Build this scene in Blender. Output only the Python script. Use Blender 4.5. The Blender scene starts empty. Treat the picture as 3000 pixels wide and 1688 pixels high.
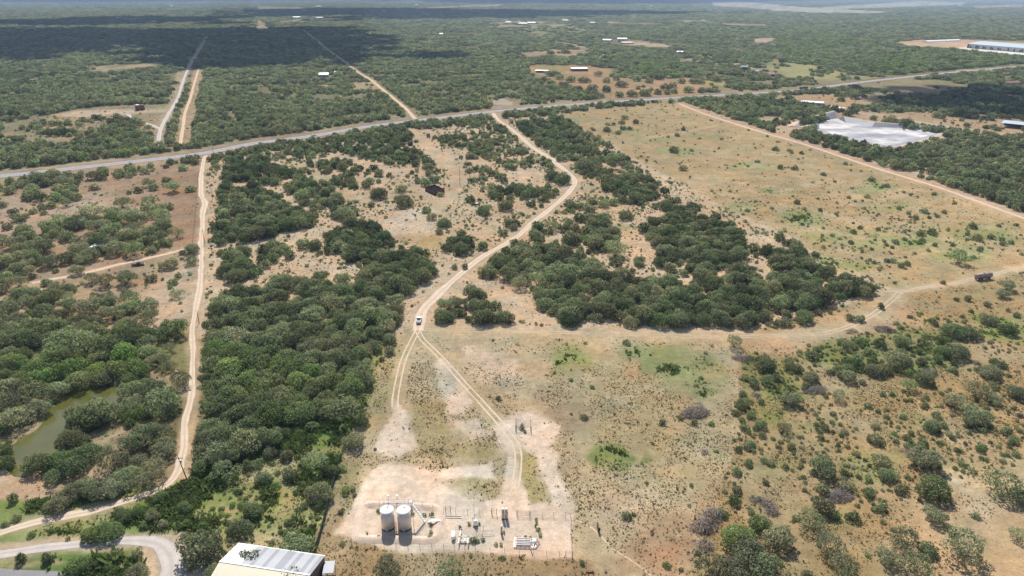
import bpy, bmesh, math, random
import numpy as np
from mathutils import Vector, Matrix

# ------------------------------------------------------------------ camera, sky, sun, exposure
scene = bpy.context.scene
COL = scene.collection
CAM_H = 122.0
PITCH = math.radians(23.36)
F = 2000.0
cam_d = bpy.data.cameras.new('camera')
cam_d.lens = 24.0; cam_d.sensor_width = 36.0
cam_d.clip_start = 1.0; cam_d.clip_end = 90000.0
cam = bpy.data.objects.new('camera', cam_d)
COL.objects.link(cam)
cam.location = (0, 0, CAM_H)
cam.rotation_euler = (math.radians(90) - PITCH, 0, 0)
scene.camera = cam

SUN_EL = math.radians(49)
SUN_AZ = math.radians(-11)          # measured from +Y towards +X; the sun stands ahead and a little left
sun_dir = Vector((math.sin(SUN_AZ) * math.cos(SUN_EL), math.cos(SUN_AZ) * math.cos(SUN_EL), math.sin(SUN_EL)))
world = bpy.data.worlds.new('World'); scene.world = world; world.use_nodes = True
wn = world.node_tree; wn.nodes.clear()
w_out = wn.nodes.new('ShaderNodeOutputWorld'); w_bg = wn.nodes.new('ShaderNodeBackground')
w_sky = wn.nodes.new('ShaderNodeTexSky'); w_sky.sky_type = 'NISHITA'; w_sky.sun_disc = False
w_sky.sun_elevation = SUN_EL; w_sky.sun_rotation = SUN_AZ
w_bg.inputs['Strength'].default_value = 0.085
wn.links.new(w_sky.outputs[0], w_bg.inputs['Color']); wn.links.new(w_bg.outputs[0], w_out.inputs['Surface'])
sun_l = bpy.data.lights.new('sun', 'SUN'); sun_l.energy = 4.7; sun_l.angle = math.radians(0.5)
sun_l.color = (1.0, 0.955, 0.88)
sun_o = bpy.data.objects.new('sun', sun_l); COL.objects.link(sun_o)
sun_o.rotation_euler = sun_dir.to_track_quat('Z', 'Y').to_euler()
sun_o.location = (0, 0, 300)
scene.view_settings.view_transform = 'Standard'; scene.view_settings.look = 'None'
scene.view_settings.gamma = 1.0; scene.view_settings.use_curve_mapping = False
scene.view_settings.exposure = 0.68
scene.cycles.volume_bounces = 0
scene.cycles.max_bounces = 5; scene.cycles.diffuse_bounces = 2; scene.cycles.transmission_bounces = 3
random.seed(7); rng = np.random.default_rng(7)

# ------------------------------------------------------------------ survey: a sighting (px in the 3000 wide photo) <-> a place on the ground
sp, cp = math.sin(PITCH), math.cos(PITCH)
def ground_at(u, v):
    xc = (np.asarray(u, float) - 1500) / F; yc = (844 - np.asarray(v, float)) / F
    den = sp - yc * cp
    t = CAM_H / den
    return xc * t, (cp + yc * sp) * t, t
def W(p, z=0.0):
    x, y, t = ground_at(p[0], p[1]); return Vector((float(x), float(y), z))
def depth_at(p): return float(ground_at(p[0], p[1])[2])
def sight(X, Y, Z=0.0):
    X = np.asarray(X, float); Y = np.asarray(Y, float); dz = Z - CAM_H
    fwd = Y * cp - dz * sp; up = Y * sp + dz * cp
    fs = np.where(fwd > 1, fwd, 1)
    return np.where(fwd > 1, 1500 + F * X / fs, -9e4), np.where(fwd > 1, 844 - F * up / fs, 9e4), fwd
def height_to(base, top_v):
    b = W(base); lo, hi = 0.0, 110.0
    for _ in range(40):
        m = (lo + hi) / 2
        if float(sight(b.x, b.y, m)[1]) > top_v: lo = m
        else: hi = m
    return lo
def D(x, y): return (x * 1.16505, y * 1.16505)
def T(c, r, x, y): return (750 * c + x / 3.43333, 422 * r + y / 3.43333)
def DP(*pts): return [D(*p) for p in pts]
def TP(c, r, *pts): return [T(c, r, *p) for p in pts]
def Z1(x, y): return (1000 + x / 7.155, 1440 + y / 7.155)
def Z2(x, y): return (1300 + x / 6.44, 1440 + y / 6.44)
def Z3(x, y): return (1440 + x / 12.88, 1180 + y / 12.88)
def Z4(x, y): return (1200 + x / 12.88, 500 + y / 12.88)
def Z5(x, y): return (2300 + x / 3.6786, 300 + y / 3.6786)
def Z6(x, y): return (1550 + x / 3.6786, 100 + y / 3.6786)
def Z7(x, y): return (2650 + x / 7.357, 80 + y / 7.357)
def Z8(x, y): return (380 + x / 4.293, 1300 + y / 4.293)

# ------------------------------------------------------------------ noise
def _h(ix, iy, s):
    n = (ix.astype(np.int64) * 374761393 + iy.astype(np.int64) * 668265263 + s * 974711) & 0x7fffffff
    n = ((n ^ (n >> 13)) * 1274126177) & 0x7fffffff
    return ((n ^ (n >> 16)) & 0xffff) / 65535.0
def vnoise(x, y, s=0):
    ix = np.floor(x); iy = np.floor(y); fx = x - ix; fy = y - iy
    fx = fx * fx * (3 - 2 * fx); fy = fy * fy * (3 - 2 * fy)
    a = _h(ix, iy, s); b = _h(ix + 1, iy, s); c = _h(ix, iy + 1, s); d = _h(ix + 1, iy + 1, s)
    return (a * (1 - fx) + b * fx) * (1 - fy) + (c * (1 - fx) + d * fx) * fy
def fbm(x, y, scale, s=0, o=3):
    x = np.asarray(x, float) / scale; y = np.asarray(y, float) / scale
    t = 0; a = .5; n = 0
    for k in range(o):
        t = t + a * vnoise(x * 2 ** k, y * 2 ** k, s + 17 * k); n += a; a *= .5
    return t / n
def in_poly(px, py, poly):
    P = np.array(poly); r = np.zeros(px.shape, bool)
    m = (px >= P[:, 0].min()) & (px <= P[:, 0].max()) & (py >= P[:, 1].min()) & (py <= P[:, 1].max())
    if not m.any(): return r
    x = px[m]; y = py[m]; c = np.zeros(x.shape, bool); n = len(P)
    for i in range(n):
        x1, y1 = P[i]; x2, y2 = P[(i + 1) % n]
        if y1 == y2: continue
        c ^= ((y1 > y) != (y2 > y)) & (x < (x2 - x1) * (y - y1) / (y2 - y1) + x1)
    r[m] = c; return r
def seg_dist(px, py, pts, closed=False, lim=None):
    P = np.array([(p[0], p[1]) for p in pts]); n = len(P) if closed else len(P) - 1
    best = np.full(px.shape, 1e9)
    for i in range(n):
        a = P[i]; b = P[(i + 1) % len(P)]; d = b - a; L = float(d @ d) or 1e-9
        t = np.clip(((px - a[0]) * d[0] + (py - a[1]) * d[1]) / L, 0, 1)
        best = np.minimum(best, np.hypot(px - a[0] - t * d[0], py - a[1] - t * d[1]))
    return best
def soft_poly(px, py, poly, soft):
    """1 inside, 0 outside, smooth over +-soft"""
    P = np.array(poly); out = np.zeros(px.shape); s = soft
    m = (px >= P[:, 0].min() - s) & (px <= P[:, 0].max() + s) & (py >= P[:, 1].min() - s) & (py <= P[:, 1].max() + s)
    if not m.any(): return out
    x = px[m]; y = py[m]; d = seg_dist(x, y, poly, True); d = np.where(in_poly(x, y, poly), d, -d)
    t = np.clip(d / (2 * s) + .5, 0, 1); out[m] = t * t * (3 - 2 * t); return out
def smooth_line(pts, step=4.0):
    """Catmull-Rom through ground points"""
    P = [Vector(p) for p in pts]
    if len(P) < 3:
        n = max(2, int((P[1] - P[0]).length / step)); return [P[0].lerp(P[1], i / n) for i in range(n + 1)]
    P = [P[0] * 2 - P[1]] + P + [P[-1] * 2 - P[-2]]; out = []
    for i in range(1, len(P) - 2):
        a, b, c, d = P[i - 1], P[i], P[i + 1], P[i + 2]; n = max(2, int((c - b).length / step))
        for k in range(n):
            t = k / n
            out.append(0.5 * ((2 * b) + (c - a) * t + (2 * a - 5 * b + 4 * c - d) * t * t + (3 * b - a - 3 * c + d) * t ** 3))
    out.append(P[-2]); return out

# ------------------------------------------------------------------ objects and tags
def tag(o, label=None, cat=None, group=None, kind=None):
    if label: o['label'] = label
    if cat: o['category'] = cat
    if group: o['group'] = group
    if kind: o['kind'] = kind
    return o
def empty(name, loc, rz=0.0):
    o = bpy.data.objects.new(name, None); COL.objects.link(o); o.location = loc; o.rotation_euler = (0, 0, rz)
    o.empty_display_size = .5
    return o
def link(name, mesh, parent=None, loc=None, rz=0.0, scale=None):
    o = bpy.data.objects.new(name, mesh); COL.objects.link(o)
    if parent: o.parent = parent
    if loc is not None: o.location = loc
    o.rotation_euler = (0, 0, rz)
    if scale is not None: o.scale = scale
    return o
def np_mesh(name, verts, faces, mats=(), smooth=False):
    """faces: (n,3|4) int array"""
    me = bpy.data.meshes.new(name); v = np.asarray(verts, np.float32); f = np.asarray(faces, np.int32)
    me.vertices.add(len(v)); me.vertices.foreach_set('co', v.ravel())
    k = f.shape[1]; me.loops.add(f.size); me.loops.foreach_set('vertex_index', f.ravel())
    me.polygons.add(len(f)); me.polygons.foreach_set('loop_start', np.arange(0, f.size, k, dtype=np.int32))
    me.polygons.foreach_set('loop_total', np.full(len(f), k, np.int32))
    if smooth: me.polygons.foreach_set('use_smooth', np.ones(len(f), bool))
    for m in mats: me.materials.append(m)
    me.update(calc_edges=True); return me
class MB:
    def __init__(s): s.v = []; s.f = []
    def add(s, V, Fc):
        n = len(s.v); s.v += [tuple(p) for p in V]; s.f += [tuple(i + n for i in f) for f in Fc]; return s
    def box(s, c, size, rz=0.0, M=None):
        sx, sy, sz = [a / 2 for a in size]; R = M or Matrix.Rotation(rz, 3, 'Z')
        V = [Vector(c) + R @ Vector((x * sx, y * sy, z * sz)) for z in (-1, 1) for y in (-1, 1) for x in (-1, 1)]
        return s.add(V, [(0, 2, 3, 1), (4, 5, 7, 6), (0, 1, 5, 4), (2, 6, 7, 3), (0, 4, 6, 2), (1, 3, 7, 5)])
    def tube(s, p, q, r0, r1=None, n=8, caps=True):
        p = Vector(p); q = Vector(q); r1 = r0 if r1 is None else r1; d = (q - p).normalized()
        a = d.orthogonal().normalized(); b = d.cross(a); V = []
        for c, r in ((p, r0), (q, r1)):
            for i in range(n):
                t = 2 * math.pi * i / n; V.append(c + a * math.cos(t) * r + b * math.sin(t) * r)
        Fc = [(i, (i + 1) % n, n + (i + 1) % n, n + i) for i in range(n)]
        if caps: Fc += [tuple(range(n - 1, -1, -1)), tuple(range(n, 2 * n))]
        return s.add(V, Fc)
    def lathe(s, prof, n=24, c=(0, 0, 0), axis='Z'):
        V = []; c = Vector(c)
        for r, z in prof:
            for i in range(n):
                t = 2 * math.pi * i / n; p = (r * math.cos(t), r * math.sin(t), z)
                if axis == 'X': p = (p[2], p[0], p[1])
                if axis == 'Y': p = (p[0], p[2], p[1])
                V.append(c + Vector(p))
        Fc = []
        for k in range(len(prof) - 1):
            for i in range(n): j = (i + 1) % n; Fc.append((k * n + i, k * n + j, (k + 1) * n + j, (k + 1) * n + i))
        Fc += [tuple(range(n - 1, -1, -1)), tuple(range((len(prof) - 1) * n, len(prof) * n))]
        return s.add(V, Fc)
    def prism(s, prof, x0, x1):
        """profile in (y,z) extruded along x"""
        n = len(prof); V = [(x0, a, b) for a, b in prof] + [(x1, a, b) for a, b in prof]
        return s.add(V, [tuple(range(n)), tuple(range(2 * n - 1, n - 1, -1))] + [(i, n + i, n + (i + 1) % n, (i + 1) % n) for i in range(n)])
    def mesh(s, name, mat, smooth=False):
        me = bpy.data.meshes.new(name); me.from_pydata(s.v, [], s.f); me.materials.append(mat)
        bm = bmesh.new(); bm.from_mesh(me); bmesh.ops.recalc_face_normals(bm, faces=bm.faces); bm.to_mesh(me); bm.free()
        if smooth:
            for p in me.polygons: p.use_smooth = len(p.vertices) == 4
        me.update(); return me
    def build(s, name, mat, parent=None, smooth=False, loc=None, rz=0.0):
        return link(name, s.mesh(name, mat, smooth), parent, loc, rz)

# ------------------------------------------------------------------ materials
def nt_mat(name):
    m = bpy.data.materials.new(name); m.use_nodes = True; nt = m.node_tree; nt.nodes.clear()
    return m, nt, nt.nodes.new('ShaderNodeOutputMaterial')
def nd(nt, t, **kw):
    n = nt.nodes.new(t)
    for k, v in kw.items():
        if k.startswith('i_'): n.inputs[k[2:].replace('_', ' ')].default_value = v
        else: setattr(n, k, v)
    return n
def mixc(nt, a, b, fac, mode='MIX'):
    n = nt.nodes.new('ShaderNodeMix'); n.data_type = 'RGBA'; n.blend_type = mode
    for s, v in ((0, fac), (6, a), (7, b)):
        if hasattr(v, 'is_linked') or hasattr(v, 'links'): nt.links.new(v, n.inputs[s])
        else: n.inputs[s].default_value = v if s == 0 else (*v[:3], 1)
    return n.outputs[2]
def ramp(nt, src, stops):
    n = nt.nodes.new('ShaderNodeValToRGB'); e = n.color_ramp.elements
    while len(e) < len(stops): e.new(0.5)
    for el, (p, c) in zip(e, stops):
        el.position = p; el.color = (*c, 1) if not isinstance(c, (int, float)) else (c, c, c, 1)
    nt.links.new(src, n.inputs[0]); return n.outputs[0]
def noise(nt, scale, detail=4, rough=.6, vec=None, w=None):
    n = nd(nt, 'ShaderNodeTexNoise'); n.inputs['Scale'].default_value = scale; n.inputs['Detail'].default_value = detail
    n.inputs['Roughness'].default_value = rough
    if vec is not None: nt.links.new(vec, n.inputs['Vector'])
    return n.outputs['Fac']
def simple(name, col, rough=.7, metal=0.0, var=.18, scale=1.5, dirt=None, dirt_amt=.5):
    m, nt, out = nt_mat(name); p = nd(nt, 'ShaderNodeBsdfPrincipled')
    p.inputs['Roughness'].default_value = rough; p.inputs['Metallic'].default_value = metal
    tc = nd(nt, 'ShaderNodeTexCoord')
    n1 = noise(nt, scale, 5, .6, tc.outputs['Object'])
    f = ramp(nt, n1, [(.3, 1 - var), (.7, 1 + var)])
    c = mixc(nt, col, f, 1.0, 'MULTIPLY')
    if dirt:
        n2 = noise(nt, scale * 2.3, 6, .7, tc.outputs['Object']); g = ramp(nt, n2, [(.45, 0.0), (.7, dirt_amt)])
        c = mixc(nt, c, dirt, g)
    nt.links.new(c, p.inputs['Base Color']); nt.links.new(p.outputs[0], out.inputs[0]); return m
MAT = {}
MAT['white'] = simple('white_paint', (.80, .79, .77), .5, 0, .06, 1, (.45, .38, .30), .25)
MAT['tank'] = simple('tank_paint', (.70, .61, .545), .55, 0, .05, .5, (.34, .25, .18), .18)
MAT['tank_band'] = simple('tank_base_band', (.045, .04, .045), .6)
MAT['galv'] = simple('galvanised_steel', (.42, .43, .44), .5, .3, .12, 2)
MAT['dark_steel'] = simple('dark_steel', (.09, .085, .085), .6, .2, .2, 2)
MAT['rust'] = simple('rusty_steel', (.17, .075, .045), .85, .1, .35, 2, (.05, .03, .03), .6)
MAT['rust_red'] = simple('rust_red_paint', (.20, .05, .04), .8, 0, .3, 2, (.06, .03, .025), .5)
MAT['wood'] = simple('weathered_wood', (.16, .125, .10), .9, 0, .3, 4)
MAT['black'] = simple('black_paint', (.012, .013, .015), .35)
MAT['rubber'] = simple('tyre_rubber', (.02, .02, .02), .8)
MAT['glass'] = simple('dark_glass', (.02, .028, .035), .08)
MAT['car_white'] = simple('white_car_paint', (.78, .78, .78), .25, 0, .02)
MAT['car_silver'] = simple('silver_car_paint', (.42, .43, .45), .3, .3, .03)
MAT['car_red'] = simple('dark_red_car_paint', (.22, .02, .02), .3)
MAT['car_dark'] = simple('charcoal_car_paint', (.03, .034, .036), .3)
MAT['roof_grey'] = simple('grey_metal_roof', (.30, .31, .33), .6, .05, .08, .4)
MAT['roof_cream'] = simple('cream_metal_roof', (.60, .55, .42), .7, 0, .05, .4)
MAT['roof_white'] = simple('white_metal_roof', (.66, .66, .66), .6, 0, .04, .3)
MAT['roof_blue'] = simple('blue_grey_metal_roof', (.38, .45, .50), .45, .2, .06, .1)
MAT['wall_tan'] = simple('tan_wall', (.40, .33, .26), .85, 0, .12, .4)
MAT['roof_grey_dark'] = simple('dull_grey_metal_roof', (.215, .225, .245), .65, .05, .1, .4)
MAT['pole_grey'] = simple('pale_weathered_wood', (.34, .32, .30), .9, 0, .2, 3)
MAT['wall_brown'] = simple('brown_wall', (.12, .085, .07), .85, 0, .2, .4)
MAT['wall_grey'] = simple('grey_wall', (.36, .37, .39), .8, 0, .1, .3)
MAT['roof_red'] = simple('brown_red_roof', (.20, .10, .085), .8, 0, .2, .3)
MAT['concrete'] = simple('concrete', (.50, .48, .45), .9, 0, .1, .6)
MAT['screen'] = simple('green_screen_mesh', (.035, .075, .05), .9, 0, .25, 1)
MAT['turq'] = simple('turquoise_sheet', (.20, .50, .50), .6)
MAT['horse_black'] = simple('black_hide', (.018, .016, .015), .6)
MAT['horse_bay'] = simple('bay_hide', (.10, .035, .02), .6)
MAT['calf_red'] = simple('red_brown_hide', (.24, .075, .03), .7)
def dead_wood():
    m, nt, out = nt_mat('dead_wood'); p = nd(nt, 'ShaderNodeBsdfDiffuse')
    g = nd(nt, 'ShaderNodeNewGeometry')
    c = ramp(nt, g.outputs['Random Per Island'], [(0.0, (.075, .062, .058)), (.6, (.16, .138, .130)), (1, (.29, .26, .245))])
    nt.links.new(c, p.inputs[0]); nt.links.new(p.outputs[0], out.inputs[0]); return m
MAT['dead'] = dead_wood()
def bark():
    return simple('bark', (.085, .065, .055), .95, 0, .3, 3)
MAT['bark'] = bark()

def foliage_mat():
    m, nt, out = nt_mat('foliage'); oi = nd(nt, 'ShaderNodeObjectInfo')
    at = nd(nt, 'ShaderNodeAttribute', attribute_name='tint', attribute_type='INSTANCER')
    geo = nd(nt, 'ShaderNodeNewGeometry')
    c = ramp(nt, at.outputs['Fac'], [(0.0, (.098, .125, .072)), (.22, (.150, .178, .108)), (.5, (.245, .260, .178)), (.75, (.165, .212, .100)), (1.0, (.172, .250, .088))])
    v = ramp(nt, oi.outputs['Random'], [(0, .62), (1, 1.35)])
    c = mixc(nt, c, v, 1.0, 'MULTIPLY')
    h = nd(nt, 'ShaderNodeMath', operation='FRACT'); mm = nd(nt, 'ShaderNodeMath', operation='MULTIPLY'); mm.inputs[1].default_value = 7.13
    nt.links.new(oi.outputs['Random'], mm.inputs[0]); nt.links.new(mm.outputs[0], h.inputs[0])
    hue = ramp(nt, h.outputs[0], [(0, (1.12, 1.0, 1.0)), (.5, (1, 1, 1)), (1, (.92, 1.03, .90))])
    c = mixc(nt, c, hue, 1.0, 'MULTIPLY')
    v2 = ramp(nt, geo.outputs['Random Per Island'], [(0, .62), (.8, 1.2), (1, 1.5)])
    c = mixc(nt, c, v2, 1.0, 'MULTIPLY')
    d = nd(nt, 'ShaderNodeBsdfDiffuse'); t = nd(nt, 'ShaderNodeBsdfTranslucent'); mx = nd(nt, 'ShaderNodeMixShader')
    mx.inputs[0].default_value = .44
    c2 = mixc(nt, c, (1.12, 1.15, .75), 1.0, 'MULTIPLY')
    nt.links.new(c, d.inputs[0]); nt.links.new(c2, t.inputs[0])
    nt.links.new(d.outputs[0], mx.inputs[1]); nt.links.new(t.outputs[0], mx.inputs[2]); nt.links.new(mx.outputs[0], out.inputs[0])
    return m
MAT['foliage'] = foliage_mat()
def tuft_mat():
    m, nt, out = nt_mat('dry_tuft'); oi = nd(nt, 'ShaderNodeObjectInfo')
    at = nd(nt, 'ShaderNodeAttribute', attribute_name='tint', attribute_type='INSTANCER')
    c = ramp(nt, at.outputs['Fac'], [(0, (.22, .18, .095)), (.5, (.17, .165, .075)), (1, (.12, .175, .05))])
    v = ramp(nt, oi.outputs['Random'], [(0, .65), (1, 1.4)]); c = mixc(nt, c, v, 1.0, 'MULTIPLY')
    d = nd(nt, 'ShaderNodeBsdfDiffuse'); t = nd(nt, 'ShaderNodeBsdfTranslucent'); mx = nd(nt, 'ShaderNodeMixShader'); mx.inputs[0].default_value = .3
    nt.links.new(c, d.inputs[0]); nt.links.new(c, t.inputs[0])
    nt.links.new(d.outputs[0], mx.inputs[1]); nt.links.new(t.outputs[0], mx.inputs[2]); nt.links.new(mx.outputs[0], out.inputs[0])
    return m
MAT['tuft'] = tuft_mat()

def ground_mat():
    m, nt, out = nt_mat('ground_soil_and_grass'); L = nt.links
    col = nd(nt, 'ShaderNodeAttribute', attribute_name='soil'); tf = nd(nt, 'ShaderNodeAttribute', attribute_name='tuft')
    tc = nd(nt, 'ShaderNodeTexCoord'); P = tc.outputs['Object']
    c = col.outputs['Color']
    big = ramp(nt, noise(nt, .09, 6, .7, P), [(.3, .78), (.7, 1.18)])
    c = mixc(nt, c, big, 1.0, 'MULTIPLY')
    mid = ramp(nt, noise(nt, .45, 4, .7, P), [(.3, .80), (.7, 1.18)])
    c = mixc(nt, c, mid, 1.0, 'MULTIPLY')
    fine = ramp(nt, noise(nt, 3.0, 3, .7, P), [(.3, .85), (.7, 1.13)])
    c = mixc(nt, c, fine, 1.0, 'MULTIPLY')
    v = nd(nt, 'ShaderNodeTexVoronoi'); v.inputs['Scale'].default_value = 1.5; L.new(P, v.inputs['Vector'])
    n2 = noise(nt, 2.2, 3, .7, P)
    a = nd(nt, 'ShaderNodeMath', operation='ADD'); L.new(v.outputs['Distance'], a.inputs[0]); L.new(n2, a.inputs[1])
    spot = ramp(nt, a.outputs[0], [(.62, 1.0), (.80, 0.0)])
    mu = nd(nt, 'ShaderNodeMath', operation='MULTIPLY'); L.new(spot, mu.inputs[0]); L.new(tf.outputs['Fac'], mu.inputs[1])
    c = mixc(nt, c, (.155, .14, .07), mu.outputs[0])
    d = nd(nt, 'ShaderNodeBsdfDiffuse'); d.inputs['Roughness'].default_value = .6
    L.new(c, d.inputs[0])
    b = nd(nt, 'ShaderNodeBump'); b.inputs['Strength'].default_value = .5; b.inputs['Distance'].default_value = .35
    L.new(noise(nt, 1.1, 4, .7, P), b.inputs['Height']); L.new(b.outputs[0], d.inputs['Normal'])
    L.new(d.outputs[0], out.inputs[0]); return m
MAT['ground'] = ground_mat()
def track_mat(name, base, rut, mid, mid_amt, spot=(.25, .22, .18)):
    """across: 0..1 over the width of the track"""
    m, nt, out = nt_mat(name); L = nt.links
    at = nd(nt, 'ShaderNodeAttribute', attribute_name='across'); tc = nd(nt, 'ShaderNodeTexCoord'); P = tc.outputs['Object']
    n = noise(nt, .35, 5, .65, P)
    r = ramp(nt, at.outputs['Fac'], [(0.0, 0.0), (.22, 1.0), (.36, .6), (.5, 0.0), (.64, .6), (.78, 1.0), (1.0, 0.0)])
    c = mixc(nt, base, rut, r)
    cm = ramp(nt, at.outputs['Fac'], [(.38, 0.0), (.5, mid_amt), (.62, 0.0)])
    k = nd(nt, 'ShaderNodeMath', operation='MULTIPLY'); L.new(cm, k.inputs[0]); L.new(ramp(nt, n, [(.4, 0.2), (.6, 1.0)]), k.inputs[1])
    c = mixc(nt, c, mid, k.outputs[0])
    c = mixc(nt, c, ramp(nt, n, [(.3, .86), (.7, 1.1)]), 1.0, 'MULTIPLY')
    c = mixc(nt, c, ramp(nt, noise(nt, 2.6, 4, .7, P), [(.3, .88), (.7, 1.1)]), 1.0, 'MULTIPLY')
    d = nd(nt, 'ShaderNodeBsdfDiffuse'); L.new(c, d.inputs[0]); L.new(d.outputs[0], out.inputs[0]); return m
MAT['caliche'] = track_mat('caliche_track', (.415, .33, .25), (.475, .385, .30), (.34, .265, .18), .85)
MAT['sandtrack'] = track_mat('sandy_track', (.42, .315, .22), (.47, .36, .26), (.38, .30, .19), .8)
MAT['twotrack'] = track_mat('two_rut_track', (.43, .345, .25), (.45, .36, .265), (.50, .40, .30), .2)
MAT['gravel'] = track_mat('grey_gravel', (.34, .31, .285), (.42, .375, .34), (.30, .27, .25), .3)
MAT['asphalt'] = track_mat('worn_asphalt', (.245, .228, .245), (.27, .252, .268), (.205, .192, .205), .6)
MAT['road_paint'] = simple('road_paint', (.65, .60, .45), .8, 0, .2, .3)
MAT['yard_asphalt'] = simple('yard_asphalt', (.17, .165, .17), .9, 0, .1, .5)
def water_mat():
    m, nt, out = nt_mat('pond_water'); p = nd(nt, 'ShaderNodeBsdfPrincipled'); tc = nd(nt, 'ShaderNodeTexCoord')
    c = ramp(nt, noise(nt, .05, 3, .5, tc.outputs['Object']), [(.35, (.060, .062, .012)), (.65, (.10, .095, .025))])
    nt.links.new(c, p.inputs['Base Color']); p.inputs['Roughness'].default_value = .12; p.inputs['Specular IOR Level'].default_value = .5
    b = nd(nt, 'ShaderNodeBump'); b.inputs['Strength'].default_value = .15; b.inputs['Distance'].default_value = .05
    nt.links.new(noise(nt, 1.2, 3, .5, tc.outputs['Object']), b.inputs['Height']); nt.links.new(b.outputs[0], p.inputs['Normal'])
    nt.links.new(p.outputs[0], out.inputs[0]); return m
MAT['water'] = water_mat()
def pit_mat():
    m, nt, out = nt_mat('pit_floor'); p = nd(nt, 'ShaderNodeBsdfDiffuse'); tc = nd(nt, 'ShaderNodeTexCoord')
    mp = nd(nt, 'ShaderNodeMapping'); mp.inputs['Scale'].default_value = (.8, 1.1, 1); nt.links.new(tc.outputs['Object'], mp.inputs[0])
    c = ramp(nt, noise(nt, .035, 7, .68, mp.outputs[0]), [(.34, (.17, .175, .20)), (.5, (.33, .325, .335)), (.62, (.52, .49, .475))])
    nt.links.new(c, p.inputs[0]); nt.links.new(p.outputs[0], out.inputs[0]); return m
MAT['pit'] = pit_mat()
MAT['liner'] = simple('grey_liner', (.17, .175, .20), .6, 0, .2, .15)
MAT['liner2'] = simple('tan_bank', (.38, .27, .19), .9, 0, .12, .1)
m, nt, out = nt_mat('cloud_white'); d_ = nd(nt, 'ShaderNodeBsdfDiffuse'); d_.inputs[0].default_value = (.9, .9, .92, 1); nt.links.new(d_.outputs[0], out.inputs[0]); MAT['cloud'] = m
# ------------------------------------------------------------------ roads and tracks (surveyed centre lines)
def line(pts): return smooth_line([W(p) for p in pts], 4.0)
HWY = line([D(-260, 466), D(0, 443), D(250, 416), D(500, 387), D(644, 360), D(784, 342), D(944, 315.5), D(1100, 297), D(1269, 277.5), D(1400, 266), D(1537, 256), D(1712, 245), D(1931, 232.5), D(2031, 224), D(2181, 205), D(2356, 186), D(2460, 176), D(2600, 164), D(2800, 152)])
LANE = line([D(518, 391), D(513, 402), D(507, 437), D(505, 487), D(515, 512), D(510, 537), D(507, 587), D(505, 637), D(505, 675), D(502, 722), D(492, 774), D(483, 832), D(485, 864), D(485, 900), D(484, 949), D(481, 994), D(473, 1030), D(465, 1060), D(464, 1087), D(464, 1124), D(455, 1161), D(444, 1191), D(425, 1214), D(387, 1237), D(312, 1262), D(225, 1287), D(150, 1301), D(75, 1317), D(0, 1339), D(-120, 1372)])
CALI = line([D(-100, 1405), D(0, 1393), D(100, 1378), D(200, 1368), D(300, 1360), D(375, 1362), D(414, 1380), D(432, 1412), D(430, 1449), D(425, 1530)])
WHITE = line([D(1240, 285), D(1250, 300), D(1290, 328), D(1335, 367), D(1370, 390), D(1387, 401), D(1407, 418), D(1432, 437), D(1446, 455), D(1437, 475), D(1412, 502), D(1375, 532), D(1337, 562), D(1287, 605), D(1219, 642), D(1169, 680), D(1119, 724), D(1089, 754), D(1064, 779), D(1055, 807), D(1050, 832)])
TRK_L = line([D(1050, 832), D(1036, 859), D(1014, 907), D(1001, 962), D(994, 1000), D(993, 1024)])
TRK_R = line([D(1050, 832), D(1064, 856), D(1094, 884), D(1131, 924), D(1169, 967), D(1206, 1007), D(1244, 1049), D(1272, 1084), D(1296, 1115), D(1304, 1150), D(1300, 1200), D(1290, 1250)])
SEND = line([D(1044, 299), D(1019, 272), D(981, 240), D(956, 220), D(931, 200), D(906, 185), D(881, 167), D(869, 157), D(844, 140), D(819, 122), D(794, 100), D(764, 77)])
SEND2 = line([D(1034, 325), D(1074, 367), D(1094, 385), D(1119, 407), D(1141, 425), D(1154, 445), D(1150, 470), D(1120, 505), D(1085, 535)])
NWRD = line([D(396, 372), D(397, 362), D(405, 322), D(425, 285), D(447, 245), D(462, 200), D(475, 170), D(492, 140), D(510, 110), D(520, 92)])
ROW = line([D(453, 362), D(460, 320), D(466, 282), D(478, 250), D(488, 212), D(500, 172)])
DRIVE = line([D(80, 712), D(130, 702), D(200, 690), D(300, 665), D(350, 655), D(420, 638), D(465, 627), D(500, 622)])
RTRK = line([D(1707, 260), D(1762, 283), D(1837, 308), D(1931, 337), D(2018, 362), D(2118, 395), D(2231, 432), D(2356, 470), D(2481, 515), D(2575, 549), D(2700, 596)])
RTRK2 = line([D(2262, 735), D(2330, 722), D(2400, 712), D(2480, 695), D(2575, 671), D(2700, 645)])
PTRK = line([D(2262, 735), D(2240, 757), D(2180, 800), D(2090, 835), D(1980, 843), D(1800, 847), D(1600, 842), D(1400, 836), D(1200, 832), D(1060, 829)])
PENTRK = line([D(862, 480), D(894, 507), D(939, 502), D(994, 492), D(1069, 490), D(1120, 487), D(1144, 475), D(1156, 450), D(1244, 435)])
FTRK = line([T(2, 0, 1300, 1405), T(2, 0, 1500, 1365), T(2, 0, 1700, 1335), T(2, 0, 1850, 1310), T(2, 0, 2080, 1255)])
LOOP = line([T(0, 0, 1290, 1150), T(0, 0, 1340, 1205), T(0, 0, 1500, 1250), T(0, 0, 1600, 1292)])
PITRD = line([T(3, 0, 0, 975), T(3, 0, 150, 1003), T(3, 0, 350, 1045), T(3, 0, 580, 1082), T(3, 0, 760, 1112), T(3, 0, 950, 1140), T(3, 0, 1150, 1165), T(3, 0, 1500, 1225), T(3, 0, 1900, 1290)])
TRAIL = line([T(2, 3, 560, 870), T(2, 3, 740, 920), T(2, 3, 880, 1030), T(2, 3, 1000, 1160), T(2, 3, 1180, 1280), T(2, 3, 1350, 1400), T(2, 3, 1420, 1480)])
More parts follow.
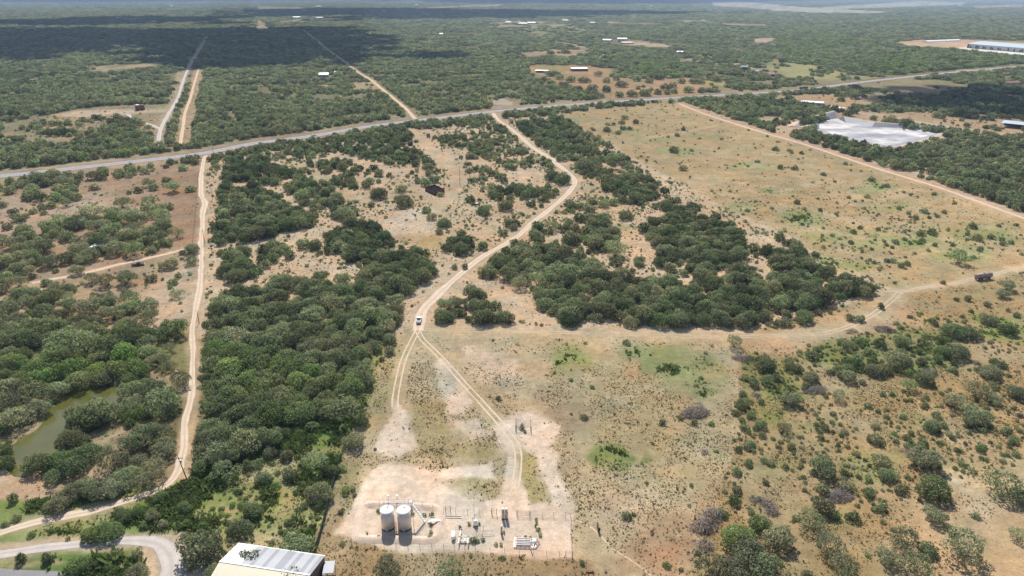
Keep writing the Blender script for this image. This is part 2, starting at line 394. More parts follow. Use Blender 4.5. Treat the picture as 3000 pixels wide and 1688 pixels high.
EINV = line([D(1250, 300), D(1262, 282), D(1245, 262), D(1270, 250), D(1290, 262)])

def strip(name, cl, width, mat, z, jit=.12, label=None):
    n = len(cl); w = np.array([width] * n) if np.isscalar(width) else np.interp(np.linspace(0, 1, n), np.linspace(0, 1, len(width)), width)
    V = []; A = []; rr = random.Random(len(name) * 31 + n); offs = [-.5, -.28, 0, .28, .5]
    jl = jr = 0; wv_ = .72 + .6 * fbm(np.array([p.x for p in cl]), np.array([p.y for p in cl]), 14, 5, 3) if jit > .02 else np.ones(n)
    for i, p in enumerate(cl):
        t = (cl[min(i + 1, n - 1)] - cl[max(i - 1, 0)]).normalized(); s = Vector((t.y, -t.x, 0))
        jl = jl * .6 + rr.uniform(-jit, jit) * .8; jr = jr * .6 + rr.uniform(-jit, jit) * .8
        for k, o in enumerate(offs):
            e = o * w[i] * wv_[i] * (1 + (jl if k == 0 else jr if k == 4 else 0))
            q = p + s * e; V.append((q.x, q.y, z)); A.append(k / 4)
    Fc = [(i * 5 + k, i * 5 + k + 1, i * 5 + k + 6, i * 5 + k + 5) for i in range(n - 1) for k in range(4)]
    me = np_mesh(name, V, Fc, [mat]); a = me.attributes.new('across', 'FLOAT', 'POINT'); a.data.foreach_set('value', np.array(A, np.float32))
    if me.polygons[0].normal.z < 0: me.flip_normals()
    o = link(name, me); o['kind'] = 'structure'; return o

# ------------------------------------------------------------------ ground cover map (surveyed areas)
SAND = (.545, .41, .29); PALE = (.63, .51, .42); BROWN = (.35, .235, .165); TAN = (.405, .305, .175); STRAW = (.43, .335, .20)
YEL = (.32, .29, .12); GRN = (.135, .175, .055); LGRN = (.285, .31, .15); BRI = (.155, .225, .05); BRUSH = (.16, .145, .085); FARB = (.20, .185, .11); REDD = (.36, .20, .12)
GL = []   # polygon, colour, softness px, opacity, tuft amount, patchiness
def gl(poly, col, soft=10, op=1.0, tuft=.2, patch=.3): GL.append((poly, col, soft, op, tuft, patch))
def ell(c, rx, ry, n=20, rot=0.0): return [(c[0] + rx * math.cos(t) * math.cos(rot) - ry * math.sin(t) * math.sin(rot), c[1] + rx * math.cos(t) * math.sin(rot) + ry * math.sin(t) * math.cos(rot)) for t in [2 * math.pi * i / n for i in range(n)]]
# far ground, then the middle distance
gl(DP((-400, -40), (2950, -40), (2950, 250), (1900, 215), (1300, 265), (500, 378), (-400, 480)), FARB, 30, .85, .2, .2)
# left pasture
gl(DP((-300, 470), (505, 400), (500, 660), (490, 700), (-300, 900)), (.345, .24, .165), 10, 1, .3, .2)
gl(DP((380, 470), (500, 420), (498, 620), (470, 622), (400, 620), (430, 540)), (.345, .225, .15), 20, .9, .05, .2)
gl(DP((0, 500), (250, 480), (330, 520), (100, 570), (0, 600)), (.47, .36, .28), 40, .8, .1, .4)
gl(DP((-100, 450), (40, 440), (20, 500), (-100, 520)), YEL, 10, .6, .1, .3)
gl(DP((-300, 740), (120, 715), (480, 640), (490, 760), (470, 900), (-300, 960)), (.36, .27, .175), 20, 1, .3, .3)
gl(DP((340, 735), (470, 650), (482, 800), (450, 850), (400, 860), (330, 810)), (.50, .375, .29), 25, .9, .2, .4)
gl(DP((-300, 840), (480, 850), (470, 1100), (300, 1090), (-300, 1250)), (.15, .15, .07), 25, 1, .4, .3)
gl(DP((360, 920), (430, 930), (450, 960), (380, 975)), (.36, .26, .18), 12, .8, .1, .3)
gl(DP((0, 930), (32, 950), (18, 985), (0, 990)), (.34, .23, .17), 6, .9, .1, .2)
gl(DP((370, 860), (475, 800), (478, 980), (420, 960)), (.27, .25, .12), 25, .7, .3, .5)
gl(DP((318, 1068), (300, 1130), (230, 1180), (140, 1240), (-100, 1380), (-100, 1255), (60, 1195), (180, 1180), (260, 1110)), (.47, .335, .225), 10, 1, .12, .25)
gl(DP((130, 1120), (260, 1095), (310, 1060), (250, 1130), (90, 1200), (30, 1200)), (.20, .17, .08), 10, .7, .2, .4)
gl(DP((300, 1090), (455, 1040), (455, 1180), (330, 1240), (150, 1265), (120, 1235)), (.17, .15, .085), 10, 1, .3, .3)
gl(DP((-200, 1260), (120, 1250), (420, 1215), (480, 1240), (500, 1330), (400, 1350), (250, 1342), (-200, 1390)), (.185, .235, .07), 10, 1, .9, .15)
gl(DP((-200, 1395), (120, 1385), (330, 1378), (360, 1449), (-200, 1600)), (.15, .205, .055), 8, 1, .6, .1)
for cc in ((65, 1425, 22), (128, 1417, 20), (290, 1418, 25)): gl(ell(D(cc[0], cc[1]), cc[2] * 1.165, 8), (.45, .34, .22), 5, .9, 0, .1)
gl(DP((440, 1200), (520, 1200), (870, 1120), (860, 1180), (800, 1400), (600, 1365), (560, 1420), (450, 1440), (450, 1340), (420, 1290)), (.20, .25, .075), 8, 1, 1.0, .25)
gl(DP((700, 1215), (745, 1215), (735, 1290), (720, 1360), (690, 1340), (705, 1280)), (.36, .27, .15), 12, .8, .2, .5)
gl(DP((600, 1345), (700, 1340), (750, 1390), (640, 1370)), (.50, .39, .25), 12, .9, .1, .3)
gl(DP((545, 1270), (590, 1270), (575, 1310), (545, 1305)), (.40, .30, .19), 8, .8, .1, .3)
gl(DP((455, 1375), (600, 1370), (560, 1449), (455, 1500)), (.40, .34, .28), 12, .9, .1, .4)
gl(DP((360, 1350), (430, 1355), (470, 1370), (450, 1500), (365, 1500), (385, 1400)), (.46, .38, .31), 10, .8, .05, .2)
# the middle property
gl(DP((548, 395), (1040, 322), (1365, 285), (1640, 420), (2262, 735), (1810, 842), (1010, 820), (880, 1110), (490, 1205), (535, 700)), SAND, 8, 1, .5, .1)
gl(DP((640, 385), (760, 400), (860, 460), (900, 510), (830, 520), (760, 440), (700, 410), (630, 400)), (.44, .345, .22), 12, .8, .3, .5)
gl(DP((1050, 560), (1230, 560), (1250, 620), (1110, 660), (1010, 600)), (.43, .33, .20), 25, .8, .2, .5)
gl(DP((1000, 470), (1180, 440), (1280, 540), (1240, 620), (1100, 560)), (.50, .39, .27), 25, .9, .35, .4)
gl(DP((940, 555), (1060, 525), (1110, 560), (1080, 600), (990, 595)), (.58, .475, .38), 14, .7, .3, .3)
gl(ell(D(1045, 540), 24, 9), (.50, .47, .45), 8, .6, .1, .4)
gl(DP((1000, 585), (1120, 590), (1100, 620), (1000, 612)), (.38, .29, .155), 10, .8, .1, .3)
gl(DP((1430, 420), (1560, 420), (1660, 480), (1560, 560), (1470, 500)), (.42, .32, .205), 20, .8, .3, .5)
gl(DP((1500, 575), (1560, 560), (1600, 575), (1540, 590)), YEL, 8, .6, .1, .3)
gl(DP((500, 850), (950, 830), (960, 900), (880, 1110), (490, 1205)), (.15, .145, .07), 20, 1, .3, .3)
gl(DP((500, 1130), (700, 1075), (900, 1020), (880, 1115), (490, 1210)), (.17, .23, .07), 15, 1, .9, .15)
gl(DP((940, 880), (960, 870), (950, 960), (900, 1060), (880, 1110), (860, 1110), (900, 1020)), (.25, .30, .085), 10, .9, .9, .3)
# lower centre field
gl(DP((1010, 826), (1810, 848), (1860, 860), (1870, 1000), (1850, 1120), (1800, 1260), (1720, 1400), (1740, 1600), (700, 1600), (790, 1395), (850, 1160), (905, 1090)), (.44, .35, .23), 8, 1, .8, .15)
gl(DP((1380, 870), (1820, 900), (1850, 1100), (1780, 1260), (1500, 1180), (1400, 1050)), (.345, .295, .175), 40, .75, .5, .35)
gl(DP((1380, 880), (1450, 870), (1490, 900), (1480, 940), (1400, 935)), (.25, .28, .10), 22, .85, .4, .6)
gl(DP((1560, 870), (1700, 860), (1790, 900), (1830, 960), (1770, 990), (1640, 950), (1570, 940)), (.235, .26, .115), 22, .9, .4, .35)
gl(DP((1640, 960), (1700, 960), (1800, 985), (1760, 1005), (1680, 990)), (.17, .21, .085), 14, .8, .4, .4)
gl(DP((1500, 1120), (1560, 1115), (1600, 1150), (1580, 1180), (1490, 1165), (1475, 1145)), (.18, .21, .07), 10, .9, .6, .5)
gl(ell(D(1630, 1150), 22, 14), (.17, .22, .08), 8, .7, .5, .5)
gl(DP((1350, 1000), (1470, 1000), (1500, 1080), (1420, 1100), (1370, 1060)), (.34, .265, .185), 30, .8, .5, .3)
gl(DP((1490, 1230), (1640, 1240), (1620, 1330), (1480, 1320)), (.46, .37, .28), 30, .5, .7, .5)
gl(DP((1560, 900), (1610, 905), (1600, 960), (1560, 950)), (.42, .28, .175), 14, .8, .2, .4)
for c in ((1620, 950, 50, 16), (1560, 1040, 40, 12), (1680, 990, 60, 16), (1460, 930, 40, 14), (1720, 1020, 30, 16), (1780, 950, 40, 14), (1700, 1080, 40, 14)):
    gl(ell(D(c[0], c[1]), c[2], c[3]), (.42, .28, .165), 14, .55, .3, .6)
gl(DP((1640, 1300), (1800, 1230), (1830, 1260), (1740, 1340), (1700, 1449), (1500, 1449)), (.36, .25, .165), 40, .8, .3, .3)
gl(DP((1620, 1400), (1730, 1340), (1750, 1449), (1640, 1500)), (.40, .235, .14), 25, .8, .1, .3)
gl(DP((800, 1340), (900, 1360), (1050, 1395), (1450, 1400), (1500, 1420), (1500, 1600), (700, 1600), (815, 1398)), (.30, .225, .135), 14, .95, .5, .5)
gl(DP((850, 1150), (920, 1120), (900, 1230), (860, 1300), (820, 1390), (795, 1395), (830, 1250)), (.25, .22, .115), 16, .9, .5, .5)
gl(DP((832, 1260), (858, 1255), (862, 1300), (830, 1370), (806, 1372), (815, 1320)), (.29, .22, .155), 6, .9, .15, .3)
gl(DP((980, 990), (1010, 1020), (1030, 1080), (1060, 1130), (1000, 1150), (940, 1130), (955, 1070), (975, 1040)), PALE, 7, .95, .05, .2)
gl(DP((930, 870), (1005, 850), (1000, 960), (960, 1040), (900, 1100)), (.36, .30, .15), 20, .7, .8, .5)
gl(DP((1080, 920), (1110, 905), (1150, 950), (1180, 985), (1170, 1010), (1120, 1000), (1100, 960)), PALE, 6, .85, .1, .3)
gl(DP((1120, 995), (1170, 990), (1185, 1020), (1170, 1040), (1125, 1038)), PALE, 6, .95, .1, .2)
gl(DP((1130, 1050), (1210, 1050), (1240, 1090), (1180, 1095)), PALE, 7, .7, .3, .4)
gl(DP((1160, 870), (1290, 890), (1330, 960), (1220, 970), (1160, 930)), PALE, 16, .75, .4, .5)
gl(DP((1030, 1000), (1120, 1010), (1130, 1100), (1250, 1100), (1240, 1150), (1060, 1150), (1040, 1080)), (.32, .265, .135), 14, .8, .95, .4)
gl(DP((905, 1225), (960, 1160), (1100, 1180), (1240, 1160), (1250, 1200), (1130, 1205), (1240, 1250), (1440, 1272), (1455, 1400), (1290, 1395), (1050, 1388), (940, 1365), (850, 1350), (868, 1310)), PALE, 8, 1, .0, .0)
gl(DP((1085, 1195), (1240, 1200), (1265, 1235), (1200, 1255), (1130, 1225)), (.33, .275, .145), 8, .85, .95, .4)
gl(ell(D(1318, 1088), 88, 62), PALE, 14, 1, .02, .05)
gl(DP((1350, 1090), (1390, 1140), (1412, 1210), (1442, 1270), (1380, 1272), (1370, 1200), (1340, 1150)), PALE, 10, .95, .08, .3)
gl(DP((1280, 1100), (1312, 1160), (1312, 1262), (1230, 1262), (1275, 1200), (1285, 1150)), PALE, 8, .95, .05, .2)
gl(DP((1310, 1120), (1345, 1150), (1365, 1250), (1318, 1262), (1310, 1180)), (.36, .29, .13), 8, .8, .9, .5)
# right field
gl(DP((1405, 285), (1545, 262), (1705, 258), (2018, 362), (2231, 432), (2481, 515), (2800, 620), (2800, 800), (2262, 735), (1640, 425)), TAN, 6, 1, .35, .3)
gl(DP((1700, 500), (2300, 640), (2575, 600), (2575, 700), (2270, 730), (1900, 560)), (.40, .29, .165), 60, .7, .3, .4)
for c in ((1960, 480, 70, 10), (2200, 468, 60, 14), (2340, 600, 110, 22), (2150, 600, 120, 30), (2030, 555, 60, 20), (2420, 640, 90, 20), (1850, 520, 60, 14), (1700, 380, 70, 12), (1560, 330, 60, 9), (1900, 420, 80, 10), (2480, 590, 100, 26), (1440, 300, 50, 7), (2230, 520, 80, 16), (2060, 660, 80, 18), (1640, 350, 60, 8), (1780, 345, 50, 7)):
    gl(ell(D(c[0], c[1]), c[2], c[3]), LGRN, c[3], .85, .4, .45)
for c in ((2195, 475, 50, 12), (2000, 545, 60, 16), (2470, 605, 70, 18), (2290, 610, 60, 16), (2060, 590, 50, 16), (2150, 670, 60, 12)):
    gl(ell(D(c[0], c[1]), c[2], c[3]), (.225, .275, .11), c[3], .8, .4, .45)
gl(DP((1700, 250), (1760, 268), (1850, 292), (1960, 332), (2080, 360), (2230, 415), (2360, 455), (2500, 500), (2700, 570), (2700, 600), (2480, 522), (2340, 470), (2100, 393), (1930, 340), (1780, 292), (1700, 266)), (.47, .33, .235), 6, 1, .1, .2)
gl(DP((2450, 480), (2575, 505), (2700, 530), (2700, 570), (2540, 530)), (.48, .34, .25), 6, .9, .2, .3)
# lower right
gl(DP((2262, 735), (2900, 640), (2900, 1700), (1700, 1700), (1730, 1400), (1800, 1260), (1860, 1100), (1860, 870), (1810, 846)), (.345, .255, .14), 10, 1, .8, .15)
gl(DP((1860, 850), (2262, 745), (2300, 780), (2250, 850), (2100, 840), (2000, 900), (1880, 880)), (.43, .30, .19), 20, 1, .3, .25)
gl(DP((2100, 850), (2360, 820), (2440, 860), (2400, 930), (2180, 940), (2000, 900)), (.17, .205, .07), 14, .9, .6, .3)
gl(DP((1870, 900), (2000, 890), (2060, 960), (1950, 1080), (1870, 1000)), (.19, .215, .075), 14, .9, .6, .3)
gl(DP((2440, 790), (2575, 800), (2700, 830), (2700, 870), (2480, 860)), (.19, .25, .075), 10, .85, .3, .4)
gl(DP((2300, 1260), (2575, 1180), (2700, 1500), (2300, 1500), (2230, 1380)), (.47, .34, .225), 40, .7, .3, .4)
gl(DP((2380, 1180), (2470, 1220), (2500, 1300), (2420, 1290)), (.55, .42, .29), 20, .8, .2, .3)
gl(DP((2480, 850), (2575, 880), (2575, 940), (2440, 900)), (.46, .34, .22), 14, .7, .2, .4)
for c in ((2000, 1080, 70, 40), (2200, 1180, 90, 50), (2330, 1060, 60, 30), (1950, 1180, 60, 30), (2100, 1300, 60, 30)):
    gl(ell(D(c[0], c[1]), c[2], c[3]), (.27, .265, .115), 34, .7, .8, .4)
# beyond the highway, left
gl(TP(0, 0, (440, 1210), (520, 1140), (1000, 1080), (1720, 1100), (1760, 1160), (1600, 1300), (1480, 1330), (1200, 1310), (900, 1360), (700, 1420), (430, 1400)), (.35, .265, .165), 6, 1, .4, .4)
gl(TP(0, 0, (520, 1160), (800, 1110), (1300, 1100), (1700, 1100), (1690, 1130), (1300, 1150), (800, 1175)), (.52, .41, .32), 3, 1, .05, .15)
gl(TP(0, 0, (1000, 1060), (1060, 1040), (1680, 1030), (1690, 1060), (1060, 1085)), (.42, .31, .22), 3, .8, .2, .5)
gl(TP(0, 0, (1540, 1080), (1690, 1065), (1690, 1100), (1540, 1105)), (.30, .32, .09), 2, .9, .2, .3)
gl(TP(0, 0, (870, 720), (1010, 660), (1170, 635), (1190, 655), (1650, 640), (1640, 660), (1230, 690), (1040, 720)), (.46, .35, .22), 3, 1, .2, .35)
gl(TP(0, 0, (1780, 700), (1860, 690), (1850, 790), (1800, 920), (1740, 1020), (1670, 1040), (1700, 930), (1760, 800)), (.46, .37, .24), 4, .9, .4, .5)
gl(TP(0, 0, (1955, 690), (2045, 690), (2020, 850), (1990, 1000), (1985, 1130), (1930, 1300), (1905, 1449), (1725, 1449), (1790, 1140), (1860, 1080), (1900, 900)), (.45, .325, .215), 3, 1, .2, .3)
gl(TP(0, 0, (360, 740), (420, 730), (300, 830), (160, 900), (130, 890), (260, 820)), (.46, .35, .24), 3, .8, .2, .5)
gl(TP(1, 0, (950, 740), (1200, 800), (1300, 930), (1000, 960), (940, 830)), (.44, .34, .21), 8, .8, .3, .75)
gl(TP(1, 0, (350, 860), (800, 830), (800, 940), (600, 930), (400, 930)), (.42, .33, .21), 8, .8, .3, .85)
gl(TP(1, 0, (1150, 740), (1440, 735), (1430, 760), (1180, 765)), (.44, .33, .22), 3, .9, .1, .4)
gl(TP(1, 0, (2370, 1010), (2500, 990), (2575, 1030), (2575, 1060), (2450, 1060), (2380, 1040)), (.48, .38, .31), 3, 1, .1, .2)
# hazy clearings far out
gl(TP(1, 0, (200, 215), (400, 190), (900, 180), (900, 195), (500, 215), (220, 222)), (.40, .32, .24), 2, .9, .2, .5)
gl(TP(1, 0, (0, 62), (450, 68), (520, 88), (0, 92)), (.30, .33, .19), 2, .9, .1, .6)
gl(TP(1, 0, (0, 210), (40, 190), (150, 290), (60, 300), (0, 300)), (.45, .36, .27), 2, .9, .2, .4)
gl(TP(1, 0, (1650, 72), (2100, 55), (2480, 40), (2480, 62), (2000, 75), (1700, 82)), (.42, .36, .29), 2, .9, .1, .6)
gl(TP(1, 0, (2230, 225), (2575, 180), (2575, 280), (2350, 270)), (.38, .31, .20), 3, .9, .3, .6)
gl(TP(2, 0, (0, 205), (300, 205), (600, 225), (850, 290), (700, 320), (350, 330), (300, 380), (200, 340), (0, 270)), (.34, .31, .19), 4, .9, .4, .55)
gl(TP(2, 0, (940, 215), (1500, 235), (1480, 245), (940, 235)), (.45, .32, .24), 2, .9, .1, .5)
gl(TP(2, 0, (1650, 200), (1950, 190), (2000, 215), (1750, 222)), (.44, .38, .28), 2, .9, .2, .5)
gl(TP(2, 0, (2060, 225), (2575, 240), (2575, 260), (2150, 250)), (.42, .35, .24), 2, .9, .2, .6)
gl(TP(2, 0, (2000, 30), (2250, 10), (2575, 35), (2575, 95), (2300, 75), (2000, 60)), (.46, .43, .35), 2, .9, .2, .35)
gl(TP(3, 0, (0, 40), (350, 70), (1200, 115), (1150, 132), (500, 130), (0, 105)), (.46, .43, .35), 2, .95, .2, .3)
gl(TP(3, 0, (480, 75), (1500, 10), (2050, 25), (1900, 50), (1100, 80), (650, 92)), (.44, .42, .34), 2, .95, .2, .3)
gl(TP(3, 0, (2000, 60), (2575, 40), (2575, 70), (2100, 78)), (.40, .35, .28), 2, .8, .2, .4)
gl(TP(2, 0, (410, 400), (600, 430), (780, 480), (700, 490), (550, 440), (420, 412)), (.45, .35, .26), 2, 1, .1, .3)
gl(TP(2, 0, (80, 520), (400, 490), (780, 490), (800, 530), (600, 580), (400, 560), (150, 570)), (.43, .31, .21), 4, 1, .2, .3)
gl(TP(2, 0, (850, 530), (1050, 530), (1040, 570), (880, 575)), (.44, .31, .23), 3, .8, .2, .4)
gl(TP(2, 0, (1110, 410), (1250, 410), (1620, 455), (1620, 480), (1300, 470), (1120, 445)), (.50, .37, .27), 2, .95, .1, .3)
gl(TP(2, 0, (2420, 380), (2575, 375), (2575, 430), (2420, 430)), (.50, .38, .31), 3, .9, .1, .3)
gl(TP(2, 0, (100, 640), (450, 640), (780, 640), (1000, 700), (1000, 760), (1300, 780), (1800, 765), (2000, 800), (2200, 850), (1900, 880), (1880, 945), (1400, 965), (1000, 995), (900, 930), (720, 900), (560, 850), (440, 830), (330, 770), (180, 730), (60, 660)), (.42, .275, .165), 5, 1, .15, .3)
gl(TP(2, 0, (200, 650), (480, 630), (560, 700), (300, 690)), (.27, .28, .10), 6, .8, .1, .4)
gl(TP(2, 0, (1810, 765), (2000, 800), (2210, 852), (2080, 862), (1850, 810)), (.34, .33, .13), 3, .9, .1, .3)
gl(TP(2, 0, (1600, 540), (2000, 540), (2150, 640), (1900, 660), (1650, 620)), (.42, .34, .23), 8, .8, .3, .7)
gl(TP(2, 0, (2200, 620), (2575, 650), (2575, 740), (2350, 740), (2250, 680)), (.44, .34, .25), 6, .8, .2, .6)
gl(TP(3, 0, (0, 590), (500, 650), (900, 720), (1100, 770), (700, 820), (200, 790), (0, 700)), (.36, .33, .17), 8, .9, .4, .45)
gl(TP(3, 0, (750, 455), (880, 440), (1190, 475), (1150, 498), (900, 478)), (.52, .38, .30), 2, 1, .05, .1)
gl(TP(3, 0, (0, 370), (170, 390), (160, 420), (0, 415)), (.50, .38, .31), 2, .9, .1, .3)
gl(TP(3, 0, (1240, 420), (1500, 400), (2000, 400), (2800, 440), (2800, 580), (2300, 540), (1900, 490), (1400, 460)), (.55, .375, .255), 2, 1, .03, .08)
gl(TP(3, 0, (1880, 482), (2000, 478), (2900, 540), (2900, 620), (2575, 562), (2050, 510)), (.74, .72, .68), 2, 1, 0, .0)
gl(TP(3, 0, (1350, 480), (1420, 480), (1430, 495), (1350, 490)), (.5, .38, .28), 2, .8, .1, .2)
gl(TP(3, 0, (100, 935), (560, 935), (760, 965), (930, 960), (1230, 995), (1000, 1020), (880, 1040), (790, 1100), (560, 1050), (300, 1010)), (.44, .30, .185), 4, 1, .2, .25)
gl(TP(3, 0, (900, 860), (1300, 790), (1700, 780), (2050, 850), (1700, 940), (1300, 930), (1050, 920)), (.29, .245, .155), 10, .9, .4, .5)
gl(TP(3, 0, (1250, 870), (2100, 870), (2500, 890), (2300, 910), (1900, 890), (1500, 960)), (.37, .24, .18), 4, .8, .1, .4)
gl(TP(3, 0, (640, 1120), (1000, 1130), (1500, 1100), (2200, 1190), (2575, 1170), (2575, 1330), (2300, 1350), (1900, 1270), (1500, 1230), (1200, 1290), (800, 1240), (640, 1190)), (.40, .275, .18), 8, 1, .2, .3)
gl(TP(3, 0, (700, 1170), (1000, 1160), (1170, 1240), (1000, 1260), (750, 1230)), (.46, .30, .19), 4, .9, .05, .15)
gl(TP(3, 0, (60, 1250), (280, 1200), (320, 1300), (240, 1330), (60, 1310)), (.48, .34, .23), 6, .9, .1, .3)
gl(TP(3, 0, (2360, 820), (2520, 820), (2530, 850), (2380, 850)), (.38, .30, .27), 2, .9, .1, .2)
gl(TP(3, 0, (1880, 700), (2300, 690), (2575, 655), (2575, 680), (2300, 710), (1900, 735)), (.44, .33, .23), 2, .9, .1, .3)
POND = DP((245, 962), (292, 975), (302, 1020), (268, 1062), (200, 1105), (150, 1150), (95, 1185), (35, 1193), (8, 1160), (45, 1112), (100, 1070), (128, 1020), (160, 985), (205, 966))

# ground sheet
vr = np.concatenate([np.arange(1900, 0, -3.1), [-4, -9]])
_, yg, _ = ground_at(np.full(vr.shape, 1500.0), vr)
ydist = np.concatenate([[2, 25, 50], yg[yg > 55], [23000, 30000]])
az = np.concatenate([np.linspace(-180, -62, 24)[:-1], np.linspace(-62, -39, 30)[:-1], np.linspace(-39, 39, 700), np.linspace(39, 62, 30)[1:], np.linspace(62, 180, 24)[1:]])
azr = np.radians(az)
R_, A_ = np.meshgrid(ydist, azr, indexing='ij')
Rr = R_ / np.maximum(np.cos(A_), .62)
GX = Rr * np.sin(A_); GY = Rr * np.cos(A_)
nr, na = GX.shape
u, v, dep = sight(GX, GY)
wn1 = (fbm(GX, GY, 14, 3, 4) - .5); wn2 = (fbm(GX, GY, 14, 9, 4) - .5)
sc = 2 * F / np.maximum(dep, 50)           # pixels per metre
amp = np.clip(sc * 3.2, 0, 60)
uw = u + wn1 * amp; vw = v + wn2 * amp * np.clip(CAM_H / np.maximum(dep, 50), .03, 1)
dist = np.hypot(GX, GY)
base = np.empty(GX.shape + (3,)); base[:] = SAND
f = np.clip((dist - 500) / 900, 0, 1)[..., None]
base = base * (1 - f) + np.array(FARB) * f
far_t = fbm(GX, GY, 160, 41, 4)[..., None]
tuft = np.full(GX.shape, .3)
patchn = fbm(GX, GY, 9, 77, 4); patchf = fbm(GX, GY, 60, 55, 4)
patch_m = np.where(dist > 900, patchf, patchn)
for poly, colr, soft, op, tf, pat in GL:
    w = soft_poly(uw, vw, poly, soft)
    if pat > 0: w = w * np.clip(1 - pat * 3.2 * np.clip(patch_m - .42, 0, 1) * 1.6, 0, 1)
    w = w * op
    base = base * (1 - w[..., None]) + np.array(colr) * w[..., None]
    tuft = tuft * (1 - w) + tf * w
# soft dusty margins beside the tracks
def margin(cl, w, colr, op):
    global base, tuft
    d = seg_dist(GX, GY, cl[::3] + [cl[-1]]); k = op * np.clip(1.4 - d / w + (patchn - .5) * 1.2, 0, 1)
    base = base * (1 - k[..., None]) + np.array(colr) * k[..., None]; tuft = tuft * (1 - .8 * k)
margin(LANE, 2.2, (.44, .335, .235), .6); margin(WHITE, 3.0, (.47, .365, .265), .7); margin(CALI, 3.0, (.40, .32, .24), .8)
margin(SEND, 3.2, (.46, .35, .25), .9); margin(SEND2, 7, (.54, .41, .28), .85); margin(NWRD, 6, (.42, .34, .25), .8)
margin(DRIVE, 3, (.44, .33, .24), .8); margin(PTRK, 5, (.46, .36, .24), .8); margin(RTRK2, 3.5, (.46, .35, .24), .8); margin(PENTRK, 4, (.46, .355, .25), .8)
margin(HWY, 8, (.27, .19, .125), .9)
# organic brightness drift
base = base * np.array([1.0, .985, .90])
drift = 1 + (fbm(GX, GY, 37, 5, 5) - .5) * .34 + (fbm(GX, GY, 5, 15, 3) - .5) * .16
hue = (fbm(GX, GY, 11, 301, 4) - .5)[..., None]; base = base * (1 + hue * np.array([.35, .02, -.22]))
base = np.clip(base * drift[..., None], .01, .9)
pond_xy = [tuple(W(p))[:2] for p in POND]
inpond = in_poly(GX, GY, pond_xy)
GZ = np.zeros(GX.shape)
verts = np.stack([GX, GY, GZ], -1).reshape(-1, 3)
idx = np.arange(nr * na).reshape(nr, na)
faces = np.stack([idx[:-1, :-1], idx[:-1, 1:], idx[1:, 1:], idx[1:, :-1]], -1).reshape(-1, 4)
gm = np_mesh('ground', verts, faces, [MAT['ground']])
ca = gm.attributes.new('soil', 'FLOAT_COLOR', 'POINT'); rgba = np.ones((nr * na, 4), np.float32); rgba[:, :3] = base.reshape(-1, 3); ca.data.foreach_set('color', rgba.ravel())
ta = gm.attributes.new('tuft', 'FLOAT', 'POINT'); ta.data.foreach_set('value', tuft.astype(np.float32).ravel())
if gm.polygons[len(gm.polygons) // 2].normal.z < 0: gm.flip_normals()
ground = link('ground', gm); ground['kind'] = 'structure'

def ruts(name, cl, off, w, z):
    for s_ in (-1, 1):
        c2 = []
        for i, p in enumerate(cl):
            t = (cl[min(i + 1, len(cl) - 1)] - cl[max(i - 1, 0)]).normalized(); c2.append(p + Vector((t.y, -t.x, 0)) * s_ * off)
        strip(name, c2, w, MAT['twotrack'], z, .35)
strip('highway', HWY, 11.5, MAT['asphalt'], .030, .01)
def dashes(name, off, dash, gap, wd, z):
    b = MB(); acc = 0; on = True
    for i in range(len(HWY) - 1):
        p, q = HWY[i], HWY[i + 1]; t = (q - p).normalized(); s = Vector((t.y, -t.x, 0))
        if dash is None or (i % 3) == 0:
            e = q if dash is None else p.lerp(q, .75)
            b.add([p + s * (off - wd) + Vector((0, 0, z)), p + s * (off + wd) + Vector((0, 0, z)), e + s * (off + wd) + Vector((0, 0, z)), e + s * (off - wd) + Vector((0, 0, z))], [(0, 1, 2, 3)])
    o = b.build(name, MAT['road_paint']); o['kind'] = 'structure'
dashes('centre_line_marking', 0, 3, 9, .10, .040); dashes('edge_line_marking', 3.7, None, 0, .09, .040); dashes('edge_line_marking', -3.7, None, 0, .09, .040)
strip('dirt_lane', LANE, [2.4, 2.8, 3.4, 3.2, 2.4, 2.2, 2.2, 2.4, 2.4], MAT['caliche'], .026, .3)
strip('caliche_road', CALI, [2.8, 2.8, 3.0, 3.8, 4.2], MAT['gravel'], .022, .25)
strip('dirt_road', WHITE, [4.6, 4.2, 3.8, 5.2, 4.2, 3.4, 3.4, 3.8, 4.6], MAT['caliche'], .024, .2)
ruts('wheel_rut', TRK_L, .9, .55, .020); ruts('wheel_rut', TRK_R, .9, .6, .016)
strip('sand_track', SEND, 3.8, MAT['sandtrack'], .018, .16); pass
strip('gravel_road', NWRD, 3.6, MAT['gravel'], .020, .25); strip('sand_track', ROW, 3, MAT['sandtrack'], .012, .2)
strip('farm_track', DRIVE, 2.6, MAT['sandtrack'], .018, .2); strip('sand_track', RTRK, 3.4, MAT['sandtrack'], .016, .08)
ruts('wheel_rut', RTRK2, .8, .55, .012); ruts('wheel_rut', PTRK, .85, .3, .010)
ruts('wheel_rut', FTRK, .85, .55, .012)
strip('gravel_loop', LOOP, 4, MAT['gravel'], .016, .08); strip('gravel_road', PITRD, 3.2, MAT['gravel'], .014, .1)
strip('foot_trail', TRAIL, .36, MAT['sandtrack'], .010, .3)
ya = [W(p, .018) for p in DP((-60, 1432), (0, 1429), (60, 1434), (140, 1436), (220, 1441), (330, 1452), (330, 1500), (-60, 1500))]
o = MB().add(ya, [tuple(range(len(ya)))]).build('asphalt_yard', MAT['yard_asphalt']); o['kind'] = 'structure'
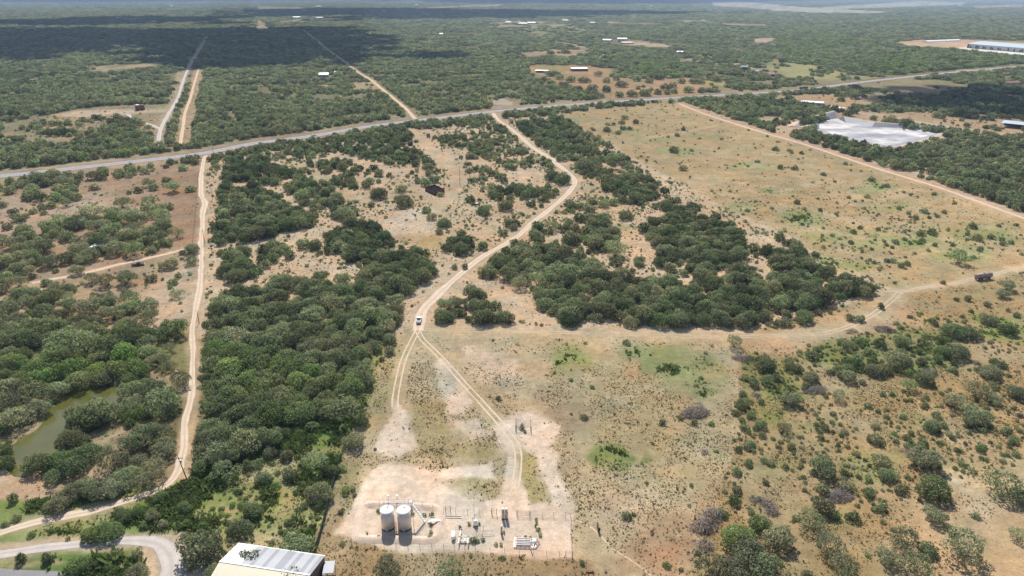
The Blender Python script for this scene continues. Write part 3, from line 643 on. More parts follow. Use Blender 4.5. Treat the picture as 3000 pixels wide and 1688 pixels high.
pc = smooth_line([W(p) for p in POND] + [W(POND[0]), W(POND[1])], 1.5)[:-1]; wv = [Vector((p.x + (float(vnoise(np.array(p.x / 4), np.array(p.y / 4), 3)) - .5) * 2.4, p.y + (float(vnoise(np.array(p.x / 4), np.array(p.y / 4), 8)) - .5) * 2.4, .05)) for p in pc[:-int(len(pc) / (len(POND) + 1))]]; o = MB().add(wv, [tuple(range(len(wv)))]).build('pond', MAT['water']); o['kind'] = 'structure'
if o.data.polygons[0].normal.z < 0: o.data.flip_normals()

# haze
hz = MB().box((0, 8000, 64.5), (90000, 84000, 131)); 
hm, nt, out = nt_mat('haze_air'); pv = nd(nt, 'ShaderNodeVolumePrincipled'); pv.inputs['Density'].default_value = 6.8e-5
pv.inputs['Color'].default_value = (.55, .72, 1.0, 1); nt.links.new(pv.outputs[0], out.inputs['Volume'])
o = hz.build('haze', hm); tag(o, 'pale blue haze thickening towards the far plain', 'haze', kind='stuff')

# clouds whose shadows lie on the far brush
ALT = 1300.0
def cloud(polys, rad, seed):
    b_v = []; b_f = []; rr = random.Random(seed); off = sun_dir * (ALT / sun_dir.z)
    bm = bmesh.new(); bmesh.ops.create_icosphere(bm, subdivisions=1, radius=1.0)
    iv = np.array([v.co for v in bm.verts]); fi = np.array([[v.index for v in f_.verts] for f_ in bm.faces]); bm.free()
    n = 0
    for poly in polys:
        g = np.array([tuple(W(p))[:2] for p in poly]); x0, y0 = g.min(0); x1, y1 = g.max(0); st = rad * .62
        X, Y = np.meshgrid(np.arange(x0 - rad * 2, x1 + rad * 2, st), np.arange(y0 - rad * 2, y1 + rad * 2, st))
        X = X.ravel() + np.array([rr.uniform(-.4, .4) * st for _ in range(X.size)]); Y = Y.ravel() + np.array([rr.uniform(-.4, .4) * st for _ in range(Y.size)])
        m = in_poly(X, Y, [tuple(q) for q in g])
        ed = seg_dist(X, Y, [tuple(q) for q in g], True); keep = np.clip(.5 + np.where(m, ed, -ed) / (rad * 3.2), 0, .97); m = np.array([rr.random() for _ in range(X.size)]) < keep
        for x, y in zip(X[m], Y[m]):
            r = rad * rr.uniform(.5, .95)
            P = iv * np.array([r, r, r * .45]) * (1 + np.array([rr.uniform(-.12, .12) for _ in iv])[:, None]) + np.array([x + off.x, y + off.y, ALT + rr.uniform(0, .35) * rad])
            b_v.append(P); b_f.append(fi + n); n += len(iv)
    me = np_mesh('cloud', np.concatenate(b_v), np.concatenate(b_f), [MAT['cloud']], True)
    o = link('cloud', me); o['kind'] = 'structure'
cloud([DP((-700, 72), (0, 73), (200, 72), (330, 78), (644, 72), (880, 70), (870, 88), (925, 112), (940, 142), (870, 156), (644, 160), (480, 171), (428, 150), (425, 122), (300, 118), (175, 136), (0, 150), (-500, 195))], 60, 3)
cloud([DP((-400, 60), (120, 52), (300, 44), (500, 44), (560, 50), (520, 58), (200, 59)), DP((644, 24), (970, 21), (1300, 26), (1800, 30), (1300, 46), (940, 50), (870, 38), (560, 44), (644, 38))], 160, 4)
cloud([DP((-600, 7), (300, 5.5), (700, 2), (900, -4), (300, -6), (-600, -6)), DP((960, 2), (1290, 8), (1640, 9), (1950, 3), (2300, -3), (1400, -7))], 420, 5)
cloud([TP(1, 0, (1660, 545), (2000, 540), (2010, 580), (1700, 600))], 22, 6)
cloud([TP(3, 0, (1250, 900), (1700, 880), (2700, 960), (2700, 1130), (1900, 1120), (1300, 1010))], 30, 8)
# ------------------------------------------------------------------ foliage meshes
def crown_verts(seed, nleaf, ls, flat=.55, low=0.0, kind='tree'):
    """unit crown: radius about 1, z from 0 to 1"""
    r = np.random.default_rng(seed)
    k = 8 if kind == 'tree' else 7 if kind == 'mound' else 5
    lob = [(r.uniform(-.12, .12), r.uniform(-.12, .12), r.uniform(.50, .62), r.uniform(.46, .58))]
    a0 = r.uniform(0, 6.28)
    for i in range(k):
        a = a0 + i * 2 * math.pi / k + r.uniform(-.35, .35); d = r.uniform(.30, .74); rr_ = r.uniform(.20, .46)
        lob.append((d * math.cos(a), d * math.sin(a), r.uniform(.36, .66) if kind != 'bush' else r.uniform(.22, .5), rr_))
    if kind == 'mound':
        a0 = r.uniform(0, 6.28)
        for i in range(9): a = a0 + i * .698 + r.uniform(-.2, .2); d = r.uniform(.45, .72); lob.append((d * math.cos(a), d * math.sin(a), r.uniform(.2, .36), r.uniform(.22, .36)))
    if kind == 'bush': lob += [(r.uniform(-.4, .4), r.uniform(-.4, .4), .25, .45) for _ in range(3)]
    lob = np.array(lob); wt = lob[:, 3] ** 2; wt /= wt.sum()
    V = []; cnt = 0; fl = 1.0
    while cnt < nleaf:
        n = nleaf * 2; li = r.choice(len(lob), n, p=wt); d = r.normal(size=(n, 3)); d /= np.linalg.norm(d, axis=1)[:, None]
        keepd = (d[:, 2] > -.45) | (r.random(n) < (.5 if kind == 'bush' else .22)); 
        rad = lob[li, 3] * np.where(r.random(n) < .8, r.uniform(.76, 1.2, n), r.uniform(.35, .85, n))
        c = lob[li, :3]; p = c + d * rad[:, None] * np.array([1, 1, .78])
        dd = np.linalg.norm((p[:, None, :] - lob[None, :, :3]) / np.array([1, 1, .78]), axis=2) / lob[None, :, 3]
        inside = (dd < .72).any(1); keep = keepd & (~inside | (r.random(n) < .12)) & (p[:, 2] > .03) & (p[:, 2] < 1.05)
        p = p[keep]; d = d[keep]; m = min(len(p), nleaf - cnt); p = p[:m]; d = d[:m]
        nrm = d + r.normal(size=(m, 3)) * .55; nrm /= np.linalg.norm(nrm, axis=1)[:, None]
        t = np.cross(nrm, r.normal(size=(m, 3))); t /= np.linalg.norm(t, axis=1)[:, None]; b = np.cross(nrm, t)
        s = ls * r.uniform(.55, 1.35, m)[:, None]; e = r.uniform(.45, .9, m)[:, None]
        q = np.stack([p - t * s, p - b * s * e + t * s * .2, p + t * s, p + b * s * e - t * s * .15], 1)
        V.append(q); cnt += m
    V = np.concatenate(V).reshape(-1, 3); return V, np.arange(len(V)).reshape(-1, 4)
def crown_mesh(name, *a, **k):
    V, Fc = crown_verts(*a, **k); return np_mesh(name, V, Fc, [MAT['foliage']])
def trunk_mesh(name, seed, big=1.0):
    r = random.Random(seed); b = MB(); k = r.choice([2, 3, 3, 4])
    for i in range(k):
        a = i * 2 * math.pi / k + r.uniform(-.5, .5); p = Vector((.03 * math.cos(a), .03 * math.sin(a), -.03)); rad = .042 / (k ** .5) * 1.5
        dirv = Vector((math.cos(a) * .5, math.sin(a) * .5, 1)).normalized(); 
        for s in range(4):
            q = p + dirv * r.uniform(.14, .2); r1 = rad * .74
            b.tube(p, q, rad, r1, 5, False)
            if s >= 1:
                d2 = (dirv + Vector((r.uniform(-1, 1), r.uniform(-1, 1), r.uniform(-.2, .5)))).normalized()
                b.tube(q, q + d2 * .24, r1 * .6, r1 * .2, 4, False)
            p = q; rad = r1; dirv = (dirv + Vector((math.cos(a) * .22 + r.uniform(-.3, .3), math.sin(a) * .22 + r.uniform(-.3, .3), r.uniform(-.15, .2)))).normalized()
    return b.mesh(name, MAT['bark'])
NV = 8
CROWN = [crown_mesh('mesquite_crown', 100 + i, 2400, .052) for i in range(NV)]
CROWN_THIN = [crown_mesh('mesquite_crown_open', 140 + i, 1200, .049) for i in range(4)]
CROWN_LOW = [crown_mesh('mound_crown', 170 + i, 2800, .053, kind='mound') for i in range(NV)]
TRUNK = [trunk_mesh('mesquite_trunk', 200 + i) for i in range(6)]
BUSH = [crown_mesh('shrub', 300 + i, 520, .092, kind='bush') for i in range(6)]

# ------------------------------------------------------------------ where the brush grows: polygon, cover 0..1, mean crown radius m, tint, shrub cover
VL = []
def vg(poly, cover, rad, tint, shrub=0.0): VL.append((poly, cover, rad, tint, shrub))
vg(DP((-9000, -60), (9000, -60), (9000, 9000), (-9000, 9000)), .86, 4.0, .38, .0)
vg(DP((-900, 200), (520, 200), (520, 380), (-900, 520)), .84, 4.6, .44)
vg(DP((1100, -40), (3400, -40), (3400, 200), (1900, 215), (1250, 240)), .84, 4.2, .46)
vg(DP((-900, 470), (505, 400), (500, 660), (490, 700), (-900, 900)), .30, 4.2, .50, .2)
vg(DP((60, 450), (200, 440), (190, 490), (60, 500)), .7, 4.6, .45)
vg(DP((200, 540), (430, 560), (420, 650), (250, 690), (0, 700), (0, 620)), .55, 4.8, .52, .05)
vg(DP((380, 440), (500, 410), (498, 620), (430, 620), (420, 560)), .03, 3.5, .5, .02)
vg(DP((-900, 715), (120, 715), (480, 640), (480, 740), (440, 860), (-900, 900)), .42, 4.6, .50, .25)
vg(DP((345, 735), (470, 655), (482, 800), (450, 850), (400, 800)), .06, 3.5, .5, .15)
vg(DP((-900, 800), (200, 770), (470, 850), (470, 930), (340, 1090), (290, 1100), (-900, 1300)), .90, 4.8, .60, .3)
vg(DP((0, 900), (150, 890), (400, 900), (400, 960), (300, 1080), (0, 1230)), .95, 5.0, .80, .2)
vg(DP((360, 920), (470, 900), (478, 1000), (440, 1010), (380, 975)), .25, 3.5, .6, .5)
vg(DP((318, 1068), (300, 1130), (230, 1180), (140, 1240), (-300, 1420), (-300, 1280), (60, 1195), (180, 1180), (260, 1110)), .0, 3, .6, .08)
vg(DP((310, 1080), (455, 1040), (452, 1170), (330, 1236), (160, 1262), (130, 1235), (230, 1190), (300, 1140)), .96, 4.4, .55, .2)
vg(DP((-300, 1262), (120, 1252), (430, 1215), (500, 1230), (500, 1330), (400, 1350), (250, 1342), (-300, 1400)), .0, 3, .75, 1.1)
vg(DP((-300, 1395), (420, 1350), (460, 1700), (-300, 1700)), .0, 3, .7, .0)
vg(DP((440, 1205), (870, 1120), (860, 1180), (800, 1400), (600, 1365), (560, 1420), (450, 1440), (450, 1340), (420, 1290)), .0, 3, .70, .95)
vg(DP((20, 1000), (150, 990), (240, 950), (310, 955), (320, 1070), (200, 1130), (60, 1215), (-10, 1205)), .0, 3, .7, .1)
# the middle property
vg(DP((520, 395), (1040, 322), (1365, 285), (1640, 420), (2262, 735), (1810, 842), (1010, 820), (880, 1110), (490, 1205), (500, 700)), .42, 3.2, .32, .9)
vg(DP((548, 392), (565, 392), (560, 700), (520, 980), (505, 980), (535, 700)), .0, 3, .3, .12)
vg(DP((562, 400), (660, 392), (740, 425), (770, 445), (860, 500), (845, 528), (780, 510), (735, 480), (690, 455), (560, 445)), .93, 3.9, .18, .1)
vg(DP((700, 375), (1010, 330), (1055, 370), (1110, 425), (1050, 450), (900, 468), (850, 455), (800, 420), (770, 398)), .93, 3.8, .22, .1)
vg(DP((552, 455), (640, 460), (740, 495), (760, 520), (780, 560), (730, 575), (690, 585), (600, 612), (548, 605)), .95, 4.2, .20, .1)
vg(DP((830, 520), (895, 520), (870, 545), (835, 545)), .9, 3.6, .2)
vg(DP((545, 620), (700, 600), (735, 625), (700, 680), (640, 710), (560, 690)), .78, 3.8, .30, .4)
vg(DP((700, 560), (800, 560), (870, 545), (990, 565), (1000, 600), (950, 620), (860, 620), (790, 640), (730, 600)), .75, 4.0, .24, .3)
vg(DP((830, 625), (900, 600), (960, 620), (1040, 620), (1082, 660), (1085, 710), (1020, 740), (930, 720), (880, 660)), .93, 4.2, .30, .2)
vg(DP((700, 640), (860, 630), (920, 730), (700, 700), (640, 730), (560, 730)), .20, 3.5, .3, .4)
vg(DP((550, 745), (640, 720), (740, 690), (860, 700), (940, 730), (1025, 730), (1000, 790), (980, 850), (945, 880), (935, 960), (900, 1030), (720, 1080), (500, 1170), (512, 900)), .97, 4.6, .34, .2)
vg(DP((530, 860), (700, 890), (900, 960), (915, 1040), (720, 1075), (650, 1000), (530, 1000)), .98, 4.8, .68, .2)
vg(DP((500, 1140), (560, 1100), (680, 1060), (720, 1080), (900, 1035), (860, 1115), (495, 1205)), .25, 4.0, .68, .75)
vg(DP((500, 1110), (620, 1070), (720, 1090), (740, 1130), (600, 1180), (495, 1200)), .85, 4.8, .45, .2)
vg(DP((930, 880), (960, 870), (950, 960), (900, 1060), (880, 1110), (850, 1110), (905, 1030)), .0, 3, .75, .6)
vg(DP((880, 470), (1070, 455), (1180, 430), (1290, 530), (1240, 620), (1110, 650), (1000, 600), (900, 530)), .03, 3.0, .35, .5)
vg(DP((940, 555), (1060, 525), (1110, 560), (1080, 600), (990, 595)), .0, 3, .3, .07)
vg(DP((1130, 325), (1250, 310), (1310, 345), (1350, 400), (1430, 440), (1425, 480), (1340, 545), (1290, 540), (1160, 440)), .52, 3.2, .28, 1.3)
vg(DP((1040, 330), (1075, 322), (1180, 440), (1120, 440), (1060, 370)), .05, 3, .3, .35)
vg(DP((1230, 430), (1330, 420), (1425, 445), (1420, 475), (1340, 540), (1260, 525)), .50, 3.6, .25, .3)
vg(DP((1285, 312), (1365, 292), (1480, 355), (1540, 385), (1480, 378), (1400, 388), (1345, 365)), .97, 4.0, .22)
vg(DP((1420, 390), (1560, 395), (1640, 440), (1750, 500), (1600, 480), (1500, 470), (1450, 425)), .68, 3.6, .3, .5)
vg(DP((1500, 465), (1600, 440), (1700, 490), (1820, 545), (1930, 600), (2190, 720), (2130, 760), (1990, 690), (1880, 620), (1800, 560), (1700, 530), (1600, 500)), .94, 4.0, .2, .1)
vg(DP((1450, 500), (1560, 500), (1600, 560), (1480, 620), (1430, 600)), .5, 3.4, .3, .6)
vg(DP((1480, 520), (1540, 530), (1560, 600), (1490, 610)), .75, 4.2, .3)
vg(DP((1220, 650), (1260, 640), (1255, 690), (1205, 690)), .9, 4.0, .2)
vg(DP((1255, 640), (1330, 605), (1470, 640), (1500, 680), (1640, 690), (1740, 700), (1840, 670), (1900, 690), (1990, 690), (2130, 760), (2000, 775), (1900, 800), (1800, 832), (1600, 825), (1420, 815), (1330, 735), (1265, 715)), .97, 4.4, .30, .1)
vg(DP((1600, 545), (1680, 520), (1790, 560), (1880, 620), (1860, 670), (1740, 700), (1650, 680), (1630, 620)), .94, 4.1, .22, .1)
vg(DP((1630, 640), (1580, 620), (1560, 570), (1600, 560), (1640, 600), (1700, 690), (1640, 690)), .25, 3.2, .3, .6)
vg(DP((1862, 640), (1880, 605), (1890, 640), (1860, 672), (1790, 698), (1780, 690)), .08, 3.5, .3, .3)
vg(DP((2190, 725), (2262, 735), (1990, 790), (1830, 838), (1900, 800), (2040, 765)), .10, 3.5, .3, .4)
vg(DP((1180, 705), (1290, 705), (1330, 745), (1400, 810), (1285, 805), (1270, 775), (1220, 740)), .02, 3, .3, .22)
vg(DP((1075, 790), (1110, 745), (1145, 710), (1190, 730), (1220, 750), (1275, 780), (1282, 808), (1090, 806)), .97, 4.3, .35)
vg(DP((1005, 740), (1060, 700), (1115, 650), (1200, 640), (1100, 740), (1040, 800), (1000, 800)), .06, 3.5, .3, .22)
vg(DP((1110, 580), (1165, 580), (1230, 620), (1200, 640), (1130, 635)), .45, 3.6, .3, .5)
# lower centre field: open
vg(DP((1000, 822), (1822, 845), (1862, 870), (1860, 1100), (1800, 1245), (1735, 1380), (1735, 1900), (700, 1900), (800, 1395), (855, 1160), (905, 1085)), .0, 3, .5, .03)
vg(DP((860, 1130), (920, 1080), (905, 1200), (860, 1300), (830, 1395), (800, 1395)), .0, 3, .7, .18)
# right field
vg(DP((1395, 282), (1545, 262), (1740, 258), (1960, 330), (2231, 422), (2481, 500), (3400, 760), (3400, 900), (2262, 735), (1640, 425)), .0, 3, .4, .12)
vg(DP((1700, 470), (2450, 560), (2450, 640), (2200, 690), (1850, 540)), .0, 3, .38, .30)
# lower right
vg(DP((2262, 735), (3600, 500), (3600, 1900), (1720, 1900), (1735, 1380), (1800, 1245), (1860, 1100), (1862, 870), (1815, 846)), .05, 4.0, .5, .85)
vg(DP((1860, 850), (2262, 745), (2300, 790), (2180, 840), (2050, 870), (1960, 890), (1880, 880)), .0, 3, .4, .05)
vg(DP((2262, 735), (3600, 560), (3600, 790), (2450, 790), (2330, 800)), .01, 3.5, .4, .07)
vg(DP((2105, 850), (2200, 830), (2280, 845), (2360, 830), (2430, 860), (2400, 930), (2300, 925), (2230, 935), (2130, 900)), .45, 2.6, .55, 2.6)
vg(DP((1865, 895), (1990, 890), (2060, 940), (2080, 1000), (1960, 1040), (1930, 1080), (1880, 1040)), .32, 2.8, .5, 2.2)
vg(DP((1850, 1080), (2050, 1060), (2300, 1080), (2575, 1050), (2575, 1180), (2300, 1230), (2000, 1250), (1880, 1230)), .08, 3.2, .5, 1.6)
vg(DP((2230, 1260), (2575, 1180), (2700, 1500), (2230, 1500)), .10, 4.5, .5, .06)
vg(DP((1740, 1330), (2000, 1250), (2200, 1290), (2230, 1500), (1720, 1900)), .45, 5.0, .52, .2)
# beyond the highway
vg(TP(0, 0, (0, 1130), (500, 1130), (1000, 1060), (1740, 1030), (1760, 1160), (1600, 1310), (1540, 1340), (1300, 1310), (900, 1370), (640, 1449), (0, 1350)), .28, 4.2, .35, .3)
vg(TP(0, 0, (490, 1120), (1000, 1040), (1720, 1020), (1760, 1140), (1600, 1300), (1500, 1260), (1300, 1150), (700, 1185), (500, 1175)), .01, 3, .3, .08)
vg(TP(0, 0, (860, 730), (1010, 655), (1170, 630), (1660, 635), (1650, 662), (1230, 700), (1040, 725)), .05, 3.5, .3)
vg(TP(0, 0, (1770, 690), (1850, 690), (1840, 800), (1740, 1020), (1660, 1040), (1690, 930)), .3, 3.5, .3, .2)
vg(TP(0, 0, (1950, 680), (2050, 680), (2025, 850), (1995, 1000), (1990, 1140), (1935, 1300), (1905, 1449), (1720, 1449), (1785, 1140), (1850, 1060), (1900, 880)), .02, 3, .3, .12)
vg(TP(0, 0, (100, 900), (300, 790), (430, 720), (440, 750), (280, 860), (150, 920)), .35, 4, .3)
vg(TP(1, 0, (940, 740), (1200, 800), (1300, 930), (1000, 970), (930, 830)), .45, 3.8, .35, .3)
vg(TP(1, 0, (0, 660), (900, 640), (1000, 740), (900, 860), (400, 950), (0, 900)), .66, 4.0, .42, .2)
vg(TP(1, 0, (1150, 735), (1440, 730), (1430, 762), (1180, 768)), .2, 3.5, .3)
vg(TP(1, 0, (2370, 1000), (2575, 980), (2575, 1070), (2380, 1080)), .08, 3.5, .3)
vg(TP(2, 0, (0, 980), (100, 1010), (60, 1060), (0, 1060)), .2, 3.5, .3)
for P_ in ((1, 0, (200, 212), (400, 188), (900, 178), (900, 196), (500, 217), (220, 224)), (1, 0, (0, 60), (450, 66), (520, 90), (0, 94)), (1, 0, (0, 205), (40, 188), (155, 295), (0, 305)), (1, 0, (1650, 70), (2100, 53), (2480, 38), (2480, 64), (1700, 84)),
           (2, 0, (940, 212), (1500, 232), (1480, 246), (940, 236)), (2, 0, (1650, 198), (1950, 188), (2000, 216), (1750, 224)), (2, 0, (2060, 223), (2575, 238), (2575, 262), (2150, 250)), (3, 0, (740, 450), (880, 436), (1195, 472), (1150, 500), (890, 482)), (3, 0, (0, 365), (175, 388), (165, 424), (0, 418))):
    vg(TP(*P_), .09, 3.5, .3)
for P_ in ((2, 0, (2000, 28), (2250, 8), (2575, 33), (2575, 97), (2300, 77), (2000, 62)), (3, 0, (0, 38), (350, 68), (1200, 113), (1150, 134), (500, 132), (0, 107)), (3, 0, (480, 73), (1500, 8), (2050, 23), (1900, 52), (1100, 82), (650, 94)), (3, 0, (2000, 58), (2575, 38), (2575, 72), (2100, 80))):
    vg(TP(*P_), .06, 3.5, .3)
vg(TP(1, 0, (2230, 225), (2575, 180), (2575, 285), (2350, 275)), .4, 4, .35)
vg(TP(2, 0, (0, 205), (300, 205), (600, 225), (860, 290), (700, 325), (350, 335), (300, 385), (200, 345), (0, 275)), .35, 4.3, .4, .1)
vg(TP(2, 0, (410, 396), (600, 426), (785, 480), (700, 495), (550, 445), (420, 416)), .05, 3.5, .3)
vg(TP(2, 0, (80, 520), (400, 488), (780, 488), (800, 532), (600, 580), (400, 560), (150, 572)), .14, 4.2, .4)
vg(TP(2, 0, (850, 528), (1050, 528), (1040, 575), (880, 578)), .25, 4, .4)
vg(TP(2, 0, (880, 380), (1250, 380), (1620, 450), (1620, 482), (1300, 475), (880, 425)), .1, 4, .4)
vg(TP(2, 0, (2420, 376), (2575, 372), (2575, 432), (2420, 432)), .05, 4, .4)
vg(TP(2, 0, (150, 640), (450, 640), (780, 645), (1000, 690), (1000, 760), (1300, 775), (1800, 765), (2000, 800), (2220, 852), (1900, 885), (1880, 945), (1400, 965), (1000, 998), (890, 940), (720, 900), (560, 850), (440, 830), (330, 780), (180, 740)), .0, 4.2, .4, .02)
vg(TP(2, 0, (1000, 560), (1400, 540), (1700, 640), (1800, 760), (1400, 770), (1000, 690)), .95, 5, .62)
vg(TP(2, 0, (1600, 535), (2000, 535), (2150, 640), (1900, 665), (1650, 625)), .5, 4, .38, .2)
vg(TP(2, 0, (2200, 615), (2575, 645), (2575, 745), (2350, 745), (2250, 685)), .45, 4, .38, .2)
vg(TP(3, 0, (0, 590), (500, 650), (900, 720), (1120, 770), (700, 825), (250, 795), (0, 760)), .36, 4, .42, .2)
vg(TP(3, 0, (300, 250), (1240, 440), (1880, 490), (2575, 565), (3300, 600), (3300, 690), (2300, 690), (1700, 720), (1200, 740), (500, 640), (0, 580), (0, 440)), .96, 4.4, .62)
vg(TP(3, 0, (1230, 415), (1500, 395), (2100, 385), (3300, 430), (3300, 640), (2575, 562), (2050, 512), (1880, 490), (1400, 462)), .0, 4, .3)
vg(TP(3, 0, (60, 935), (560, 930), (760, 960), (1100, 965), (1235, 998), (1000, 1022), (850, 1045), (785, 1100), (560, 1052), (300, 1005), (120, 975)), .03, 4, .4, .08)
vg(TP(3, 0, (880, 855), (1300, 790), (1720, 775), (2060, 850), (1700, 945), (1300, 925), (1050, 925)), .12, 3.5, .35, .5)
vg(TP(3, 0, (640, 1110), (1000, 1120), (1500, 1100), (2200, 1190), (2575, 1170), (2575, 1340), (2300, 1360), (1850, 1290), (1500, 1240), (1200, 1290), (800, 1240), (640, 1180)), .10, 4, .4, .15)
vg(TP(3, 0, (2350, 815), (2530, 812), (2540, 855), (2370, 858)), .0, 4, .4)
vg(TP(3, 0, (60, 1250), (280, 1200), (340, 1290), (240, 1340), (60, 1320)), .15, 4, .4, .1)
PIT = [Z5(180, 232), Z5(320, 285), Z5(318, 200), Z5(540, 158), Z5(640, 215), Z5(950, 258), Z5(1230, 272), Z5(1620, 300), Z5(1735, 330), Z5(1560, 385), Z5(1430, 420), Z5(1200, 478), Z5(1040, 478), Z5(850, 432), Z5(560, 372), Z5(400, 325), Z5(290, 290), Z5(120, 270)]
vg(PIT, .0, 3, .3)

vg(DP((900, 1225), (1440, 1262), (1460, 1405), (1290, 1398), (940, 1370), (850, 1350)), .0, 3, .3, .0)
vg(ell(D(1318, 1088), 70, 50), .0, 3, .3, .0)
vg(DP((556, 446), (650, 450), (745, 482), (745, 494), (650, 466), (556, 460)), .12, 3, .3, .4)
vg(DP((700, 470), (735, 482), (790, 520), (770, 530), (715, 500)), .15, 3, .3, .5)
vg(DP((548, 596), (640, 592), (760, 565), (830, 545), (850, 556), (770, 580), (650, 612), (560, 625)), .15, 3, .3, .6)
vg(DP((850, 372), (930, 400), (1050, 410), (1040, 425), (920, 416), (840, 386)), .35, 3, .3, .4)
# trees sighted one by one in the photograph: tile, (x, foot y, crown half-width[, tint])
H = []
def hand(c, r, tint, lst, kind='tree'):
    for e in lst: H.append((T(c, r, e[0], e[1]), e[2] / 3.43333, e[3] if len(e) > 3 else tint, kind))
hand(2, 0, .35, [(950, 1325, 45), (960, 1260, 30, .5), (1020, 1258, 25, .5), (1060, 1350, 36), (1112, 1308, 36), (1180, 1305, 32), (1100, 1248, 38, .5), (1135, 1200, 42, .55), (1242, 1242, 40), (1722, 1312, 30), (1662, 1370, 32)])
hand(2, 1, .48, [(1625, 82, 58), (1715, 262, 48)])
hand(3, 1, .5, [(1915, 1200, 125, .55), (2400, 1465, 85, .5)])
hand(3, 1, .3, [(1760, 1405, 36), (1060, 1202, 26), (1035, 374, 42), (120, 248, 42), (265, 258, 45), (548, 314, 24), (290, 600, 46), (365, 660, 28), (405, 712, 26), (525, 676, 32), (555, 852, 24), (1190, 432, 42), (1110, 868, 32), (925, 850, 34), (1315, 658, 34), (1480, 752, 44), (1570, 695, 50), (1622, 748, 28), (1770, 695, 38), (1700, 738, 32), (1530, 915, 56), (1645, 912, 62), (1545, 982, 40), (1283, 1002, 46), (1165, 982, 28), (1375, 970, 32), (1370, 890, 26), (1680, 1028, 34), (2055, 848, 56), (2100, 968, 70), (2235, 950, 46), (2350, 975, 42), (2355, 1018, 40), (2442, 1005, 36), (2315, 832, 32), (2125, 1076, 34), (1245, 1050, 24), (1470, 1105, 26), (1195, 1188, 36), (1395, 1218, 46), (1340, 1230, 30), (1383, 1260, 22), (945, 1090, 22), (2000, 968, 24), (1855, 1030, 30), (1412, 706, 32), (860, 900, 42), (1670, 515, 30), (1875, 604, 26), (1430, 520, 24), (1365, 492, 26), (810, 548, 26), (875, 584, 20), (335, 102, 32), (205, 76, 30), (75, 66, 46), (830, 1000, 34), (140, 785, 20), (1185, 1025, 30), (1245, 1045, 26)], 'shrub')
hand(3, 2, .5, [(825, 325, 48, .4), (925, 330, 58, .45), (1135, 208, 36, .35), (430, 705, 70, .45), (1310, 790, 140, .42), (1070, 870, 110, .4), (430, 935, 95, .5), (2210, 355, 88, .4), (2008, 125, 40, .35), (2350, 92, 78, .5), (1850, 470, 125, .3), (1990, 490, 110, .35), (2400, 460, 90, .2), (1880, 690, 135, .42), (2230, 900, 110, .4), (1410, 1020, 98, .55), (1560, 960, 100, .25), (790, 930, 95, .45), (700, 1130, 90, .5), (1860, 1190, 140, .52), (2080, 1090, 140, .52), (2060, 1360, 150, .48), (2490, 1100, 100, .5), (1640, 1420, 90, .4), (240, 1170, 110, .5), (2260, 1160, 90, .5), (150, 1440, 92, .45)])
hand(3, 2, .55, [(950, 960, 52), (1575, 1190, 48), (1010, 1200, 50), (1690, 1300, 66), (1075, 1400, 56), (125, 1255, 34), (380, 1005, 60), (2285, 1022, 45), (1855, 840, 48), (1150, 1080, 40), (1190, 1230, 36), (1760, 1400, 50), (2205, 185, 50, .35), (1540, 265, 26, .3), (2040, 245, 34, .35), (2410, 235, 30, .35), (2500, 290, 46, .35), (1290, 370, 40), (2320, 790, 30), (620, 860, 50), (900, 780, 50), (720, 560, 50), (870, 610, 50), (760, 660, 36), (1350, 1300, 50), (2100, 830, 40)], 'shrub')
hand(3, 3, .55, [(550, 420, 150, .55), (1140, 340, 120, .5), (1190, 460, 100, .4), (1640, 640, 180, .68), (1580, 345, 170, .45), (430, 960, 160, .58), (620, 1230, 185, .45), (760, 1420, 160, .5), (110, 1130, 170, .52), (60, 1440, 150, .55), (1680, 890, 125, .5), (1360, 1130, 175, .5), (1600, 1220, 100, .62), (1210, 1310, 125, .52), (1480, 1400, 170, .55), (1960, 1270, 235, .5), (2350, 640, 210, .48), (2510, 1080, 110, .45), (2540, 700, 120, .6)])
hand(3, 3, .6, [(230, 160, 60), (1080, 110, 100), (1440, 130, 50), (1290, 100, 36), (1330, 600, 88), (665, 860, 84, .65), (850, 880, 88, .65), (780, 580, 84, .5), (550, 600, 90, .55), (1010, 655, 62), (1150, 725, 56), (2090, 860, 54, .5), (450, 420, 50, .4), (900, 240, 40), (830, 430, 30), (30, 330, 60), (170, 360, 46), (1890, 190, 44), (2150, 170, 50), (2490, 240, 50), (1400, 470, 40), (370, 590, 34), (240, 390, 30)], 'shrub')
hand(2, 3, .55, [(2270, 1120, 185, .80), (2480, 960, 110, .72), (2050, 1460, 220, .52), (2370, 1300, 200, .5), (2520, 1430, 180, .5), (2240, 1470, 180, .5)])
hand(2, 3, .6, [(705, 1330, 40), (2480, 680, 40), (2240, 90, 30), (2400, 130, 60), (2540, 300, 50), (2555, 520, 45), (2400, 350, 30)], 'shrub')
hand(2, 2, .5, [(2230, 590, 105, .5), (2550, 830, 110, .35), (2430, 980, 66, .5), (2555, 960, 80, .5)])
hand(2, 2, .62, [(2410, 1300, 64), (2310, 1090, 58), (2500, 1160, 50), (2250, 1270, 56), (2330, 1420, 60), (2450, 1420, 50), (1945, 660, 26, .4), (2380, 940, 40), (590, 930, 30, .6), (1830, 1370, 46, .6), (2010, 1380, 40, .7), (1690, 1320, 36, .7)], 'shrub')
hand(1, 3, .5, [(1340, 1440, 150, .50), (1960, 1449, 165, .56), (650, 680, 145, .30), (90, 500, 82, .35), (345, 475, 88, .32), (600, 370, 150, .45), (760, 430, 80, .7), (420, 1215, 180, .50), (-20, 830, 110, .42)])
hand(1, 3, .7, [(405, 620, 44), (480, 540, 42), (620, 800, 60), (215, 420, 40), (870, 1130, 40, .5), (980, 580, 42, .5), (1320, 800, 22, .4), (990, 640, 30, .5), (740, 1350, 46, .6), (640, 660, 50, .3), (860, 380, 60, .5)], 'shrub')
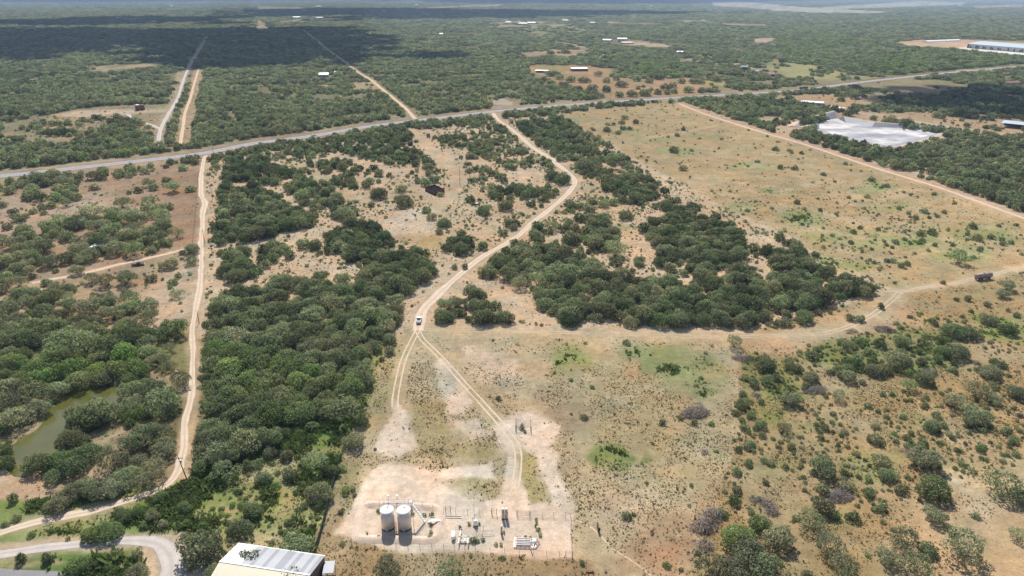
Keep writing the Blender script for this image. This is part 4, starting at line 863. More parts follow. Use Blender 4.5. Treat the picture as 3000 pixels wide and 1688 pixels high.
hand(0, 3, .6, [(2040, 1260, 215, .42), (2420, 1000, 130, .40), (1870, 795, 82, .68), (2280, 470, 165, .45), (1385, 845, 78, .75), (1625, 690, 84, .75), (930, 1070, 115, .82), (1130, 1040, 140, .78), (1250, 880, 105, .75), (820, 1380, 115, .7), (1395, 1260, 58, .35), (1390, 1460, 125, .45), (220, 1300, 60, .2), (480, 1310, 55, .15), (150, 700, 55, .45), (600, 770, 120, .4), (760, 660, 150, .5), (950, 650, 150, .55), (1130, 620, 130, .5), (1440, 560, 165, .5), (1290, 490, 130, .45), (1580, 440, 160, .5), (1400, 350, 120, .5), (1640, 250, 150, .5), (1480, 140, 170, .5), (1660, 90, 160, .55), (1290, 160, 110, .5), (600, 350, 150, .72), (420, 370, 150, .68), (900, 260, 150, .62), (750, 160, 170, .62), (60, 360, 110, .8), (40, 220, 90, .8), (1150, 640, 110, .45), (850, 560, 110, .5), (1550, 880, 90, .6), (760, 640, 110, .45)])
hand(0, 3, .75, [(320, 1050, 52), (520, 1010, 42), (735, 1000, 32), (1150, 1260, 66, .55), (1110, 1390, 52, .4), (690, 1080, 30), (1640, 950, 66, .5), (1450, 960, 60), (180, 880, 60, .6), (1800, 620, 36), (60, 940, 50, .6), (1200, 1230, 50, .5), (1580, 780, 56), (1940, 1380, 60, .4)], 'shrub')
hand(0, 2, .8, [(1010, 1330, 200, .62), (850, 1400, 180, .72), (1300, 1230, 120, .5), (1330, 1080, 120, .6), (1660, 1240, 200, .30), (1560, 1080, 150, .5), (1830, 980, 125, .48), (1450, 1010, 95, .6), (1050, 960, 120, .62), (1190, 900, 150, .8), (1370, 870, 135, .82), (1260, 730, 165, .92), (800, 990, 150, .72), (700, 900, 160, .85), (600, 1080, 130, .5), (400, 1130, 180, .6), (250, 1060, 160, .72), (385, 1270, 140, .5), (160, 1270, 190, .45), (90, 1120, 180, .5), (190, 1390, 165, .5), (20, 1449, 130, .75), (500, 960, 150, .88), (370, 890, 150, .86), (230, 950, 130, .8), (560, 880, 120, .8), (880, 840, 110, .8), (30, 740, 100, .55), (100, 700, 110, .6), (1520, 780, 90, .45), (1700, 820, 90, .5)])
hand(0, 2, .5, [(1080, 130, 82), (1320, 160, 112), (1780, 95, 82), (280, 170, 86), (470, 260, 82, .4), (1520, 310, 92), (1735, 480, 150, .62), (900, 270, 160), (1150, 310, 120), (870, 640, 190, .52), (1270, 420, 100), (1490, 610, 135, .45), (1710, 650, 85, .5), (200, 360, 110), (350, 380, 76), (490, 400, 120, .35), (700, 210, 110), (610, 330, 110), (960, 360, 90, .3), (1290, 400, 90, .35)])
hand(0, 1, .5, [(1300, 262, 64), (965, 352, 88), (1040, 360, 52), (1455, 300, 54), (1845, 262, 56), (1670, 240, 38), (1500, 430, 78), (1750, 480, 84), (1680, 400, 60), (1915, 476, 58), (1300, 336, 46), (950, 455, 62), (570, 572, 72, .62), (760, 566, 72, .55), (670, 628, 76), (1235, 640, 104, .6), (1510, 600, 62), (1490, 660, 72), (1600, 690, 92), (1690, 660, 62), (620, 838, 118), (925, 750, 165), (1140, 740, 104), (1000, 880, 122), (840, 790, 92), (1370, 790, 122), (1650, 770, 112), (1370, 880, 92), (1785, 940, 84), (1610, 990, 112), (1290, 970, 104), (1460, 1010, 92), (1140, 930, 104), (680, 970, 98, .35), (240, 950, 112, .25), (150, 1045, 104, .5), (430, 660, 60), (335, 698, 50), (140, 710, 52), (200, 780, 72), (75, 860, 62), (30, 632, 50), (1165, 1105, 124), (1345, 1120, 132, .58), (925, 1165, 112), (700, 1190, 112), (820, 1030, 112), (500, 1235, 112), (830, 1210, 92, .58), (780, 1310, 84), (450, 1090, 120), (300, 1060, 84), (200, 1165, 92), (1935, 1095, 86), (1930, 1205, 86, .5), (1710, 1250, 92), (1520, 1380, 66), (1790, 1345, 42), (1740, 1410, 52), (1270, 1410, 112), (1070, 1435, 112), (930, 1392, 84), (560, 1430, 52), (300, 1315, 92), (200, 1440, 104), (400, 410, 120, .42), (560, 360, 95, .42), (640, 410, 84), (330, 490, 80), (230, 430, 60), (110, 500, 64), (800, 360, 62)])
hand(1, 1, .35, [(1180, 545, 42, .15), (1250, 545, 92, .3), (1490, 620, 100, .35), (1715, 690, 56, .6), (1765, 760, 60, .55), (1890, 830, 82, .35), (1848, 900, 46, .4), (1985, 1000, 76), (2060, 1100, 100, .35), (2105, 1250, 36, .45), (1995, 1255, 36, .4), (905, 750, 112), (955, 830, 84, .25), (1715, 425, 66), (1790, 385, 60), (1855, 525, 40, .45), (1155, 630, 42), (2150, 580, 62), (2290, 700, 80), (2375, 530, 60), (2505, 660, 88), (1460, 480, 66, .55), (1140, 400, 52), (2400, 480, 60), (2340, 1330, 104, .25)])
hand(2, 1, .35, [(390, 870, 92, .45), (230, 945, 76, .4), (590, 1010, 108, .3), (670, 775, 72), (580, 800, 52, .45), (1045, 1120, 130, .5), (1275, 1190, 52), (360, 208, 54), (490, 170, 62), (935, 388, 72), (1105, 590, 66), (575, 608, 50), (1145, 750, 84, .25), (500, 395, 100, .3), (400, 360, 90, .3), (840, 210, 80, .3), (720, 270, 120, .25), (1020, 190, 100, .3), (1140, 240, 60)])
hand(1, 2, .4, [(1410, 190, 118, .5), (1310, 250, 80, .55)])
hand(1, 2, .35, [(1860, 150, 44)], 'shrub')
hand(2, 0, .4, [(1085, 978, 48, .3), (1205, 970, 60), (1330, 965, 70), (945, 925, 58), (800, 915, 62, .45), (1095, 875, 66, .5), (950, 830, 52, .45), (720, 830, 70, .45), (580, 825, 62, .45), (480, 800, 56, .4), (415, 765, 80, .3), (865, 765, 44), (1050, 805, 44), (1250, 815, 52), (1375, 835, 48), (1540, 905, 60), (1620, 880, 46), (1470, 950, 48), (1560, 950, 40), (1625, 940, 44), (1710, 840, 44), (1765, 930, 60, .5), (1830, 840, 60, .45), (1900, 845, 40), (2005, 860, 26), (1400, 910, 30), (1320, 880, 26), (1265, 900, 34, .5), (520, 655, 44), (600, 600, 60, .3), (690, 575, 52), (545, 540, 60), (390, 545, 54), (300, 635, 70, .25), (430, 620, 60), (790, 560, 52), (930, 600, 48), (1480, 800, 66)])
hand(3, 0, .35, [(210, 1020, 56, .45), (730, 1020, 44), (860, 995, 60, .3), (1050, 1205, 46, .4), (800, 1165, 56), (390, 1270, 90, .3), (1210, 1250, 92, .3), (1390, 1280, 86, .3), (1540, 1290, 44), (1150, 930, 40), (1690, 1185, 44, .3), (1945, 1220, 26), (340, 935, 34), (50, 970, 46), (525, 920, 24), (1000, 940, 56), (2300, 860, 70, .35), (1670, 785, 50)])

for e in [(Z2(480, 625), 7, .45), (Z2(310, 690), 6, .3), (Z2(670, 625), 5, .6), (Z2(560, 950), 14, .72), (Z2(640, 955), 9, .4), (Z2(740, 935), 7, .35), (Z2(985, 1015), 8, .45), (Z2(1080, 1025), 7, .5), (Z2(1745, 540), 6, .75), (Z2(1750, 610), 4, .7), (Z2(1730, 670), 4, .75), (Z2(1790, 735), 8, .75), (Z2(1820, 845), 6, .6), (Z2(1140, 790), 4, .3), (Z2(1540, 885), 6, .5), (Z2(1640, 890), 6, .5), (Z1(795, 430), 10, .72), (Z1(1870, 970), 11, .45), (Z1(1880, 880), 8, .4), (Z1(1880, 720), 7, .3), (Z1(1900, 500), 9, .5), (Z1(1740, 510), 8, .3), (Z1(1480, 490), 8, .2), (Z1(780, 975), 7, .4), (Z1(540, 900), 4, .7), (Z3(1150, 1000), 11, .5), (Z3(1260, 1130), 6, .3), (Z2(510, 1230), 6, .6)]:
    H.append((e[0], e[1], e[2], 'shrub'))
# collect every tree and shrub as rows: X, Y, radius, height, tint, is_shrub, hand
rows = []
for (px, rp, tint, kind) in H:
    X, Y, t = ground_at(*px); r = rp * float(t) / F
    if kind == 'tree': hgt = min(8.5, max(2.6, r * random.uniform(1.0, 1.25)))
    else: hgt = max(.9, r * random.uniform(.95, 1.2))
    rows.append((float(X), float(Y), r, hgt, tint, 0 if kind == 'tree' else 1, 1))
hand_xy = np.array([(r[0], r[1], r[2]) for r in rows])
ROADS = [(HWY, 21), (LANE, 3.0), (CALI, 4.5), (WHITE, 4.2), (TRK_L, 3), (TRK_R, 3), (SEND, 5.5), (SEND2, 4.5), (NWRD, 5), (ROW, 3), (DRIVE, 3.5), (RTRK, 7), (RTRK2, 3), (PTRK, 5), (PENTRK, 3.5), (LOOP, 4), (PITRD, 5), (EINV, 3)]
def cover_at(X, Y, eye=3.0):
    u, v, dep = sight(X, Y, eye); n = X.size      # look the crown up by its middle, not by its foot
    cov = np.full(n, .9); rad = np.full(n, 4.0); tin = np.full(n, .35); shr = np.zeros(n)
    wob = np.clip(2 * F / np.maximum(dep, 50) * 1.5, 0, 30)
    uu = u + (fbm(X, Y, 11, 21) - .5) * wob; vv = v + (fbm(X, Y, 11, 23) - .5) * wob * .6
    for poly, c_, r_, t_, s_ in VL:
        m = in_poly(uu, vv, poly); cov[m] = c_; rad[m] = r_; tin[m] = t_; shr[m] = s_
    sp_ = fbm(X, Y, 48, 411, 4); cov = np.where((Y > 850) & (sp_ > .62), cov * .35, cov)
    return cov, rad, tin, shr, u, v
def road_clear(X, Y, extra=0.0):
    ok = np.ones(X.size, bool)
    for cl, w in ROADS:
        c = cl[::4] + [cl[-1]]
        xs = [p.x for p in c]; ys = [p.y for p in c]; pad = w + 8
        m = (X > min(xs) - pad) & (X < max(xs) + pad) & (Y > min(ys) - pad) & (Y < max(ys) + pad)
        if m.any():
            d = seg_dist(X[m], Y[m], c); ok[np.where(m)[0]] &= d > w + (extra[m] if hasattr(extra, 'shape') else extra)
    return ok
def jitter_grid(d0, d1, step, half_deg=43):
    y1 = d1; x1 = d1 * math.tan(math.radians(half_deg))
    X, Y = np.meshgrid(np.arange(-x1, x1, step), np.arange(d0 * .7, y1, step))
    X = X.ravel() + rng.uniform(-.46, .46, X.size) * step; Y = Y.ravel() + rng.uniform(-.46, .46, Y.size) * step
    a = np.abs(np.arctan2(X, Y)) < math.radians(half_deg); d = Y
    m = a & (d >= d0) & (d < d1); return X[m], Y[m]
bands = [(60, 420, 4.6, .88), (420, 1000, 4.9, .80), (1000, 1700, 7.0, 1.2), (1700, 2800, 11, 1.9), (2800, 4500, 18, 3.0), (4500, 7500, 32, 5.0), (7500, 15000, 62, 9)]
far_rows = []
for bi, (d0, d1, step, mul) in enumerate(bands):
    X, Y = jitter_grid(d0, d1, step, 43 if d0 < 400 else 41)
    cov, rad, tin, shr, u, v = cover_at(X, Y)
    clump = fbm(X, Y, 26 if d0 < 1700 else 26 * mul, 61, 4); lo = np.clip(cov, 0, 1)
    q = np.clip((clump - .5) * 2.3 + .5, 0, 1)
    thr = np.where(lo > .9, lo - .02, lo)
    acc = (q < thr * 1.0 + (rng.random(X.size) - .5) * .3) & (rng.random(X.size) < np.clip(lo * 1.3 + .1, 0, 1)) & (lo > 0) & (rng.random(X.size) < np.where(lo < .15, lo * 6, 1))
    r = rad * mul * rng.uniform(.42, 1.28, X.size)
    r = np.where(rng.random(X.size) < .12, r * 1.25, r)
    acc &= road_clear(X, Y, r * .55)
    if d0 < 1000:
        for hx, hy, hr in hand_xy: acc &= ((X - hx) ** 2 + (Y - hy) ** 2) > (hr * .7 + r * .6) ** 2 if hy < d1 + 10 and hy > d0 - 10 else True
    acc &= ~in_poly(X, Y, pond_xy)
    X, Y, r, tin, dd = X[acc], Y[acc], r[acc], tin[acc], Y[acc]
    tn = np.clip(tin + (fbm(X, Y, 60, 71, 3) - .5) * .5 + rng.normal(0, .10, X.size), 0, 1)
    h = np.clip(r / mul * rng.uniform(.95, 1.25, X.size), 2.2, 7.5)
    arr = np.stack([X, Y, r, h, tn, np.zeros(X.size), np.zeros(X.size)], 1)
    far_rows.append(arr)
# shrubs between the trees
X, Y = jitter_grid(60, 430, 2.5, 42); X2, Y2 = jitter_grid(430, 950, 3.4, 41); X = np.concatenate([X, X2]); Y = np.concatenate([Y, Y2])
cov, rad, tin, shr, u, v = cover_at(X, Y, .5)
cl_ = fbm(X, Y, 12, 91, 3)
acc = (rng.random(X.size) < shr * np.clip((cl_ - .30) * 3.2, 0, 1.6)) & (shr > 0)
rs = np.exp(rng.normal(-.34, .42, X.size)); rs = np.clip(rs, .35, 2.2) * np.where(Y > 430, 1.2, 1)
acc &= road_clear(X, Y, rs * .6) & ~in_poly(X, Y, pond_xy)
X, Y, rs, tin = X[acc], Y[acc], rs[acc], tin[acc]
sh = np.stack([X, Y, rs, rs * rng.uniform(.8, 1.2, X.size), np.clip(tin + .1 + rng.normal(0, .14, X.size), 0, 1), np.ones(X.size), np.zeros(X.size)], 1)
ALL = np.concatenate([np.array(rows)] + far_rows + [sh])
print('plants', len(ALL), 'hand', len(rows), [len(a) for a in far_rows], 'shrubs', len(sh))
# ------------------------------------------------------------------ plant: the ones that show largest singly, the rest as one mass
u_, v_, dep_ = sight(ALL[:, 0], ALL[:, 1]); rpx = ALL[:, 2] * F / np.maximum(dep_, 30)
near_frame = (u_ > -60) & (u_ < 3060) & (v_ < 1790) & (v_ > -20)
in_frame = (u_ > 0) & (u_ < 3000) & (v_ < 1730)
def top(mask, n):
    i = np.where(mask)[0]; return i[np.argsort(-rpx[i])][:n]
tree_i = top(in_frame & (ALL[:, 5] == 0) & (ALL[:, 1] < 900), 300)
shrub_i = top(in_frame & (ALL[:, 5] == 1), 300)
LANDMARKS = [('the olive-green pond', D(150, 1090)), ('the two white storage tanks', D(998, 1310)), ('the green screened fence', D(832, 1270)),
    ('the metal-roofed barn', D(690, 1400)), ('the power pole at the lane bend', D(470, 1206)), ('the pole beside the gravel road', D(153, 1283)),
    ('the fenced wellhead', D(1315, 1075)), ('the white pickup', D(1053, 800)), ('the rusty tank trailer', D(2470, 690)), ('the dark rusty pens', D(1095, 478)),
    ('the white-roofed pasture shed', D(246, 618)), ('the dark pickup in the pasture', D(347, 665)), ('the sandy field corner', D(2262, 735)),
    ('the asphalt yard', D(120, 1440)), ('the round brush pile in open grass', D(1745, 1040)), ('the long brush heap', D(1775, 1320)),
    ('the skid-mounted pipe rack', D(1322, 1368)), ('the crumpled white sheets', D(99, 732)), ('the bend of the white road', D(1440, 460)),
    ('the highway fence line', D(300, 440)), ('the grey brush pile by the lone leaning tree', D(1865, 905)), ('the two grey brush heaps in dark scrub', D(2215, 830)),
    ('the big brush heap among green shrubs', D(2110, 1250)), ('the grey branch pile by the slender tree', D(2050, 980)), ('the gravel junction', D(410, 1390)),
    ('the sandy bank', D(230, 1150)), ('the sandy lane', D(484, 900)), ('the two-rut track fork', D(1050, 835)), ('the bottom right picture corner', D(2575, 1449)), ('the grey gravel mast', D(2231, 162))]
ORD = ['nearest', 'second nearest', 'third nearest', 'fourth nearest', 'fifth nearest', 'sixth nearest', 'seventh nearest', 'eighth nearest', 'ninth nearest', 'tenth nearest', 'eleventh nearest', 'twelfth nearest', 'thirteenth nearest', 'fourteenth nearest']
def plant_labels(idx, kindword, grp):
    lm = np.array([l[1] for l in LANDMARKS]); out = {}; bins = {}
    for i in idx:
        du = u_[i] - lm[:, 0]; dv = (v_[i] - rpx[i] * .5) - lm[:, 1]; d = np.hypot(du, dv * 1.3); k = int(np.argmin(d))
        ang = 'right of' if abs(du[k]) > abs(dv[k]) * 1.2 and du[k] > 0 else 'left of' if abs(du[k]) > abs(dv[k]) * 1.2 else 'below' if dv[k] > 0 else 'above'
        t = ALL[i, 4]; cw = 'dark green' if t < .3 else 'grey-green' if t < .6 else 'mid green' if t < .78 else 'bright green'
        bins.setdefault((k, ang, cw), []).append((float(d[k]), i))
    for (k, ang, cw), L_ in bins.items():
        L_.sort()
        for n, (dd_, i) in enumerate(L_):
            pl = LANDMARKS[k][0]
            if len(L_) == 1: lab = f'{cw} {kindword}, the only such one just {ang} {pl}'; 
            elif n < 14: lab = f'{cw} {kindword}, {ORD[n]} {ang} {pl}'
            else: lab = f'{cw} {kindword} crowded among others {ang} {pl}'
            if len(lab.split()) > 16: lab = lab.replace('the only such one just ', '')
            out[i] = (lab, f'{grp} {ang} {pl}')
    return out
tl = plant_labels(tree_i, 'mesquite', 'mesquite trees'); sl = plant_labels(shrub_i, 'shrub', 'shrubs')
for n, i in enumerate(tree_i):
    X, Y, r, h, t, _, _ = ALL[i]; thin = (.44 < t < .62) and random.random() < .5
    root = empty('mesquite_tree', (X, Y, 0), random.uniform(0, 6.28)); tag(root, tl[i][0], 'tree', tl[i][1])
    tr = link('trunk', TRUNK[n % 6], root, (0, 0, 0), 0, (r, r, h)); cr = link('crown', (CROWN_THIN[n % 4] if thin else CROWN[n % NV] if .44 < t < .62 else CROWN_LOW[n % NV]), root, (0, 0, 0), 0, (r, r, h)); cr['tint'] = float(t)
for n, i in enumerate(shrub_i):
    X, Y, r, h, t, _, _ = ALL[i]
    o = link('shrub', BUSH[n % 6], None, (X, Y, 0), random.uniform(0, 6.28), (r, r, h)); o['tint'] = float(t)
    tag(o, sl[i][0], 'shrub', sl[i][1])

def joined(name, parts):
    b = bmesh.new(); me = bpy.data.meshes.new(name)
    for k, p in enumerate(parts):
        n0 = len(b.faces); b.from_mesh(p); b.faces.ensure_lookup_table()
        for f_ in b.faces[n0:]: f_.material_index = k
    b.to_mesh(me); b.free()
    for p in parts: me.materials.append(p.materials[0])
    return me
def proto_collection(name, meshes):
    c = bpy.data.collections.new(name)
    for i, m_ in enumerate(meshes):
        o = bpy.data.objects.new(f'{name}_variant_{i:02d}', m_); c.objects.link(o)
    return c
def scatter(name, coll, X, Y, sx, sz, tint, idx, label, cat, z=0.0):
    n = len(X); me = bpy.data.meshes.new(name); me.vertices.add(n)
    co = np.zeros((n, 3), np.float32); co[:, 0] = X; co[:, 1] = Y; co[:, 2] = z; me.vertices.foreach_set('co', co.ravel())
    a = me.attributes.new('scl', 'FLOAT_VECTOR', 'POINT'); s = np.stack([sx, sx * rng.uniform(.88, 1.12, n), sz], 1).astype(np.float32); a.data.foreach_set('vector', s.ravel())
    a = me.attributes.new('turn', 'FLOAT', 'POINT'); a.data.foreach_set('value', rng.uniform(0, 6.28, n).astype(np.float32))
    a = me.attributes.new('tint', 'FLOAT', 'POINT'); a.data.foreach_set('value', tint.astype(np.float32))
    a = me.attributes.new('pick', 'INT', 'POINT'); a.data.foreach_set('value', idx.astype(np.int32))
    me.update(); o = link(name, me)
    g = bpy.data.node_groups.new(name + '_growth', 'GeometryNodeTree')
    g.interface.new_socket('Geometry', in_out='INPUT', socket_type='NodeSocketGeometry'); g.interface.new_socket('Geometry', in_out='OUTPUT', socket_type='NodeSocketGeometry')
    gi = g.nodes.new('NodeGroupInput'); go = g.nodes.new('NodeGroupOutput'); ip = g.nodes.new('GeometryNodeInstanceOnPoints'); ci = g.nodes.new('GeometryNodeCollectionInfo')
    ci.inputs['Collection'].default_value = coll; ci.inputs['Separate Children'].default_value = True; ci.inputs['Reset Children'].default_value = True
    def na(nm, dt):
        q = g.nodes.new('GeometryNodeInputNamedAttribute'); q.data_type = dt; q.inputs['Name'].default_value = nm; return [s_ for s_ in q.outputs if s_.enabled and s_.name == 'Attribute'][0]
    cx = g.nodes.new('ShaderNodeCombineXYZ'); g.links.new(na('turn', 'FLOAT'), cx.inputs['Z'])
    g.links.new(gi.outputs[0], ip.inputs['Points']); g.links.new(ci.outputs[0], ip.inputs['Instance']); ip.inputs['Pick Instance'].default_value = True
    g.links.new(na('pick', 'INT'), ip.inputs['Instance Index']); g.links.new(cx.outputs[0], ip.inputs['Rotation']); g.links.new(na('scl', 'FLOAT_VECTOR'), ip.inputs['Scale'])
    g.links.new(ip.outputs[0], go.inputs[0])
    md = o.modifiers.new('growth', 'NODES'); md.node_group = g
    tag(o, label, cat, kind='stuff'); return o
rest = np.ones(len(ALL), bool); rest[tree_i] = False; rest[shrub_i] = False
near = [joined('brush_near', [CROWN[i], TRUNK[i % 6]]) for i in range(NV)]
near += [joined('brush_near_open', [CROWN_THIN[i], TRUNK[(i + 2) % 6]]) for i in range(4)]
near += [joined('brush_near_low', [CROWN_LOW[i], TRUNK[i % 6]]) for i in range(4)]
mid = [crown_mesh('brush_mid', 400 + i, 520, .112, kind='mound') for i in range(6)]
farm = [crown_mesh('brush_far', 430 + i, 170, .19, kind='mound') for i in range(5)]
vfar = [crown_mesh('brush_very_far', 460 + i, 70, .27) for i in range(4)]
bc = proto_collection('brush', near + mid + farm + vfar)
m = rest & (ALL[:, 5] == 0); A = ALL[m]; rp = rpx[m]; n = len(A)
ri = rng.random(n)
pick = np.where(rp > 22, np.where((A[:, 4] > .44) & (A[:, 4] < .62) & (rng.random(n) < .5), 8 + (ri * 3.999).astype(int), np.where((A[:, 4] > .44) & (A[:, 4] < .62), (ri * 7.999).astype(int), 12 + (ri * 3.999).astype(int))), np.where(rp > 9.5, 16 + (ri * 5.999).astype(int), np.where(rp > 5, 22 + (ri * 4.999).astype(int), 27 + (ri * 3.999).astype(int))))
scatter('mesquite_brush', bc, A[:, 0], A[:, 1], A[:, 2], A[:, 3], A[:, 4], pick, 'dense dark green mesquite brush covering the plain out to the horizon', 'brush')
bushfar = [crown_mesh('shrub_small', 480 + i, 110, .19, kind='bush') for i in range(4)]
sc_ = proto_collection('low_shrub', BUSH + bushfar)
m = rest & (ALL[:, 5] == 1); A = ALL[m]; rp = rpx[m]; n = len(A); ri = rng.random(n)
pick = np.where(rp > 9, (ri * 5.999).astype(int), 6 + (ri * 3.999).astype(int))
scatter('low_shrubs', sc_, A[:, 0], A[:, 1], A[:, 2], A[:, 3], A[:, 4], pick, 'small scattered shrubs between the trees and over the fields', 'shrubs')

# grass and weed tufts
def tuft_mesh(seed, n=16, w=.5, h=.9):
    r = np.random.default_rng(seed); V = []
    for i in range(n):
        a = r.uniform(0, 6.28); d = r.uniform(0, .5); c = np.array([math.cos(a) * d, math.sin(a) * d, 0]); b = r.uniform(0, 6.28)
        s = np.array([math.cos(b), math.sin(b), 0]) * w * r.uniform(.2, .4); tip = c * 1.9 + np.array([0, 0, h * r.uniform(.5, 1)])
        V += [c - s, c + s, tip + s * .5, tip - s * .5]
    return np_mesh('tuft', np.array(V), np.arange(len(V)).reshape(-1, 4), [MAT['tuft']])
tc_ = proto_collection('grass_tuft', [tuft_mesh(500 + i) for i in range(5)])
def sample_ground(X, Y):
    a = np.degrees(np.arctan2(X, Y)); ci = np.clip(np.searchsorted(az, a), 0, na - 1)
    d = np.hypot(X, Y) * np.maximum(np.cos(np.radians(a)), .62); rI = np.clip(np.searchsorted(ydist, d), 0, nr - 1)
    return base[rI, ci], tuft[rI, ci]
X, Y = jitter_grid(62, 215, .60, 42); X2, Y2 = jitter_grid(215, 480, 1.5, 41)
X = np.concatenate([X, X2]); Y = np.concatenate([Y, Y2])
gc, gt = sample_ground(X, Y); green = np.clip((gc[:, 1] - gc[:, 0]) * 14 + .45, 0, 1)
cl_ = fbm(X, Y, 7, 131, 4); acc = rng.random(X.size) < np.clip(gt * 1.15, 0, 1) * np.clip((cl_ - .33) * 3.4, 0, 1)
acc &= road_clear(X, Y, 0) & ~in_poly(X, Y, pond_xy)
X, Y, green = X[acc], Y[acc], green[acc]; n = len(X)
s = np.exp(rng.normal(-1.35, .40, n)) * (1 + green * 1.2) * np.where(green > .7, 1.75, 1) * np.where(Y > 215, 1.45, 1)
green = np.clip(green + rng.normal(0, .15, n), 0, 1)
scatter('grass_tufts', tc_, X, Y, s, s * np.where(green > .6, .75, .6), green, (rng.random(n) * 4.999).astype(int), 'small dry grass and weed tufts dotting the fields', 'grass tufts')
print('tufts', n, 'stuff trees', int((rest & (ALL[:, 5] == 0)).sum()))
# ------------------------------------------------------------------ built things
def G(p, z):
    X, Y, t = ground_at(*p); k = (CAM_H - z) / CAM_H; return Vector((float(X) * k, float(Y) * k, z))
def heading(v): return math.atan2(-v.x, v.y)          # local +Y points along v
# storage tanks
def storage_tank(c, topv, r, label):
    b = W(c); h = height_to(c, topv); root = empty('storage_tank', b); tag(root, label, 'storage tank', 'white storage tanks inside the dirt berm')
    MB().lathe([(r, .42), (r, h - .02)], 40).build('tank_shell', MAT['tank'], root, True)
    MB().lathe([(r + .012, .0), (r + .012, .42)], 40).build('base_band', MAT['tank_band'], root, True)
    MB().lathe([(r + .04, h - .08), (r + .04, h), (r * .5, h + .04), (.05, h + .07)], 40).build('tank_roof', MAT['white'], root, True)
    MB().lathe([(r + .06, h - .14), (r + .06, h - .07)], 40).build('rim', MAT['white'], root)
    MB().lathe([(.24, h + .05), (.24, h + .32), (.1, h + .36)], 12, (0, r * .55, 0)).build('hatch', MAT['galv'], root)
    MB().tube((0, -.3, h + .22), (0, r * .95, h + .14), .05, n=6).build('roof_pipe', MAT['galv'], root)
    MB().tube((0, -r - .02, .55), (0, -r - .14, .55), .32, n=14).build('manway', MAT['tank'], root)
    p = MB(); p.tube((.5, r + .1, .2), (.5, r + .1, h + .3), .06, n=6); p.tube((.5, r + .1, h + .3), (.3, r * .5, h + .2), .06, n=6); p.build('fill_pipe', MAT['white'], root)
    return b, h, r
tb1, th, tr_ = storage_tank(Z1(985, 742), Z1(950, 380)[1], 1.66, 'left of the two tall white cylindrical storage tanks with dark base band')
tb2, _, _ = storage_tank(Z1(1332, 752), Z1(1290, 385)[1], 1.66, 'right of the two tall white cylindrical storage tanks, beside the stair')
# catwalk and stair
MAT['grate'] = simple('steel_grating', (.20, .20, .21), .7, .2, .1, 3)
root = empty('catwalk', (tb1.x, tb1.y, 0)); tag(root, 'white steel catwalk behind the tank tops with three mushroom vents', 'catwalk')
dx = tb2.x - tb1.x; yb = tr_ + .55
MB().box((dx / 2 + .3, yb, th + .1), (dx + 3.2, .5, .05)).build('deck', MAT['grate'], root)
for s_ in (-.4, .4):
    m = MB(); m.tube((-1.2, yb + s_, th + 1.15), (dx + 1.9, yb + s_, th + 1.15), .035, n=5); m.tube((-1.2, yb + s_, th + .6), (dx + 1.9, yb + s_, th + .6), .028, n=5)
    for k in range(8): x = -1.2 + k * (dx + 3.1) / 7; m.tube((x, yb + s_, th + .1), (x, yb + s_, th + 1.15), .03, n=5)
    m.build('handrail', MAT['white'], root)
for x in (-1.1, dx / 2, dx + 1.8): MB().tube((x, yb, 0), (x, yb, th + .1), .07, n=6).build('leg', MAT['galv'], root)
for x in (-.1, dx / 2 + .05): 
    v_ = MB().tube((x, yb + .9, th - .2), (x, yb + .9, th + 1.5), .07, n=6).build('vent_pipe', MAT['white'], root)
    MB().lathe([(.1, th + 1.45), (.30, th + 1.5), (.30, th + 1.72), (.1, th + 1.8)], 12, (x, yb + .9, 0)).build('vent_cap', MAT['white'], v_)
foot = W(Z1(1760, 648)); topp = Vector((tb2.x + 1.9, tb2.y + yb - .2, th + .1)); root = empty('stair', (foot.x, foot.y, 0)); tag(root, 'steel open-tread stair climbing from the bermed floor to the tank tops', 'stair')
a = Vector((0, 0, 0)); b_ = topp - foot; sd = Vector((b_.y, -b_.x, 0)).normalized() * .38
for s_ in (-1, 1):
    MB().tube(a + sd * s_, b_ + sd * s_, .06, n=4).build('stringer', MAT['galv'], root)
    m = MB(); up = Vector((0, 0, 1.0)); m.tube(a + sd * s_ + up, b_ + sd * s_ + up, .04, n=5)
    for k in range(8): q = a.lerp(b_, k / 7) + sd * s_; m.tube(q, q + up, .03, n=4)
    m.build('handrail', MAT['white'], root)
tm = MB().box((0, 0, 0), (.74, .24, .04)).mesh('tread', MAT['galv']); ang = math.atan2(sd.y, sd.x)
for k in range(1, 22): q = a.lerp(b_, k / 22); link('tread', tm, root, q, ang)
# third vent beside the stair
q = W(Z1(1465, 330)); root = empty('vent_stack', q); tag(root, 'short white capped vent stack standing behind the stair', 'vent pipe')
MB().tube((0, 0, 0), (0, 0, 1.6), .12, n=8).build('stack_pipe', MAT['white'], root); MB().lathe([(.3, 1.5), (.34, 1.6), (.3, 1.95), (.1, 2.0)], 12).build('stack_cap', MAT['white'], root)
